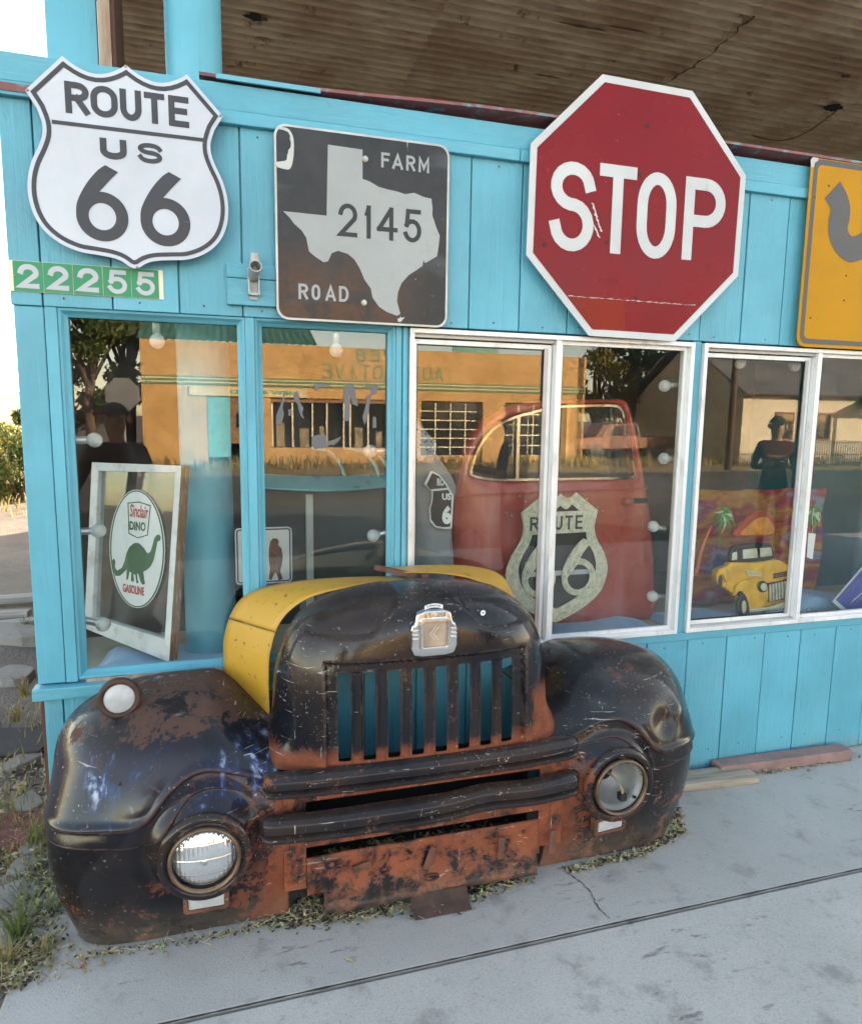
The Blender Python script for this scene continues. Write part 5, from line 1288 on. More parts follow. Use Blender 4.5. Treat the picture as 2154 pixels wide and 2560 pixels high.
MB().prism([(xo+(x-xo)*.84, gcz+(z-gcz)*.86) for x, z in go], Yg+.009, Yg+.012).build('backing', M['ink2'], gs)
for yy in (1190, 1490):
    za_ = P(*z6(930, yy), Yg).z; MB().box(gi[0][0]*0+xo-.15, xo+.15, Yg+.0035, Yg+.0065, za_-.010, za_+.010).build('cross_bar', M['galv'], gs)
for q in ((705, 1035), (738, 1068), (625, 1132), (655, 1150), (1080, 1030), (1098, 1052), (1160, 1105), (1190, 1125), (965, 1720), (948, 1752)):
    p = P(*z6(*q), Yg); MB().lathe([(0, .004), (.003, .0035), (.005, 0)], (p.x, Yg, p.z), n=10).build('rivet', M['screw'], gs, smooth=True)
for q in ((745, 1485), (870, 1460), (735, 1430), (985, 1478), (1120, 1475), (1105, 1570), (965, 1505), (1000, 1390)):
    p = P(*z6(*q), Yg); MB().lathe([(0, .004), (.003, .0035), (.005, 0)], (p.x, Yg-.0042, p.z), n=10).build('rivet', M['screw'], gs, smooth=True)
finish(gs, (xo, Yg, go[0][1] if 0 else .66))

# ---- grey T-shirt with a black shield print
Yt = .17
tee = thing('t_shirt', 'grey T-shirt with black ROUTE 66 shield print hanging beside the red door', 'shirt')
def T(l): return [(P(*z6(*p), Yt).x, P(*z6(*p), Yt).z) for p in l]
M['tee'] = cloth_mat('heather_grey_cotton', (.20, .205, .22)); M['print'] = plain('shirt_print_black', (.012, .012, .014), .8); M['printw'] = plain('shirt_print_white', (.55, .55, .56), .8)
tl = T([(30, 600), (70, 600), (140, 700), (240, 830), (322, 965), (312, 1060), (300, 1220), (318, 1450), (322, 1600)]); tl = smooth_poly(tl, 5)
ctr = [(P(*z6(90, lerp(600, 1600, i/(len(tl)-1))), Yt).x, lerp(tl[0][1], tl[-1][1], i/(len(tl)-1))) for i in range(len(tl))]
rows = []
for (xr, zr), (xc_, zc_) in zip(tl, ctr):
    row = []
    for k in range(17):
        a = k/16; x_ = lerp(xc_-.055, xr, a); z_ = zr; row.append((x_, Yt-.05*math.sin(math.pi*a)**.6+.006*math.sin(40*x_+12*z_), z_))
    rows.append(row)
o = MB().grid(rows).build('shirt_body', M['tee'], tee, smooth=True); md = o.modifiers.new('skin', 'SOLIDIFY'); md.thickness = .004; md.offset = 1
def TP(x, y, l): p = P(*z6(x, y), Yt-.058); return (p.x, Yt-.060-l, p.z)
prn = [(180, 885), (140, 962), (185, 1008), (183, 1060), (168, 1110), (172, 1180), (205, 1220), (255, 1228), (302, 1226), (308, 1130), (312, 1030), (270, 960), (225, 905)]
b = MB(); b.add([TP(*q, 0) for q in prn], [tuple(range(len(prn)))]); o = b.build('shield_print', M['printw'], tee)
cxp, cyp = 235, 1070; b = MB(); b.add([TP(cxp+(q[0]-cxp)*.86, cyp+(q[1]-cyp)*.93, .0008) for q in prn], [tuple(range(len(prn)))]); b.build('shield_fill', M['print'], o)
b = MB(); b.add([TP(*q, .0014) for q in ((180, 995), (285, 985), (285, 997), (182, 1007))], [(0, 1, 2, 3)]); b.build('shield_line', M['printw'], o)
word('RO', lambda x, y, l: TP(x, y, .0014), 215, 258, 975, 930, M['printw'], o, .05); word('US', lambda x, y, l: TP(x, y, .0014), 245, 298, 1058, 1018, M['printw'], o, .04); word('6', lambda x, y, l: TP(x, y, .0014), 245, 300, 1200, 1090, M['printw'], o, .06)
bnd = smooth_poly([(55, 560), (92, 560), (150, 650), (205, 720), (205, 790), (160, 800), (120, 830), (90, 800), (55, 700)], 2, True)
b = MB(); b.add([(P(*z6(*q), Yt-.07).x, Yt-.07+.012*math.sin(q[1]*.05), P(*z6(*q), Yt-.07).z) for q in bnd], [tuple(range(len(bnd)))])
def bandana():
    t = NT('bandana_paisley'); v = t.pos(); d = t.vor(v, 70); c = t.mix(t.ramp(d, .25, .3), (.10, .10, .11), (.36, .36, .38)); t.set(c, .9); return t.mat
o = b.build('bandana', bandana(), tee); md = o.modifiers.new('skin', 'SOLIDIFY'); md.thickness = .003
finish(tee, (T([(180, 1600)])[0][0], Yt, .62))

# ---- cut metal picture: yellow pickup with palms and a setting sun
Ya = .16
art = thing('pickup_picture', 'painted cut metal picture of a yellow pickup with palm trees and sunset', 'picture')
def A(l, Y=Ya): return [(P(*z7(*p), Y).x, P(*z7(*p), Y).z) for p in l]
def amat(n, c, r_=.35): return plain(n, c, r_, 0, .22, 18, .1, 40)
M['ay'] = amat('picture_yellow', (.60, .33, .015)); M['ak'] = amat('picture_black', (.012, .012, .014)); M['ac'] = amat('picture_cream', (.50, .47, .36)); M['ar'] = amat('picture_red', (.36, .05, .02)); M['ao'] = amat('picture_orange', (.52, .20, .03)); M['ag'] = amat('picture_green', (.05, .20, .03)); M['agw'] = amat('picture_pale_green', (.30, .42, .25)); M['at'] = amat('picture_trunk', (.40, .10, .02))
def piece(name, pts, y0, y1, mat, par=art, bev=.004, sm=True):
    q = A(pts); q = smooth_poly(q, 3, True) if sm else q
    return MB().prism(q, Ya+y0, Ya+y1).build(name, M[mat], par, bevel=bev, smooth=35)
body = piece('truck_body', [(330, 1530), (385, 1512), (410, 1488), (560, 1488), (690, 1470), (770, 1515), (812, 1560), (815, 1620), (806, 1695), (740, 1735), (600, 1765), (515, 1780), (480, 1750), (440, 1700), (395, 1660), (345, 1625), (318, 1590), (315, 1555)], -.03, .0, 'ay')
piece('cab', [(408, 1495), (418, 1420), (440, 1388), (540, 1370), (640, 1370), (668, 1395), (678, 1455), (640, 1476), (540, 1488), (470, 1495)], -.024, .0, 'ak')
for q in ([(418, 1430), (446, 1420), (446, 1470), (414, 1475)], [(482, 1410), (568, 1400), (572, 1458), (482, 1466)], [(586, 1400), (655, 1396), (662, 1446), (590, 1455)]): piece('cab_window', q, -.030, -.0245, 'ac', sm=False, bev=.002)
piece('front_fender', [(418, 1690), (425, 1630), (470, 1595), (540, 1580), (600, 1590), (620, 1640), (610, 1740), (520, 1778), (490, 1720), (465, 1665), (440, 1660)], -.046, -.0305, 'ay', bev=.006)
piece('rear_fender', [(310, 1590), (318, 1535), (350, 1518), (385, 1525), (392, 1580), (370, 1610), (350, 1560), (332, 1565), (325, 1620)], -.040, -.0305, 'ay')
piece('wheel_arch', [(418, 1700), (440, 1650), (475, 1670), (500, 1740), (520, 1785), (490, 1790), (460, 1690)], -.035, -.0305, 'ak')
piece('tyre', [(430, 1740), (440, 1690), (462, 1668), (485, 1690), (500, 1750), (490, 1800), (455, 1812), (435, 1795)], -.052, -.035, 'ak', bev=.006)
piece('wheel_hub', [(450, 1745), (458, 1715), (470, 1715), (478, 1750), (470, 1785), (456, 1785)], -.056, -.0525, 'ac', bev=.002)
piece('tyre', [(318, 1600), (322, 1570), (336, 1560), (344, 1590), (338, 1630), (324, 1630)], -.044, -.0405, 'ak', bev=.003)
piece('grille', [(618, 1612), (700, 1600), (802, 1572), (800, 1685), (720, 1712), (622, 1728)], -.040, -.0305, 'ak', sm=False, bev=.003)
for k in range(9):
    t = k/8.5; x_ = lerp(628, 782, t); ya_ = lerp(1618, 1584, t); yb_ = lerp(1720, 1688, t); piece('grille_bar', [(x_, ya_), (x_+10, ya_-2), (x_+12, yb_-2), (x_+2, yb_)], -.048, -.0405, 'ac', sm=False, bev=.002)
for k in range(3): piece('hood_vent', [(492+6*k, 1528+14*k), (590, 1546+10*k), (588, 1552+10*k), (494+6*k, 1537+14*k)], -.036, -.0305, 'ac', sm=False, bev=.001)
for k in range(3): piece('nose_vent', [(665, 1578-11*k), (770-8*k, 1556-9*k), (768-8*k, 1562-9*k), (665, 1585-11*k)], -.036, -.0305, 'ak', sm=False, bev=.001)
piece('bumper', [(500, 1765), (620, 1752), (805, 1692), (812, 1712), (700, 1760), (505, 1788)], -.054, -.0465, 'ac', sm=False, bev=.004)
piece('headlight', [(580+30*math.cos(i*math.tau/14), 1628+36*math.sin(i*math.tau/14)) for i in range(14)], -.056, -.0465, 'ak', sm=False); piece('headlight_lens', [(580+20*math.cos(i*math.tau/14), 1628+25*math.sin(i*math.tau/14)) for i in range(14)], -.062, -.0565, 'ac', sm=False)
piece('sun_disc', [(440, 1325), (500, 1245), (560, 1192), (620, 1178), (670, 1200), (696, 1260), (700, 1322), (570, 1330)], -.012, .0, 'ar'); piece('sun_core', [(480, 1318), (530, 1262), (585, 1218), (630, 1212), (668, 1240), (684, 1312), (580, 1322)], -.016, -.0125, 'ao')
b = MB(); q = A([(205, 1575), (235, 1440), (270, 1340), (305, 1262)]); b.tube([(x, Ya-.01, z) for x, z in smooth_poly(q, 4)], [.012-.0005*k for k in range(13)], 8).build('palm_trunk', M['at'], art, smooth=True)
q = A([(905, 1330), (900, 1260), (895, 1210)]); MB().tube([(x, Ya-.01, z) for x, z in smooth_poly(q, 4)], .008, 8).build('palm_trunk', M['at'], art, smooth=True)
def frond(cx_, cy_, ang, ln, droop, mat):
    c = A([(cx_, cy_)])[0]; b = MB(); pts = []
    L = []; Rr = []
    for k in range(9):
        t = k/8; x_ = c[0]+ln*t*math.cos(ang); z_ = c[1]+ln*t*math.sin(ang)-droop*t*t; w = .011*math.sin(math.pi*min(1, t*.9+.1))*(1 if k % 2 else .55)
        nx, nz = -math.sin(ang), math.cos(ang); L.append((x_+nx*w, Ya-.022-.02*math.sin(math.pi*t), z_+nz*w)); Rr.append((x_-nx*w, Ya-.026-.02*math.sin(math.pi*t), z_-nz*w))
    b.grid([[a_, c_] for a_, c_ in zip(L, Rr)]); o = b.build('palm_frond', M[mat], art); md = o.modifiers.new('skin', 'SOLIDIFY'); md.thickness = .003
rr = random.Random(31)
for k in range(11): frond(362, 1190, math.tau*k/11+.2, rr.uniform(.055, .08), .03, 'ag' if k % 4 else 'agw')
for k in range(9): frond(905, 1185, math.tau*k/9+.1, rr.uniform(.055, .078), .03, 'ag' if k % 4 else 'agw')
finish(art, (A([(560, 1800)])[0][0], Ya, .63))
# tie-dyed cloth behind the picture
def dye():
    t = NT('tie_dye'); v = t.pos((1., 1, 2.6)); n = t.noise(v, 3.2, 3, .5, .25); n2 = t.noise(v, 4.2, 3, .5, .2)
    cr = t.n('ShaderNodeValToRGB'); e = cr.color_ramp.elements; e[0].position = .3; e[0].color = (.02, .03, .13, 1); e[1].position = .72; e[1].color = (.02, .05, .16, 1)
    for ps, cl in ((.40, (.22, .02, .03)), (.48, (.28, .14, .02)), (.56, (.20, .02, .06)), (.64, (.16, .19, .22))): x = cr.color_ramp.elements.new(ps); x.color = (*cl, 1)
    t.l(n, cr.inputs[0]); t.set(t.mix(t.ramp(n2, .55, .7), cr.outputs[0], (.20, .025, .03)), .9); return t.mat
q0 = P(*z7(225, 1040), .42); q1 = P(*z7(1010, 1020), .42); zlow = .62; rows = []
for j in range(14):
    rows.append([(lerp(q0.x, q1.x, i/40), .42+.012*math.sin(i*.9)+.01*math.sin(j*.7+i*.3), lerp(q0.z-.01, zlow, j/13)+.004*math.sin(i*.5)*(j == 0)) for i in range(41)])
o = MB().grid(rows).build('tie_dye_cloth', dye(), smooth=True); md = o.modifiers.new('skin', 'SOLIDIFY'); md.thickness = .003; tag(o, 'multicoloured tie-dyed cloth hung behind the pickup picture', 'cloth')
# price tag
tg = thing('price_tag', 'blank white paper price tag hanging by a string in the right window', 'tag')
q = [P(*z7(*p), .08) for p in ((913, 1312), (958, 1318), (938, 1475), (903, 1462))]; b = MB(); b.add([(p.x, .08, p.z) for p in q]+[(p.x, .081, p.z) for p in q], [(0, 1, 2, 3), (7, 6, 5, 4), (0, 4, 5, 1), (1, 5, 6, 2), (2, 6, 7, 3), (3, 7, 4, 0)]); b.build('tag_card', M['sticker'], tg, fix=True)
MB().tube([(P(*z7(*p), .08).x, .0805, P(*z7(*p), .08).z) for p in ((935, 1316), (942, 1270), (936, 1220), (948, 1160))], .0012, 5).build('string', M['sticker'], tg)
finish(tg, q[3])
# blue security sign leaning in the corner
ss = thing('security_sign', 'torn blue PROTECTED BY security sign leaning in the right window corner', 'sign')
def S(x, y, l): p = P(*z7(x, y), .115); return (p.x, .115-l+.0, p.z)
po = [(1240, 1528), (1100, 1690), (1060, 1738), (1130, 1800), (1300, 1790), (1560, 1690), (1640, 1500), (1560, 1380), (1400, 1390)]
M['sblue'] = plain('security_blue', (.035, .055, .28), .4, 0, .15, 12)
b = MB(); f = [S(*q, 0) for q in po]; n = len(f); b.add(f+[(x, y+.004, z) for x, y, z in f], [tuple(range(n)), tuple(range(2*n-1, n-1, -1))]+[(i, n+i, n+(i+1) % n, (i+1) % n) for i in range(n)]); b.build('panel', M['sheetw'], ss, fix=True)
cxs, cys = 1340, 1600; b = MB(); b.add([S(cxs+(q[0]-cxs)*.93, cys+(q[1]-cys)*.91, .0012) for q in po], [tuple(range(n))]); b.build('blue_field', M['sblue'], ss)
def rotS(x0, y0, ang): return lambda x, y, l: S(x0+x*math.cos(ang)+y*math.sin(ang), y0-x*math.sin(ang)*1.0+y*math.cos(ang)*-1*-1*(-1) if 0 else y0-x*math.sin(ang)-y*math.cos(ang), .002)
word('PROTECTED', rotS(1128, 1690, R(42)), 0, 150, 0, 18, M['printw'], ss, .01); word('BY', rotS(1180, 1662, R(42)), 0, 32, 0, 18, M['printw'], ss, .01)
word('BRINKS', rotS(1165, 1752, R(40)), 0, 210, 0, 42, M['printw'], ss, .05); word('HOME SECURITY', rotS(1178, 1768, R(40)), 0, 260, 0, 18, M['printw'], ss, .01)
finish(ss, S(1130, 1800, 0))
# yellow wooden trap with grey spring
tp = thing('wooden_trap', 'small yellow wooden trap with a bent wire on the right window shelf', 'trap')
pa = P(*z7(885, 1790), .10); MB().box(pa.x-.02, pa.x+.10, .085, .13, .6125, .6265).build('base', M['ay'], tp, bevel=.003)
MB().tube([(pa.x+.02, .10, .627), (pa.x+.022, .105, .66), (pa.x+.045, .108, .668), (pa.x+.066, .105, .655), (pa.x+.07, .10, .627)], .004, 7).build('spring_wire', M['screw'], tp, smooth=True)
finish(tp, (pa.x, .1, .6125))

# ---- behind the second window: case with arched ribs, post, old sign
cs = thing('glass_case', 'turquoise rimmed display case with arched ribs behind the second window', 'display case')
Yc = .75
def C5(x, y, Y=Yc): return P(*z5(x, y), Y)
a0 = C5(150, 1270); a1 = C5(1120, 1262); M['tealcase'] = plain('case_teal', (.16, .42, .48), .3, .2, .15, 5); M['casew'] = plain('case_white', (.55, .56, .56), .4, 0, .1)
rows = []
for i in range(25):
    t = i/24; x_ = lerp(a0.x, a1.x, t); bow = -.05*math.sin(math.pi*t); rows.append([(x_, Yc+bow-.03*math.cos(k*math.pi/6)*(1 if 1 else 0), lerp(a0.z, a1.z, t)-.0+.030*math.sin(k*math.pi/6-math.pi/2+0)*1.0-.012*math.sin(math.pi*t)) for k in range(7)])
o = MB().grid(rows).build('rim', M['tealcase'], cs, smooth=True); md = o.modifiers.new('skin', 'SOLIDIFY'); md.thickness = .01
for (xa_, xb_) in ((385, 780), (640, 1035), (880, 1120)):
    p0 = C5(xb_, 1232); top = C5(xb_-110, 1045); path = [(p0.x, Yc-.02, p0.z), (C5(xb_-25, 1150).x, Yc, C5(xb_-25, 1150).z), (C5(xb_-60, 1090).x, Yc+.03, C5(xb_-60, 1090).z), (top.x, Yc+.08, top.z), (C5(xb_-220, 1030).x, Yc+.12, C5(xb_-220, 1030).z)]
    MB().tube(smooth_poly(path, 4), .008, 8).build('arched_rib', M['tealcase'], cs, smooth=True)
pc = C5(520, 1310); MB().box(pc.x-.016, pc.x+.016, Yc, Yc+.03, .0125, pc.z-.035).build('case_post', M['casew'], cs, bevel=.003)
MB().box(a0.x+.02, a1.x-.02, Yc+.06, Yc+.07, .0125, a0.z-.04).build('case_front', M['room'], cs)
finish(cs, (pc.x, Yc, .0125))
os_ = thing('silhouette_sign', 'white metal sign with a rusty brown figure leaning low behind the second window', 'sign')
Yo = .22; q = [P(*z5(*p), Yo) for p in ((-40, 1640), (375, 1608), (392, 2020), (60, 2060))]
xs_ = [p.x for p in q]; zs_ = [p.z for p in q]
b = MB(); poly = rrect(min(xs_), max(xs_), min(zs_)+.01, max(zs_), .016, 5); b.prism(poly, Yo, Yo+.003); b.build('panel', M['sheetw'], os_)
a_ = offset_poly(ccw(poly), .005); c_ = offset_poly(ccw(poly), .010); n = len(a_); b = MB(); b.add([(x, Yo-.0008, z) for x, z in a_]+[(x, Yo-.0008, z) for x, z in c_], [(i, (i+1) % n, n+(i+1) % n, n+i) for i in range(n)]); b.build('border_stripe', M['sb'], os_)
fig = [(225, 1720), (245, 1695), (275, 1695), (290, 1715), (285, 1745), (310, 1770), (320, 1840), (310, 1900), (300, 1940), (320, 2000), (290, 2010), (270, 1950), (255, 1960), (235, 2010), (215, 2000), (225, 1920), (215, 1850), (215, 1780)]
b = MB(); b.add([(P(*z5(*p), Yo).x, Yo-.0014, P(*z5(*p), Yo).z) for p in fig], [tuple(range(len(fig)))]); b.build('figure_mark', M['rustmetal'], os_)
finish(os_, (sum(xs_)/4, Yo, min(zs_)))
# torn sticker remnants on the second pane
M['tape'] = plain('torn_grey_film', (.13, .125, .13), .7, 0, .08)
pane2 = [o for o in store.children if o.name.startswith('window') and o.name.split('.')[0] == 'window'][1]
for poly in ([(330, 590), (345, 590), (325, 690), (318, 720), (330, 760), (312, 835), (268, 838), (272, 770), (300, 700), (320, 640)], [(402, 600), (430, 585), (440, 630), (450, 680), (475, 720), (465, 760), (480, 800), (455, 780), (440, 740), (430, 690), (405, 660)], [(555, 540), (600, 535), (675, 545), (655, 560), (590, 560), (580, 590), (560, 580)], [(790, 545), (850, 545), (885, 705), (840, 690), (820, 600), (815, 820), (775, 810), (785, 700), (770, 620)], [(950, 550), (1030, 550), (1025, 610), (985, 620), (970, 680), (960, 760), (935, 850), (915, 790), (940, 700), (945, 640), (985, 600), (985, 575), (940, 570)], [(540, 930), (600, 915), (650, 920), (650, 970), (690, 960), (760, 930), (735, 970), (700, 1000), (680, 990), (640, 1020), (560, 1025), (535, 990)], [(995, 780), (1020, 790), (1022, 865), (990, 870)], [(360, 730), (385, 728), (378, 775), (362, 778)]):
    b = MB(); b.add([(P(*z5(*p), .0295).x, .0295, P(*z5(*p), .0295).z) for p in poly], [tuple(range(len(poly)))]); o = b.build('sticker_remnant', M['tape'], pane2)

# ---- globe bulbs round the windows
def bulb_glass():
    t = NT('frosted_bulb'); t.set((.62, .64, .65), .25, 0, .5, Transmission_Weight=.35, IOR=1.2); return t.mat
M['bulb'] = bulb_glass(); M['socket'] = plain('bulb_socket_metal', (.45, .46, .47), .35, .8, .1)
pb_ = thing('globe_bulb', 'x', 'light bulb', group='globe bulbs round the windows')
MB().lathe([(0, 0), (.0125, 0), (.0125, .034), (.011, .036)], (0, 0, 0), (1, 0, 0), 20).build('socket', M['socket'], pb_, smooth=40)
MB().lathe([(.010, .033), (.013, .038)]+[(.0245*math.sin(R(a)), .060-.0245*math.cos(R(a))) for a in range(30, 181, 12)], (0, 0, 0), (1, 0, 0), 24).build('globe', M['bulb'], pb_, smooth=True)
spots = [((185, 1100), .07, (0, 0, .15), 'frosted globe bulb, upper of three along the left jamb of the leaning sash window'), ((196, 1329), .07, (0, 0, .15), 'frosted globe bulb, middle of three along the left jamb of the leaning sash window'), ((211, 1550), .07, (0, .35, .1), 'frosted globe bulb, lowest of three along the left jamb of the leaning sash window'), ((391, 806), .08, (0, R(90), 0), 'frosted globe bulb hanging at the top of the window with the leaning sash'),
    ((840, 833), .08, (0, R(90), 0), 'frosted globe bulb hanging at the top of the second window'), ((972, 1330), .07, (0, .2, R(180)), 'frosted globe bulb on the right jamb of the second window'), ((965, 1128), .10, (0, .0, R(180)), 'frosted globe bulb above another on the right jamb of the second window'),
    ((1692, 960), .08, (0, .15, R(180)), 'frosted globe bulb, highest of four beside the red door'), ((1690, 1146), .08, (0, 0, R(180)), 'frosted globe bulb, second highest of four beside the red door'), ((1662, 1322), .08, (0, -.2, R(180)), 'frosted globe bulb beside the red door handle, third from the top'), ((1660, 1492), .08, (0, -.1, R(180)), 'frosted globe bulb, lowest of four beside the red door'),
    ((1852, 872), .09, (0, R(90), 0), 'frosted globe bulb hanging at the top left of the pickup picture window'), ((1988, 880), .09, (0, R(90), 0), 'frosted globe bulb hanging at the top right of the pickup picture window')]
for k, (px_, Yb_, rot, lab) in enumerate(spots):
    o = pb_ if k == 0 else copy_tree(pb_); o.location = P(*px_, Yb_); o.rotation_euler = rot; o['label'] = lab
# ================================================================ across the street (seen in the window glass)
def Q(px, py, Ys):
    p = P(px, py, Ys); return Vector((p.x, -Ys, p.z))
def stucco():
    t = NT('tan_stucco'); v = t.pos(); n = t.noise(v, .7, 7, .6); f = t.noise(v, 5, 8, .7)
    cr = t.vor(t.pos((1.2, 1.2, .8)), 1.1, 'DISTANCE_TO_EDGE'); wob = t.m('ADD', cr, t.m('MULTIPLY', t.m('SUBTRACT', f, .5), .10))
    c = t.mix(t.ramp(n, .35, .65), (.40, .235, .085), (.48, .295, .12)); c = t.mix(t.ramp(f, .52, .7, 0, .5), c, (.30, .20, .10)); c = t.mix(t.ramp(wob, .022, .004, 0, .45), c, (.17, .11, .06)); c = t.mix(t.ramp(t.noise(v, 2.3, 8, .7), .50, .66, 0, .55), c, (.24, .15, .075))
    t.set(c, .95); t.bump(f, .4, .02); return t.mat
M['stucco'] = stucco(); M['stripeg'] = plain('green_stripe', (.06, .20, .13), .7); M['stripec'] = plain('cream_stripe', (.50, .42, .24), .8, 0, .1); M['greenroof'] = plain('green_sheet_metal', (.07, .20, .16), .5, .2, .2, 2)
M['dglass'] = plain('dark_shop_glass', (.015, .017, .018), .08, 0, .2, 1); M['mullion'] = plain('pale_mullion', (.55, .50, .40), .6); M['brown'] = plain('brown_boards', (.18, .10, .05), .8, 0, .3, 4, .3, stretch=(.3, 1, 6)); M['inlit'] = plain('shop_goods', (.20, .16, .10), .8, 0, .5, 6)
Ys = -24.0
ab = thing('auto_shop', 'tan stucco repair shop with green stripes across the street, reflected in the windows', 'building')
ZB, ZT = -.24, 4.15
wallx = [-2.8, .15, 1.65, 6.15, 7.45, 10.05, 11.0, 13.8, 14.6]
def wseg(x0, x1, z0, z1_, y0=Ys, y1=Ys-.4): MB().box(x0, x1, y1, y0, z0, z1_).build('wall', M['stucco'], ab)
wseg(-2.8, 14.6, 2.22, ZT); wseg(-2.8, -.62, ZB, 2.219); wseg(1.25, 1.65, ZB, 2.219); wseg(6.15, 7.45, ZB, 2.219); wseg(10.05, 11.0, ZB, 2.219); wseg(13.8, 14.6, ZB, 2.219); wseg(1.651, 6.149, ZB, .36)
MB().box(-2.8, 14.6, Ys-8.4, Ys-8.0, ZB, ZT).build('wall', M['stucco'], ab); MB().box(-2.8, -2.4, Ys-8, Ys-.41, ZB, ZT).build('wall', M['stucco'], ab); MB().box(14.2, 14.6, Ys-8, Ys-.41, ZB, ZT).build('wall', M['stucco'], ab)
MB().box(-2.39, 14.19, Ys-7.99, Ys-.41, 3.6, 3.75).build('roof', M['room'], ab)
for z, h, m in ((2.62, .05, 'stripeg'), (2.68, .06, 'stripec'), (2.75, .05, 'stripeg'), (2.81, .06, 'stripec'), (2.88, .04, 'stripeg')): MB().box(-2.79, 14.59, Ys+.002, Ys+.05, z, z+h-.004).build('cornice_stripe', M[m], ab)
# storefront
MB().box(1.65, 6.15, Ys-.30, Ys-.28, .361, 2.219).build('shop_window', M['dglass'], ab)
for x_ in (1.7, 2.45, 3.2, 3.75, 4.4, 4.65, 5.35, 6.08): MB().box(x_-.03, x_+.03, Ys-.27, Ys-.18, .37, 2.1).build('mullion', M['mullion'], ab)
MB().box(1.66, 6.14, Ys-.27, Ys-.10, 2.06, 2.215).build('header_board', M['brown'], ab)
for (x_, w_, h_) in ((2.0, .3, .9), (2.9, .35, .7), (3.6, .25, .8), (5.0, .3, .75), (5.8, .25, .6)): MB().box(x_-w_/2, x_+w_/2, Ys-.275, Ys-.272, .38, .38+h_).build('shelf_goods', M['inlit'], ab)
# garage doors with glazed panels
def garage(x0, x1, z1_, cols, rows_):
    MB().box(x0, x1, Ys-.32, Ys-.30, ZB, z1_).build('garage_door', M['dglass'], ab)
    for i in range(cols+1): x_ = lerp(x0+.03, x1-.03, i/cols); MB().box(x_-.025, x_+.025, Ys-.295, Ys-.26, ZB, z1_).build('door_stile', M['mullion'], ab)
    for j in range(rows_+1): z_ = lerp(ZB+.25, z1_-.02, j/rows_); MB().box(x0, x1, Ys-.295, Ys-.265, z_-.02, z_+.02).build('door_rail', M['mullion'], ab)
    MB().box(x0+.02, x1-.02, Ys-.259, Ys-.25, ZB, ZB+.25).build('door_panel', M['stucco'], ab)
garage(7.45, 10.05, 2.2, 4, 6); garage(11.0, 13.8, 2.2, 4, 5)
# painted words
fA = lambda x, z, l: (-x, Ys+.006+l, z)
xs_ = [-8.35+.495*i for i in range(10)]
for ch, x_ in zip('AUTOMOTIVE', xs_): glyph(ch, x_, x_+.36, 2.98, 3.52, .055, fA, M['stripeg'], ab)
for ch, x_ in zip('WEB', (-6.3, -5.75, -5.2)): glyph(ch, x_, x_+.38, 3.66, 4.12, .055, fA, M['stripeg'], ab)
# left porch: sign board, teal door, side panel, green roof
MB().box(-1.2, 3.0, Ys+.02, Ys+.08, 2.23, 2.55).build('sign_board', M['stripec'], ab)
word('NEW & USED', fA, -2.6, -.2, 2.32, 2.47, M['stripeg'], ab, .02).location.y = .08
MB().box(-.6, .18, Ys-.10, Ys-.06, .0, 2.2).build('shop_door', M['tealcase'], ab); MB().box(.19, 1.24, Ys-.12, Ys-.05, .5, 2.2).build('side_panel', M['brown'], ab); MB().box(.4, .9, Ys-.049, Ys-.03, 1.1, 1.6).build('small_window', M['dglass'], ab)
b = MB(); n = 60
for i in range(n):
    pass
rows = [[(x_, Ys-.1, ZT+.03+.02*math.cos(x_*24)), (x_, Ys-4.5, ZT+1.5+.02*math.cos(x_*24))] for x_ in [lerp(-2.9, 3.4, i/120) for i in range(121)]]
MB().grid(rows).build('green_roof', M['greenroof'], ab, smooth=True)
MB().box(9.2, 11.2, Ys-1.5, Ys-1.4, ZT, ZT+.5).build('roof_screen', M['greenroof'], ab)
finish(ab, (6, Ys, ZB))
tag(sheet('verge', -60, 60, -23.9, -18.6, -.232, plain('dry_verge', (.26, .20, .11), .95, 0, .3, 2, rnd=False)), kind='structure')

# ---- foliage helpers
def leaf_mat(name, a, c):
    t = NT(name); v = t.pos(); n = t.noise(v, 1.4, 4); f = t.noise(v, 23, 2); col = t.mix(t.ramp(n, .35, .65), a, c); col = t.mix(t.ramp(f, .4, .7, 0, .6), col, dk(c, 1.5)); t.set(col, .7, 0, .3)
    tl = t.n('ShaderNodeBsdfTranslucent'); t.l(col, tl.inputs[0]); mx = t.n('ShaderNodeMixShader'); mx.inputs[0].default_value = .3; t.l(t.b.outputs[0], mx.inputs[1]); t.l(tl.outputs[0], mx.inputs[2]); t.l(mx.outputs[0], t.out.inputs[0]); return t.mat
M['leafg'] = leaf_mat('green_leaves', (.035, .07, .018), (.075, .10, .025)); M['leafy'] = leaf_mat('yellow_green_leaves', (.10, .10, .02), (.17, .14, .03)); M['leafd'] = leaf_mat('dark_leaves', (.014, .035, .012), (.03, .055, .018)); M['bark'] = plain('bark', (.10, .07, .05), .95, 0, .3, 8, .6, 20, stretch=(4, 4, .7))
M['dry'] = leaf_mat('dry_grass', (.22, .17, .07), (.30, .25, .11)); M['grassg'] = leaf_mat('green_grass', (.08, .12, .03), (.14, .17, .05))
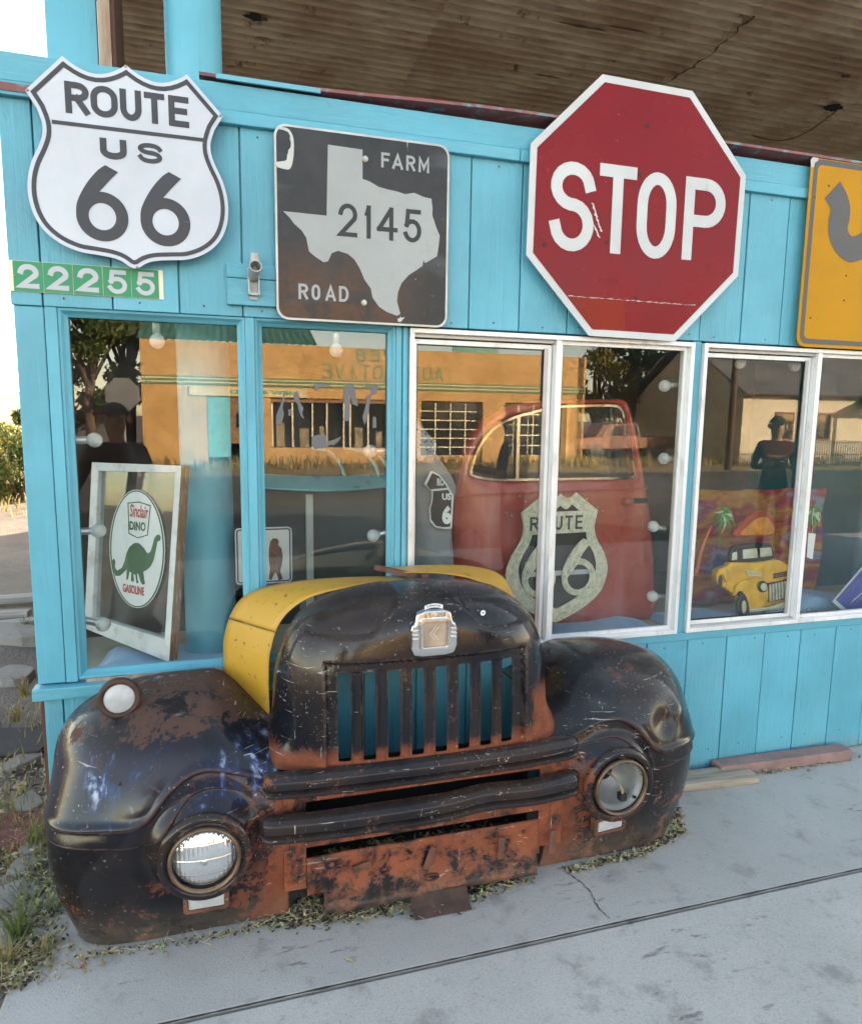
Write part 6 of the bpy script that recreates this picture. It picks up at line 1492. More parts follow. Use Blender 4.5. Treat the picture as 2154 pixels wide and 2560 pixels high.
def tree(name, label, base, h, r, mat, seed, n=2600, group=None, leaf=.16):
    g = random.Random(seed); base = Vector(base); root = thing(name, label, 'tree', base, group)
    tb = MB(); tb.tube([(0, 0, 0), (g.uniform(-.1, .1)*r, 0, h*.3), (g.uniform(-.15, .15)*r, g.uniform(-.1, .1)*r, h*.62), (g.uniform(-.1, .1)*r, 0, h*.9)], [h*.035, h*.026, h*.016, h*.005], 8)
    cl = []
    for k in range(16):
        a = g.uniform(0, math.tau); zz = g.uniform(.30, .95); rad = r*math.sin(math.pi*min(1, (zz-.18)/.86))**.7*g.uniform(.35, .95); c = Vector((rad*math.cos(a), rad*math.sin(a), h*zz)); cl.append((c, r*g.uniform(.28, .46)))
        tb.tube([(0, 0, h*max(.15, zz-.25)), tuple(c*.6+Vector((0, 0, h*zz*.38))), tuple(c)], [h*.012, h*.008, h*.002], 5)
    tb.build('trunk', M['bark'], root, smooth=True)
    vs = []; fs = []
    for _ in range(n):
        c, rr_ = g.choice(cl); d = Vector((g.gauss(0, 1), g.gauss(0, 1), g.gauss(0, .8))).normalized()*rr_*(g.random()**.45); p = c+d
        u_ = Vector((g.gauss(0, 1), g.gauss(0, 1), g.gauss(0, 1))).normalized(); w_ = u_.cross(Vector((g.gauss(0, 1), g.gauss(0, 1), g.gauss(0, 1)))).normalized(); s_ = leaf*g.uniform(.5, 1.2); o = len(vs)
        vs += [p-u_*s_, p+w_*s_*.45, p+u_*s_, p-w_*s_*.45]; fs.append((o, o+1, o+2, o+3))
    b = MB(); b.add(vs, fs); b.build('crown', mat, root); return root
grp = 'trees across the street'
def mt(px_, Ys_, h, r, mat, seed, label, n=2600): q = Q(px_, 1100, Ys_); tree('street_tree', label, (q.x, -Ys_, -.25), h, r, mat, seed, n, grp, .17)
mt(235, 26, 7.2, 1.7, M['leafg'], 1, 'tall green tree left of the tan shop in the reflection', 3600); mt(320, 29, 8.5, 1.9, M['leafg'], 2, 'tallest slim tree against the left edge of the tan shop', 3600); mt(175, 34, 4.0, 1.8, M['leafy'], 3, 'low yellowish tree at the far left of the reflection', 2200)
mt(1490, 31, 6.4, 2.0, M['leafy'], 4, 'yellow green tree at the right corner of the tan shop', 3000); mt(1570, 34, 7.4, 2.4, M['leafd'], 5, 'dark tree behind the parked orange truck', 3600); mt(1660, 30, 7.2, 2.5, M['leafd'], 6, 'broad dark tree between the tan shop and the house', 3600); mt(1745, 29, 5.2, 2.0, M['leafd'], 7, 'lower dark tree beside the grey roofed house', 2600)
# ---- verge weeds
def grass(name, x0, x1, y0, y1, z, n, hmin, hmax, mat, seed, w=.006, lean=.5, density=None, label=None):
    g = random.Random(seed); vs = []; fs = []
    for _ in range(n):
        x_ = g.uniform(x0, x1); y_ = g.uniform(y0, y1)
        if density and g.random() > density(x_, y_): continue
        h_ = g.uniform(hmin, hmax); a = g.uniform(0, math.tau); l = g.uniform(0, lean)*h_; dx, dy = math.cos(a)*l, math.sin(a)*l; wx, wy = -math.sin(a)*w, math.cos(a)*w; o = len(vs)
        vs += [(x_-wx, y_-wy, z), (x_+wx, y_+wy, z), (x_+dx*.45+wx*.7, y_+dy*.45+wy*.7, z+h_*.62), (x_+dx*.45-wx*.7, y_+dy*.45-wy*.7, z+h_*.62), (x_+dx, y_+dy, z+h_*(.95 if l < h_*.5 else .8))]
        fs += [(o, o+1, o+2, o+3), (o+3, o+2, o+4)]
    b = MB(); b.add(vs, fs); o = b.build(name, mat); o['kind'] = 'stuff'; o['label'] = label or 'dry grass'; o['category'] = 'grass'; return o
grass('verge_grass', -8, 30, -23.8, -20.5, -.23, 3600, .12, .5, M['dry'], 5, .025, .6, lambda x_, y_: .15+.85*(math.sin(x_*1.7)*math.sin(x_*.61+y_) > 0), label='tall dry weeds along the verge across the street')
# ---- parked orange truck
def paint(name, col): return plain(name, col, .3, .1, .08, 3)
M['orangep'] = paint('orange_vehicle_paint', (.15, .055, .03))
pk_ = thing('parked_pickup', 'orange parked pickup truck reflected to the right of the tan shop', 'truck')
bx = Q(1550, 1120, 26); X0 = bx.x; Yp = -26.0; sc_ = 1.0
prof = [(-2.5, .45), (-2.5, .95), (-1.5, 1.05), (-1.1, 1.62), (.35, 1.66), (.55, 1.05), (2.45, 1.05), (2.5, .5)]
b = MB(); b.prism([(X0+x_, z-.22) for x_, z in prof], Yp-.85, Yp+.85); b.build('body', M['orangep'], pk_, bevel=.05)
for s in (-1, 1):
    for wx in (-1.65, 1.55):
        MB().lathe([(.0, .02), (.16, .02), (.2, .0), (.35, .0), (.36, -.18), (.3, -.2)], (X0+wx, Yp+s*.86, .12), (0, s, 0), 20).build('wheel', M['rubber'], pk_, smooth=40)
    MB().prism([(X0-.95, .85), (X0-.85, 1.3), (X0-.35, 1.34), (X0-.35, .85)], Yp+s*.856, Yp+s*.862).build('side_window', M['dglass'], pk_); MB().prism([(X0-.27, .85), (X0-.27, 1.34), (X0+.28, 1.35), (X0+.42, .85)], Yp+s*.856, Yp+s*.862).build('side_window', M['dglass'], pk_)
    MB().box(X0-2.53, X0-2.505, Yp+s*.75-.12, Yp+s*.75+.12, .45, .62).build('headlight', M['plens'], pk_)
finish(pk_, (X0, Yp, -.24))
# ---- pale house with a grey metal roof and picket fence
M['cream2'] = plain('cream_siding', (.52, .46, .34), .8, 0, .1, 2); M['greyroof'] = plain('grey_metal_roof', (.16, .16, .165), .5, .3, .15, 1); M['iron'] = plain('dark_iron', (.03, .03, .032), .6); M['redtrim'] = plain('brown_red_trim', (.16, .05, .03), .7)
hs = thing('pale_house', 'cream house with grey metal roof and picket fence reflected in the right window', 'house')
hx0, hx1, hy = 21.0, 36.0, -22.0
MB().box(hx0, hx1, hy-8, hy, -.25, 2.75).build('wall', M['cream2'], hs)
b = MB(); b.add([(hx0-.4, hy+.5, 2.7), (hx1+.4, hy+.5, 2.7), (hx1+.4, hy-4, 5.4), (hx0-.4, hy-4, 5.4), (hx1+.4, hy-8.5, 2.7), (hx0-.4, hy-8.5, 2.7)], [(0, 1, 2, 3), (3, 2, 4, 5)]); o = b.build('roof', M['greyroof'], hs); md = o.modifiers.new('skin', 'SOLIDIFY'); md.thickness = .1
b = MB(); b.prism([(hy+.0, 2.76), (hy-8, 2.76), (hy-4, 5.2)], hx0, hx0+.15, fn=lambda y_, z_, x_: (x_, y_, z_)); b.build('gable', M['cream2'], hs, fix=True)
MB().box(27.2, 35.8, hy+.01, hy+2.0, 2.45, 2.6).build('porch_roof', M['greyroof'], hs)
for x_ in (27.4, 30.2, 33, 35.6): MB().box(x_-.06, x_+.06, hy+1.8, hy+1.92, -.25, 2.44).build('porch_post', M['cream2'], hs)
for x_ in (23.2, 25.2, 29.0, 32.5): w = MB().box(x_-.5, x_+.5, hy+.005, hy+.05, .8, 2.0).build('window', M['redtrim'], hs); MB().box(x_-.42, x_+.42, hy+.051, hy+.06, .88, 1.92).build('pane', M['dglass'], w)
finish(hs, (28, hy, -.25))
fc_ = thing('picket_fence', 'thin iron picket fence in front of the pale house', 'fence')
for k in range(110): x_ = 20.6+.12*k; MB().box(x_-.012, x_+.012, -20.3, -20.27, -.24, .85).build('picket', M['iron'], fc_)
for z_ in (.0, .75): MB().box(20.5, 33.9, -20.268, -20.24, z_, z_+.04).build('fence_rail', M['iron'], fc_)
finish(fc_, (27, -20.3, -.24))
up_ = thing('utility_pole', 'brown wooden utility pole in front of the grey roofed house', 'pole'); qx = Q(1830, 1050, 19.2).x
MB().tube([(qx, -19.2, -.25), (qx, -19.2, 9)], [.13, .09], 12).build('shaft', M['bark'], up_, smooth=True); MB().box(qx-1.1, qx+1.1, -19.1, -18.95, 8.2, 8.35).build('cross_arm', M['bark'], up_); finish(up_, (qx, -19.2, -.25))
M['iron2'] = plain('grey_sign_back', (.11, .115, .12), .6); sp_ = thing('road_sign', 'back of an octagonal road sign on a post across the road', 'sign'); q = Q(305, 985, 15)
MB().prism([(q.x+.4*math.cos(R(22.5+45*i)), q.z+.4*math.sin(R(22.5+45*i))) for i in range(8)], -15.02, -15.0).build('panel', M['iron2'], sp_); MB().box(q.x-.03, q.x+.03, -15.08, -15.03, -.2, q.z+.3).build('post', M['galv'], sp_); finish(sp_, (q.x, -15, -.2))

# ---- three people on the pavement, reflected in the glass
def person(label, loc, yaw, pose, shirt, trousers, skin=(.36, .20, .14), cap=None, h=1.75, glasses=False):
    root = thing('person', label, 'person', loc, rot=(0, 0, yaw)); s = h/1.75
    J = dict(pelvis=(0, 0, .96), belly=(0, .01, 1.10), chest=(0, .01, 1.30), neck=(0, .01, 1.47), head0=(0, -.01, 1.56), head1=(0, -.015, 1.66), head2=(0, .0, 1.73),
        hl=(-.10, 0, .93), kl=(-.11, -.02, .50), al=(-.11, .02, .08), tl=(-.12, -.15, .035), hr=(.10, 0, .93), kr=(.11, -.02, .50), ar=(.11, .02, .08), tr=(.12, -.15, .035),
        sl=(-.18, .01, 1.40), el=(-.23, .03, 1.13), wl=(-.21, -.08, .90), sr=(.18, .01, 1.40), er=(.23, .03, 1.13), wr=(.21, -.08, .90))
    J.update(pose); rad = dict(pelvis=.135, belly=.125, chest=.145, neck=.055, head0=.075, head1=.095, head2=.06, hl=.095, kl=.062, al=.045, tl=.035, hr=.095, kr=.062, ar=.045, tr=.035, sl=.075, el=.046, wl=.032, sr=.075, er=.046, wr=.032)
    names = list(J); E_ = [('pelvis', 'belly'), ('belly', 'chest'), ('chest', 'neck'), ('neck', 'head0'), ('head0', 'head1'), ('head1', 'head2'), ('pelvis', 'hl'), ('hl', 'kl'), ('kl', 'al'), ('al', 'tl'), ('pelvis', 'hr'), ('hr', 'kr'), ('kr', 'ar'), ('ar', 'tr'), ('chest', 'sl'), ('sl', 'el'), ('el', 'wl'), ('chest', 'sr'), ('sr', 'er'), ('er', 'wr')]
    vs = [tuple(c*s for c in J[k]) for k in names]; ed = [(names.index(a), names.index(c)) for a, c in E_]; rs = [rad[k] for k in names]
    # fingers: palm plus five short chains at each wrist
    for sd, wn_, en in ((-1, 'wl', 'el'), (1, 'wr', 'er')):
        w = Vector(J[wn_]); d = (w-Vector(J[en])).normalized(); sx_ = d.cross(Vector((0, 1, 0.2))).normalized(); pm_ = w+d*.06; i0 = len(vs); vs.append(tuple(pm_*s)); rs.append(.030); ed.append((names.index(wn_), i0))
        for f_ in range(4):
            p1 = pm_+sx_*(.012*(f_-1.5)*1.6)+d*.035; p2 = p1+d*(.035-.004*abs(f_-1.3))+Vector((0, -.012, 0)); p3 = p2+d*.022+Vector((0, -.02, 0)); i = len(vs); vs += [tuple(p1*s), tuple(p2*s), tuple(p3*s)]; rs += [.010, .009, .008]; ed += [(i0, i), (i, i+1), (i+1, i+2)]
        p1 = w+d*.03+sx_*(-.035)+Vector((0, -.02, 0)); p2 = p1+d*.035+Vector((0, -.015, 0)); i = len(vs); vs += [tuple(p1*s), tuple(p2*s)]; rs += [.011, .009]; ed += [(i0, i), (i, i+1)]
    me = bpy.data.meshes.new('body'); me.from_pydata(vs, ed, []); o = bpy.data.objects.new('body', me); COL.objects.link(o)
    sk = o.modifiers.new('skin', 'SKIN'); sk.use_smooth_shade = True; ss_ = o.modifiers.new('sub', 'SUBSURF'); ss_.levels = 2; ss_.render_levels = 2
    for v_, r_ in zip(me.skin_vertices[0].data, rs): v_.radius = (r_*s, r_*s)
    me.skin_vertices[0].data[0].use_root = True
    bpy.context.view_layer.update(); m2 = bpy.data.meshes.new_from_object(o.evaluated_get(bpy.context.evaluated_depsgraph_get())); bpy.data.objects.remove(o); bpy.data.meshes.remove(me); m2.name = 'body'
    m2.materials.clear()
    ms = [plain('skin', skin, .55, 0, .08), plain('shirt_cloth', shirt, .9, 0, .15), plain('trouser_cloth', trousers, .9, 0, .15), plain('shoe', (.05, .045, .04), .6)]
    for a in ms: m2.materials.append(a)
    for p in m2.polygons:
        p.use_smooth = True; c = p.center/s; arm = abs(c.x) > .20 and c.z > .7
        hand = any((c-Vector(J[k])).length < .16 for k in ('wl', 'wr')); p.material_index = 0 if (c.z > 1.47 or hand or (arm and (c-Vector(J['el'])).length > .30 and (c-Vector(J['er'])).length > .30 and c.z < 1.15)) else 3 if c.z < .10 else 2 if c.z < .98 else 1
    bo = bpy.data.objects.new('body', m2); COL.objects.link(bo); bo.parent = root
    hc = Vector(J['head1'])*s
    b = MB(); b.lathe([(.010, -.03), (.016, -.01), (.013, .012), (.006, .030)], hc+Vector((0, -.095*s, -.005)), (0, -.25, 1), 10); b.build('nose', ms[0], root, smooth=True)
    for sx_ in (-1, 1):
        b = MB(); b.lathe([(.012, -.028), (.02, -.01), (.021, .012), (.01, .03)], hc+Vector((sx_*.098*s, .005, -.005)), (0, .2, 1), 10); b.build('ear', ms[0], root, smooth=True)
        if not glasses:
            b = MB(); b.lathe([(0, .008), (.009, .006), (.012, 0)], hc+Vector((sx_*.036*s, -.086*s, .018)), (0, -1, 0), 12); b.build('eye', M['ink'], root, smooth=True)
        else:
            b = MB(); b.lathe([(0, .010), (.022, .008), (.026, 0)], hc+Vector((sx_*.038*s, -.090*s, .018)), (sx_*.25, -1, 0), 14); b.build('sunglass_lens', M['ink'], root, smooth=True); b = MB(); b.bar(hc+Vector((sx_*.062*s, -.085*s, .022)), hc+Vector((sx_*.104*s, .01, .02)), .004, .006); b.build('sunglass_arm', M['ink'], root)
    b = MB(); b.box(hc.x-.024, hc.x+.024, hc.y-.094*s, hc.y-.07*s, hc.z-.055, hc.z-.047); b.build('mouth', plain('lips', (.25, .09, .08), .6), root)
    prof_ = [(.105*math.sin(R(a))*s, .105*math.cos(R(a))*s) for a in range(0, 84, 8)]
    b = MB(); b.lathe(prof_, hc+Vector((0, .012, .018)), (0, .12, 1), 24)
    if cap:
        rows = [[hc+Vector((.085*s*math.sin(a)*(1+.0*k), -.07*s-(.10*s*math.cos(a)*(k/4)), .045*s-.012*k/4-.008*math.sin(a)**2)) for a in [R(-80+160*i/10) for i in range(11)]] for k in range(5)]
        b.grid(rows); b.build('cap', plain('cap_cloth', cap, .9), root, smooth=True)
    else: b.build('hair', plain('hair', (.03, .02, .015), .6), root, smooth=True)
    return root
q = P(285, 1085, 2.85); person('photographer in a dark cap and dark shirt, reflected in the left window', (q.x, -2.85, 0), R(176), dict(er=(.30, -.05, 1.12), wr=(.30, -.32, 1.28), el=(-.26, .0, 1.14), wl=(-.22, -.10, .92)), (.035, .035, .04), (.04, .045, .06), cap=(.03, .03, .035), h=1.58)
q = P(1290, 1130, 3.5); p2 = person('person in sunglasses and cap looking down at a phone, reflected over the red door', (q.x, -3.5, 0), R(-95), dict(er=(.24, -.05, 1.12), wr=(.10, -.30, 1.18), el=(-.24, -.04, 1.12), wl=(-.06, -.30, 1.16), head1=(0, -.03, 1.655)), (.05, .055, .07), (.06, .065, .08), cap=(.04, .04, .045), h=1.58, glasses=True)
ph_ = MB(); ph_.box(-.04, .04, -.008, .0, -.075, .075); ph_ = ph_.build('phone', M['ink'], bevel=.004); mw = Matrix.Rotation(R(-95), 4, 'Z'); ph_.location = Vector((q.x, -3.5, 0))+mw@Vector((.02, -.37, 1.05)); ph_.rotation_euler = (R(-35), 0, R(-95)); tag(ph_, 'black phone held by the person in sunglasses', 'phone')
q = P(1945, 1150, 4.1); person('person in a cap and dark red shirt with arms folded, reflected in the right window', (q.x, -4.1, 0), R(-150), dict(er=(.26, .02, 1.12), wr=(.02, -.17, 1.16), el=(-.26, .02, 1.12), wl=(-.02, -.19, 1.20)), (.07, .012, .012), (.05, .05, .06), cap=(.05, .05, .05), h=1.58)
# ================================================================ ground beside the store and litter
M['field'] = plain('yellow_field', (.42, .33, .08), .95, 0, .25, .05, rnd=False); M['hill'] = plain('far_hill', (.20, .22, .12), .95, 0, .35, .03, rnd=False)
sheet('field', -300, 60, 36, 260, .02, M['field'])
sheet('field_road', -200, 60, 24, 30, -.005, M['asphalt'])
b = MB(); rows = []; g = random.Random(3)
for j in range(6):
    rows.append([(lerp(-700, 400, i/60), 300+j*60, .0+(j/5)*(15+4*math.sin(i*.31)+3*math.sin(i*.83+1))*(1 if j else 0)) for i in range(61)])
b.grid(rows); o = b.build('hill', M['hill'], smooth=True); o['kind'] = 'structure'
g = random.Random(17)
for k in range(26):
    x_ = g.uniform(-140, -10); y_ = g.uniform(90, 330); r_ = g.uniform(1.2, 2.6); n = 9
    vs = []; fs = []
    for _ in range(90):
        d = Vector((g.gauss(0, 1), g.gauss(0, 1), abs(g.gauss(0, .8)))).normalized()*r_*g.random()**.4; u_ = Vector((g.gauss(0, 1), g.gauss(0, 1), g.gauss(0, 1))).normalized(); w_ = u_.cross(Vector((g.gauss(0, 1), g.gauss(0, 1), 1))).normalized(); s_ = .45; o_ = len(vs); vs += [d-u_*s_, d+w_*s_*.6, d+u_*s_, d-w_*s_*.6]; fs.append((o_, o_+1, o_+2, o_+3))
    b = MB(); b.add(vs, fs); o = b.build('field_shrub', M['leafg']); o.location = (x_, y_, max(0, (y_-300)*.05)); tag(o, 'small round shrub scattered over the far field', 'shrub', 'shrubs on the far field')
rl = thing('guard_rail', 'low dark rail fence across the field behind the bush', 'fence')
MB().box(-60, 20, 23.2, 23.3, .42, .60).build('rail', M['iron'], rl)
for k in range(30): MB().box(-50+2.4*k, -49.9+2.4*k, 23.31, 23.4, -.05, .55).build('post', M['iron'], rl)
finish(rl, (-15, 23.3, 0))
def bush(label, c, r, h, n, mats, seed, leaf=.035):
    g = random.Random(seed); root = thing('bush', label, 'bush', c); tb = MB()
    for k in range(12): a = g.uniform(0, math.tau); tb.tube([(0, 0, 0), (r*.4*math.cos(a), r*.4*math.sin(a), h*.5), (r*.8*math.cos(a)*g.uniform(.3, 1), r*.8*math.sin(a), h*g.uniform(.7, 1))], [.02, .012, .004], 5)
    tb.build('stem', M['bark'], root)
    vs = []; fs = []; mi = []
    b = MB()
    cl = [(Vector((g.uniform(-r, r)*.75, g.uniform(-r, r)*.75, h*g.uniform(.1, .9))), g.uniform(.2, .42)*r) for _ in range(26)]
    for k in range(n):
        c_, rr_ = g.choice(cl); p = c_+Vector((g.gauss(0, 1), g.gauss(0, 1), g.gauss(0, 1))).normalized()*rr_*g.random()**.4
        if p.z < .01: p.z = abs(p.z)+.01
        u_ = Vector((g.gauss(0, .6), g.gauss(0, .6), g.gauss(.4, 1))).normalized(); w_ = u_.cross(Vector((g.gauss(0, 1), g.gauss(0, 1), g.gauss(0, 1)))).normalized(); s_ = leaf*g.uniform(.6, 1.4)
        b.add([p-u_*s_, p+w_*s_*.35, p+u_*s_, p-w_*s_*.35], [(0, 1, 2, 3)], 0 if g.random() < .6 else 1)
    b.build('foliage', mats, root); return root
q = PZ(60, 1262, -.05); bush('tall leafy green bush beside the turquoise corner post', (q.x-.15, q.y+.4, -.08), .8, 1.75, 7000, [M['leafg'], M['leafy']], 5, .05)
q = PZ(15, 1200, -.05); bush('low yellow green bush behind the tall bush', (q.x-.5, q.y+2, -.08), 1.0, 1.3, 4500, [M['leafy'], M['grassg']], 6, .06)
# unseen shed added behind the store to throw long shade strips on the yard
sd_ = thing('shade_shed', 'unseen shed added beyond the store corner for its shade', 'shed'); MB().box(2.0, 6.5, 10.5, 13.5, -.05, 2.4).build('wall', M['brown'], sd_); MB().box(1.7, 6.8, 10.2, 13.8, 2.405, 2.55).build('roof', M['greyroof'], sd_); finish(sd_, (4, 12, -.05))
# ---- rubble between the store and the yard
M['rock'] = concrete('broken_concrete', (.22, .21, .20), (.12, .10, .085), 1.3); M['redrock'] = plain('red_cinder', (.14, .055, .045), .95, 0, .35, 30, .8, 60); M['plank'] = plain('grey_plank', (.27, .26, .25), .9, 0, .25, 6, .6, 40, stretch=(.5, 8, 8)); M['tar'] = plain('tar_paper', (.035, .034, .035), .85, 0, .3, 12, .4)
def rock(name, label, c, sx_, sy_, sz_, mat, seed, rotz=0, cat='stone', group=None):
    g = random.Random(seed); b = MB(); n = 9
    top = [(math.cos(i*math.tau/n)*g.uniform(.7, 1.1)*sx_, math.sin(i*math.tau/n)*g.uniform(.7, 1.1)*sy_) for i in range(n)]; vs = [(x_*1.06, y_*1.06, -.03) for x_, y_ in top]+[(x_, y_, sz_*g.uniform(.75, 1.1)) for x_, y_ in top]+[(0, 0, sz_*1.0)]
    fs = [(i, (i+1) % n, n+(i+1) % n, n+i) for i in range(n)]+[(n+i, n+(i+1) % n, 2*n) for i in range(n)]
    b.add(vs, fs); o = b.build(name, mat, bevel=.008); o.location = c; o.rotation_euler.z = rotz; return tag(o, label, cat, group)
grpS = 'broken stones beside the store'
defs = [((40, 2240), .10, .08, .035, 'rock', 'pale flat broken concrete piece, nearest the rusty left fender'), ((30, 2330), .12, .09, .03, 'rock', 'brownish flat stone at the left picture edge below the red cinders'), ((105, 2210), .05, .07, .03, 'rock', 'small pale stone touching the rusty left fender'), ((95, 2270), .07, .05, .025, 'rock', 'grey flat stone with grass beside the left fender'), ((20, 2080), .22, .16, .02, 'redrock', 'dark red cinder patch slab at the left picture edge'), ((75, 2010), .06, .10, .03, 'rock', 'whitish stone strip between red cinders and wall'), ((60, 1900), .12, .06, .03, 'rock', 'pale stone rubble below the black tar sheet'), ((40, 1690), .18, .12, .05, 'rock', 'thick broken slab edge beside the window ledge'), ((45, 1590), .30, .22, .06, 'rock', 'broad broken concrete slab beside the corner post'), ((85, 2120), .05, .05, .03, 'rock', 'small grey stone at the foot of the turquoise wall'), ((60, 2170), .06, .05, .03, 'rock', 'small pale stone below the red cinder patch')]
for k, ((px_, py_), a, c_, h_, m_, lab) in enumerate(defs): p = PZ(px_, py_, -.03); rock('stone', lab, (p.x, p.y, -.045), a, c_, h_, M[m_], 40+k, k*.7, group=grpS)
p = PZ(20, 1850, 0); o = MB(); o.add([(-.28, -.10, 0), (.16, -.14, 0), (.22, .06, .02), (-.24, .14, .03), (-.28, -.10, .012), (.16, -.14, .012), (.22, .06, .032), (-.24, .14, .042)], [(3, 2, 1, 0), (4, 5, 6, 7), (0, 1, 5, 4), (1, 2, 6, 5), (2, 3, 7, 6), (3, 0, 4, 7)]); o = o.build('tar_sheet', M['tar']); o.location = (p.x, p.y, -.02); tag(o, 'torn black roofing sheet on the rubble at the left edge', 'roofing sheet')
for k, ((px_, py_), l, w_, h_, rz, lab) in enumerate((((25, 1500), .9, .14, .05, .12, 'grey weathered timber lying across the slabs'), ((40, 1535), .5, .10, .05, -.08, 'short grooved grey timber in front of the long one'), ((15, 1560), .8, .12, .03, .2, 'thin grey board under the timbers'))):
    p = PZ(px_, py_, 0); b = MB(); b.box(-l/2, l/2, -w_/2, w_/2, 0, h_); 
    o = b.build('timber', M['plank'], bevel=.006); o.location = (p.x-.15, p.y, -.02+k*.0); o.rotation_euler.z = rz; tag(o, lab, 'timber', 'old timbers beside the store')
# ---- grass and weeds
dens = lambda x_, y_: 1
grass('dry_weeds', -1.25, -.60, -.60, .45, -.045, 2600, .012, .065, M['dry'], 1, .0018, 1.6, lambda x_, y_: .35+.65*(math.sin(x_*17+y_*9)*math.sin(y_*13) > -.1), 'dry straw coloured weeds beside the rusty fender')
grass('green_weeds', -1.3, -.58, -.65, .6, -.045, 900, .03, .12, M['grassg'], 2, .0024, 1.0, lambda x_, y_: 1. if math.sin(x_*11+2)*math.sin(y_*7+1) > .15 else .08, 'tufts of green grass between the broken stones')
grass('wall_weeds', -1.0, -.62, .0, 3.2, -.04, 600, .03, .12, M['dry'], 3, .003, .8, label='dry grass along the side of the store')
grass('yard_grass', -12, -2.5, 9, 22, -.05, 5000, .08, .35, M['dry'], 4, .012, .6, label='sunlit dry grass in the yard')
# individual tufts of grass that stand out
def tuft(px_, py_, n, h_, mat, lab, seed, w=.0028):
    p = PZ(px_, py_, -.02); g = random.Random(seed); vs = []; fs = []
    for _ in range(n):
        a = g.uniform(0, math.tau); hh = h_*g.uniform(.5, 1.1); l = hh*g.uniform(.2, .9); dx, dy = math.cos(a)*l, math.sin(a)*l; wx, wy = -math.sin(a)*w, math.cos(a)*w; bx_, by_ = g.gauss(0, .012), g.gauss(0, .012); o = len(vs)
        for t in (0, .4, .75): vs += [(bx_+dx*t**1.5-wx*(1-t*.5), by_+dy*t**1.5-wy*(1-t*.5), hh*t*(1.15-.3*t)), (bx_+dx*t**1.5+wx*(1-t*.5), by_+dy*t**1.5+wy*(1-t*.5), hh*t*(1.15-.3*t))]
        vs.append((bx_+dx, by_+dy, hh*.88)); fs += [(o, o+1, o+3, o+2), (o+2, o+3, o+5, o+4), (o+4, o+5, o+6)]
    b = MB(); b.add(vs, fs); o = b.build('grass_tuft', mat); o.location = (p.x, p.y, -.03); tag(o, lab, 'grass', 'grass tufts beside the store')
tuft(52, 2340, 34, .16, M['grassg'], 'large green grass tuft on the stones left of the fender', 1); tuft(90, 2110, 22, .13, M['grassg'], 'slim green grass tuft growing at the wall corner', 2); tuft(130, 2290, 20, .12, M['grassg'], 'green grass blades touching the lower left fender edge', 3); tuft(15, 2420, 30, .10, M['dry'], 'dry grass tuft at the lower left picture edge', 4); tuft(62, 1570, 16, .14, M['grassg'], 'grass tuft on the slab under the timber', 5); tuft(60, 1740, 40, .14, M['dry'], 'tall dry grass tuft beside the window ledge', 6); tuft(40, 1800, 36, .14, M['dry'], 'dry grass tuft beside the black roofing sheet', 7); tuft(115, 2395, 24, .08, M['dry'], 'short dry tuft at the foot of the left fender', 8)
# ---- leaf litter under the truck and along the wall
M['leafdry'] = plain('dry_leaf', (.40, .33, .20), .85, 0, .3, 40); M['leafpale'] = plain('pale_green_leaf', (.26, .32, .15), .8, 0, .25, 40); M['soil'] = plain('dark_soil', (.045, .036, .028), .95, 0, .4, 40, .8, 90)
def litter(name, pts, n, rad, lab, seed, size=.006, z=.003):
    g = random.Random(seed); b = MB()
    for _ in range(n):
        i = g.randrange(len(pts)-1); t = g.random(); c = Vector(pts[i]).lerp(Vector(pts[i+1]), t); p = Vector((c.x+g.gauss(0, rad), c.y+g.gauss(0, rad*.6), z+abs(g.gauss(0, .004))))
        u_ = Vector((g.gauss(0, 1), g.gauss(0, 1), g.gauss(0, .45))).normalized(); w_ = u_.cross(Vector((g.gauss(0, .3), g.gauss(0, .3), 1))).normalized(); s_ = size*g.uniform(.4, 1.5)
        b.add([p-u_*s_, p+w_*s_*.5, p+u_*s_, p-w_*s_*.5], [(0, 1, 2, 3)], g.choice((0, 0, 1, 2, 2, 2)))
    for _ in range(n//7):
        i = g.randrange(len(pts)-1); c = Vector(pts[i]).lerp(Vector(pts[i+1]), g.random()); p = Vector((c.x+g.gauss(0, rad), c.y+g.gauss(0, rad*.6), z+.004)); a = g.uniform(0, math.tau); L_ = g.uniform(.015, .06)
        b.tube([p, p+Vector((math.cos(a)*L_, math.sin(a)*L_, g.uniform(0, .02)))], .0007, 4, 0)
    o = b.build(name, [M['leafdry'], M['leafpale'], M['soil']]); o['kind'] = 'stuff'; o['label'] = lab; o['category'] = 'leaf litter'
litter('ground_debris', [(-.66, -.45, 0), (-.8, -.1, 0), (-.75, .3, 0), (-.9, .8, 0), (-.8, 1.4, 0)], 1500, .14, 'twigs, chips and dirt crumbs on the ground beside the store', 9, .012, -.035)
litter('leaf_litter', [(.10, -.44, 0), (.30, -.48, 0), (.62, -.50, 0), (.92, -.46, 0)], 1300, .038, 'dry leaves and twigs under the truck valance', 1, .009)
litter('leaf_litter', [(.12, -.42, 0), (.26, -.40, 0)], 320, .03, 'dark leaf debris in the notch beside the left fender', 2)
litter('leaf_litter', [(1.10, -.475, 0), (1.38, -.46, 0), (1.60, -.38, 0), (1.68, -.22, 0)], 800, .014, 'pale leaf bits along the right fender foot', 3, .009)
litter('leaf_litter', [(2.14, -.105, 0), (2.40, -.11, 0), (2.72, -.10, 0), (3.4, -.03, 0), (4.2, -.03, 0)], 520, .013, 'leaf debris along the brick at the wall', 4)
litter('leaf_litter', [(-.45, -.45, 0), (-.1, -.47, 0), (.08, -.46, 0)], 220, .012, 'leaf bits along the left fender foot', 5)
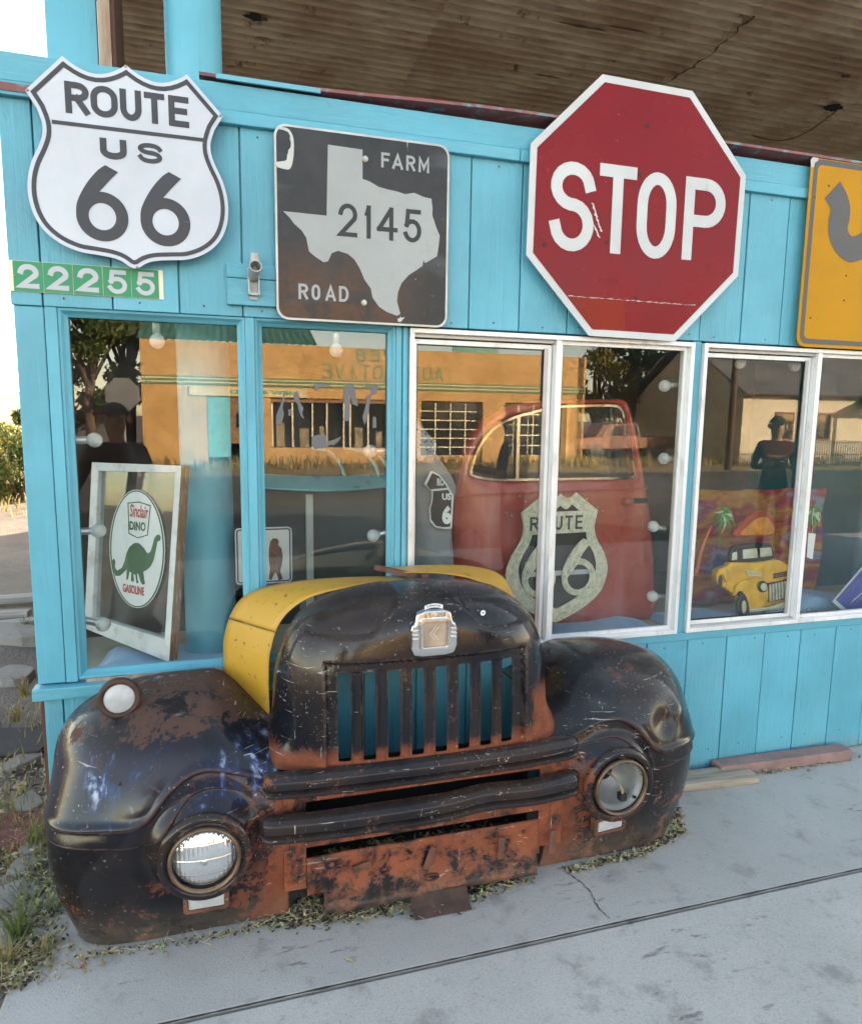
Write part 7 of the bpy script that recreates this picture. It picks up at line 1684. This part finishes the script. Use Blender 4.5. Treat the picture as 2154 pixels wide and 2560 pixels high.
litter('leaf_litter', [(.3, -.30, 0), (.8, -.28, 0)], 500, .10, 'dead plants inside the open nose', 6, .012, .11)
def leaf(px_, py_, s_, mat, seed, rot, lab='small curled leaf lying on the pavement'):
    p = PZ(px_, py_, .004); g = random.Random(seed); b = MB(); rows = []
    for i in range(7):
        t = i/6; w_ = s_*.42*math.sin(math.pi*t)**.7*(1+.25*g.uniform(-1, 1)); x_ = (t-.5)*2*s_; rows.append([(x_, -w_, .35*s_*g.uniform(.3, .9)), (x_, 0, .08*s_+.2*s_*math.sin(t*3)), (x_, w_, .35*s_*g.uniform(.2, 1))])
    b.grid(rows); o = b.build('fallen_leaf', M[mat], smooth=True); o.location = (p.x, p.y, .002); o.rotation_euler = (g.uniform(-.2, .2), g.uniform(-.2, .2), rot); tag(o, lab, 'leaf', 'fallen leaves on the pavement')
rr = random.Random(77)
LV = [(400, 2365, .018, 'leafpale', 'green leaf upright at the foot of the left fender'), (415, 2385, .016, 'leafdry', 'curled tan leaf in front of the green one at the left fender foot'), (472, 2362, .009, 'leafpale', 'tiny green leaf under the left park lamp'), (700, 2295, .016, 'leafpale', 'pale green leaf beside the dark notch left of the valance'), (838, 2290, .020, 'leafdry', 'broad tan leaf in front of the dark notch'), (885, 2305, .012, 'leafdry', 'small tan leaf right of the broad one by the notch'), (960, 2250, .018, 'leafdry', 'upright tan leaf under the middle of the valance'), (1000, 2265, .018, 'leafdry', 'long tan leaf touching the rusty skid plate'), (935, 2275, .014, 'leafpale', 'pale green leaf in the litter under the valance'), (1100, 2245, .014, 'leafpale', 'pale green leaf lying on the rusty skid plate'), (1235, 2205, .020, 'leafdry', 'tan leaf right of the skid plate against the valance'), (1255, 2212, .016, 'leafpale', 'green leaf under the right end of the valance'), (290, 2378, .022, 'leafdry', 'large curled leaf under the left fender'), (875, 2400, .014, 'leafdry', 'crumpled brown leaf alone on the pavement between truck and joint'), (1976, 1858, .022, 'leafdry', 'tan leaf lying on the reddish edging block'), (1962, 1915, .014, 'leafdry', 'tan leaf in the debris in front of the edging block'), (2023, 1925, .014, 'leafdry', 'pale leaf on the pavement in front of the edging block'), (2022, 1945, .010, 'leafpale', 'tiny yellow green leaf alone on the pavement at the right'), (1186, 2272, .008, 'leafdry', 'tiny white leaf right of the skid plate'), (1480, 2160, .014, 'leafdry', 'tan leaf under the right fender'), (1640, 2080, .012, 'leafdry', 'tan leaf at the outer foot of the right fender')]
for k, (px_, py_, s_, m_, lab_) in enumerate(LV): leaf(px_, py_, s_, m_, k, rr.uniform(0, 6), lab_)
p = PZ(206, 2415, .003); b = MB(); b.add([(-.004, -.012, 0), (.004, -.010, .001), (.006, .010, .001), (-.001, .013, 0)], [(0, 1, 2, 3)]); o = b.build('paper_scrap', plain('red_paper', (.30, .02, .06), .6)); o.location = p; o.rotation_euler.z = -.4; md = o.modifiers.new('skin', 'SOLIDIFY'); md.thickness = .0006; tag(o, 'small dark red scrap on the pavement near the left fender', 'scrap')
# ---- paver brick and old board at the foot of the wall
M['paver'] = plain('red_paver', (.25, .155, .14), .9, 0, .2, 9, .4, 70, dirt=(.16, .15, .145), dirt_amt=.7)
b = MB(); b.box(-.35, .35, -.037, .037, 0, .048); o = b.build('paver_block', M['paver'], bevel=.005); o.location = (2.37, -.065, .001); o.rotation_euler.z = -.035; tag(o, 'long reddish concrete edging block lying along the turquoise wall', 'paver')
b = MB(); rows = []; g = random.Random(8)
b.box(-.28, .28, -.055, .055, 0, .034); o = b.build('wood_offcut', plain('bleached_wood', (.30, .26, .21), .9, 0, .3, 7, .7, 30, stretch=(.6, 7, 7), dirt=(.14, .11, .09), dirt_amt=.5), bevel=.006); o.location = (1.875, -.100, .001); o.rotation_euler = (.03, 0, -.06); tag(o, 'short weathered wood board beside the right fender', 'board')

# gravel and pebbles beside the slab
g = random.Random(51); b = MB()
for _ in range(420):
    x_ = g.uniform(-1.4, -.61); y_ = g.uniform(-.75, 1.6); r_ = g.uniform(.004, .016); n = 6; o_ = [(x_+r_*math.cos(i*math.tau/n)*g.uniform(.7, 1.2), y_+r_*math.sin(i*math.tau/n)*g.uniform(.7, 1.2)) for i in range(n)]
    b.add([(p[0], p[1], -.05) for p in o_]+[(x_+(p[0]-x_)*.65, y_+(p[1]-y_)*.65, -.035+r_*.6) for p in o_], [tuple(range(n, 2*n))]+[(i, (i+1) % n, n+(i+1) % n, n+i) for i in range(n)])
o = b.build('gravel', M['rock']); o['kind'] = 'stuff'; o['label'] = 'small grey gravel beside the pavement slab'; o['category'] = 'gravel'
grass('creeping_weeds', -.66, -.36, -.52, -.36, .0, 420, .006, .03, M['dry'], 21, .0018, 2.2, lambda x_, y_: 1. if x_ < -.5 else .45, 'dry creeping weeds over the pavement corner at the left fender')
grass('creeping_weeds', -.68, -.50, -.44, .05, -.01, 520, .01, .05, M['grassg'], 22, .0018, 1.8, lambda x_, y_: .7, 'small green weeds over the slab edge left of the truck')
litter('ground_debris', [(-.60, -.50, 0), (-.56, -.40, 0), (-.58, -.15, 0), (-.62, .1, 0)], 700, .035, 'soil and plant crumbs over the slab edge left of the truck', 23, .009, .003)
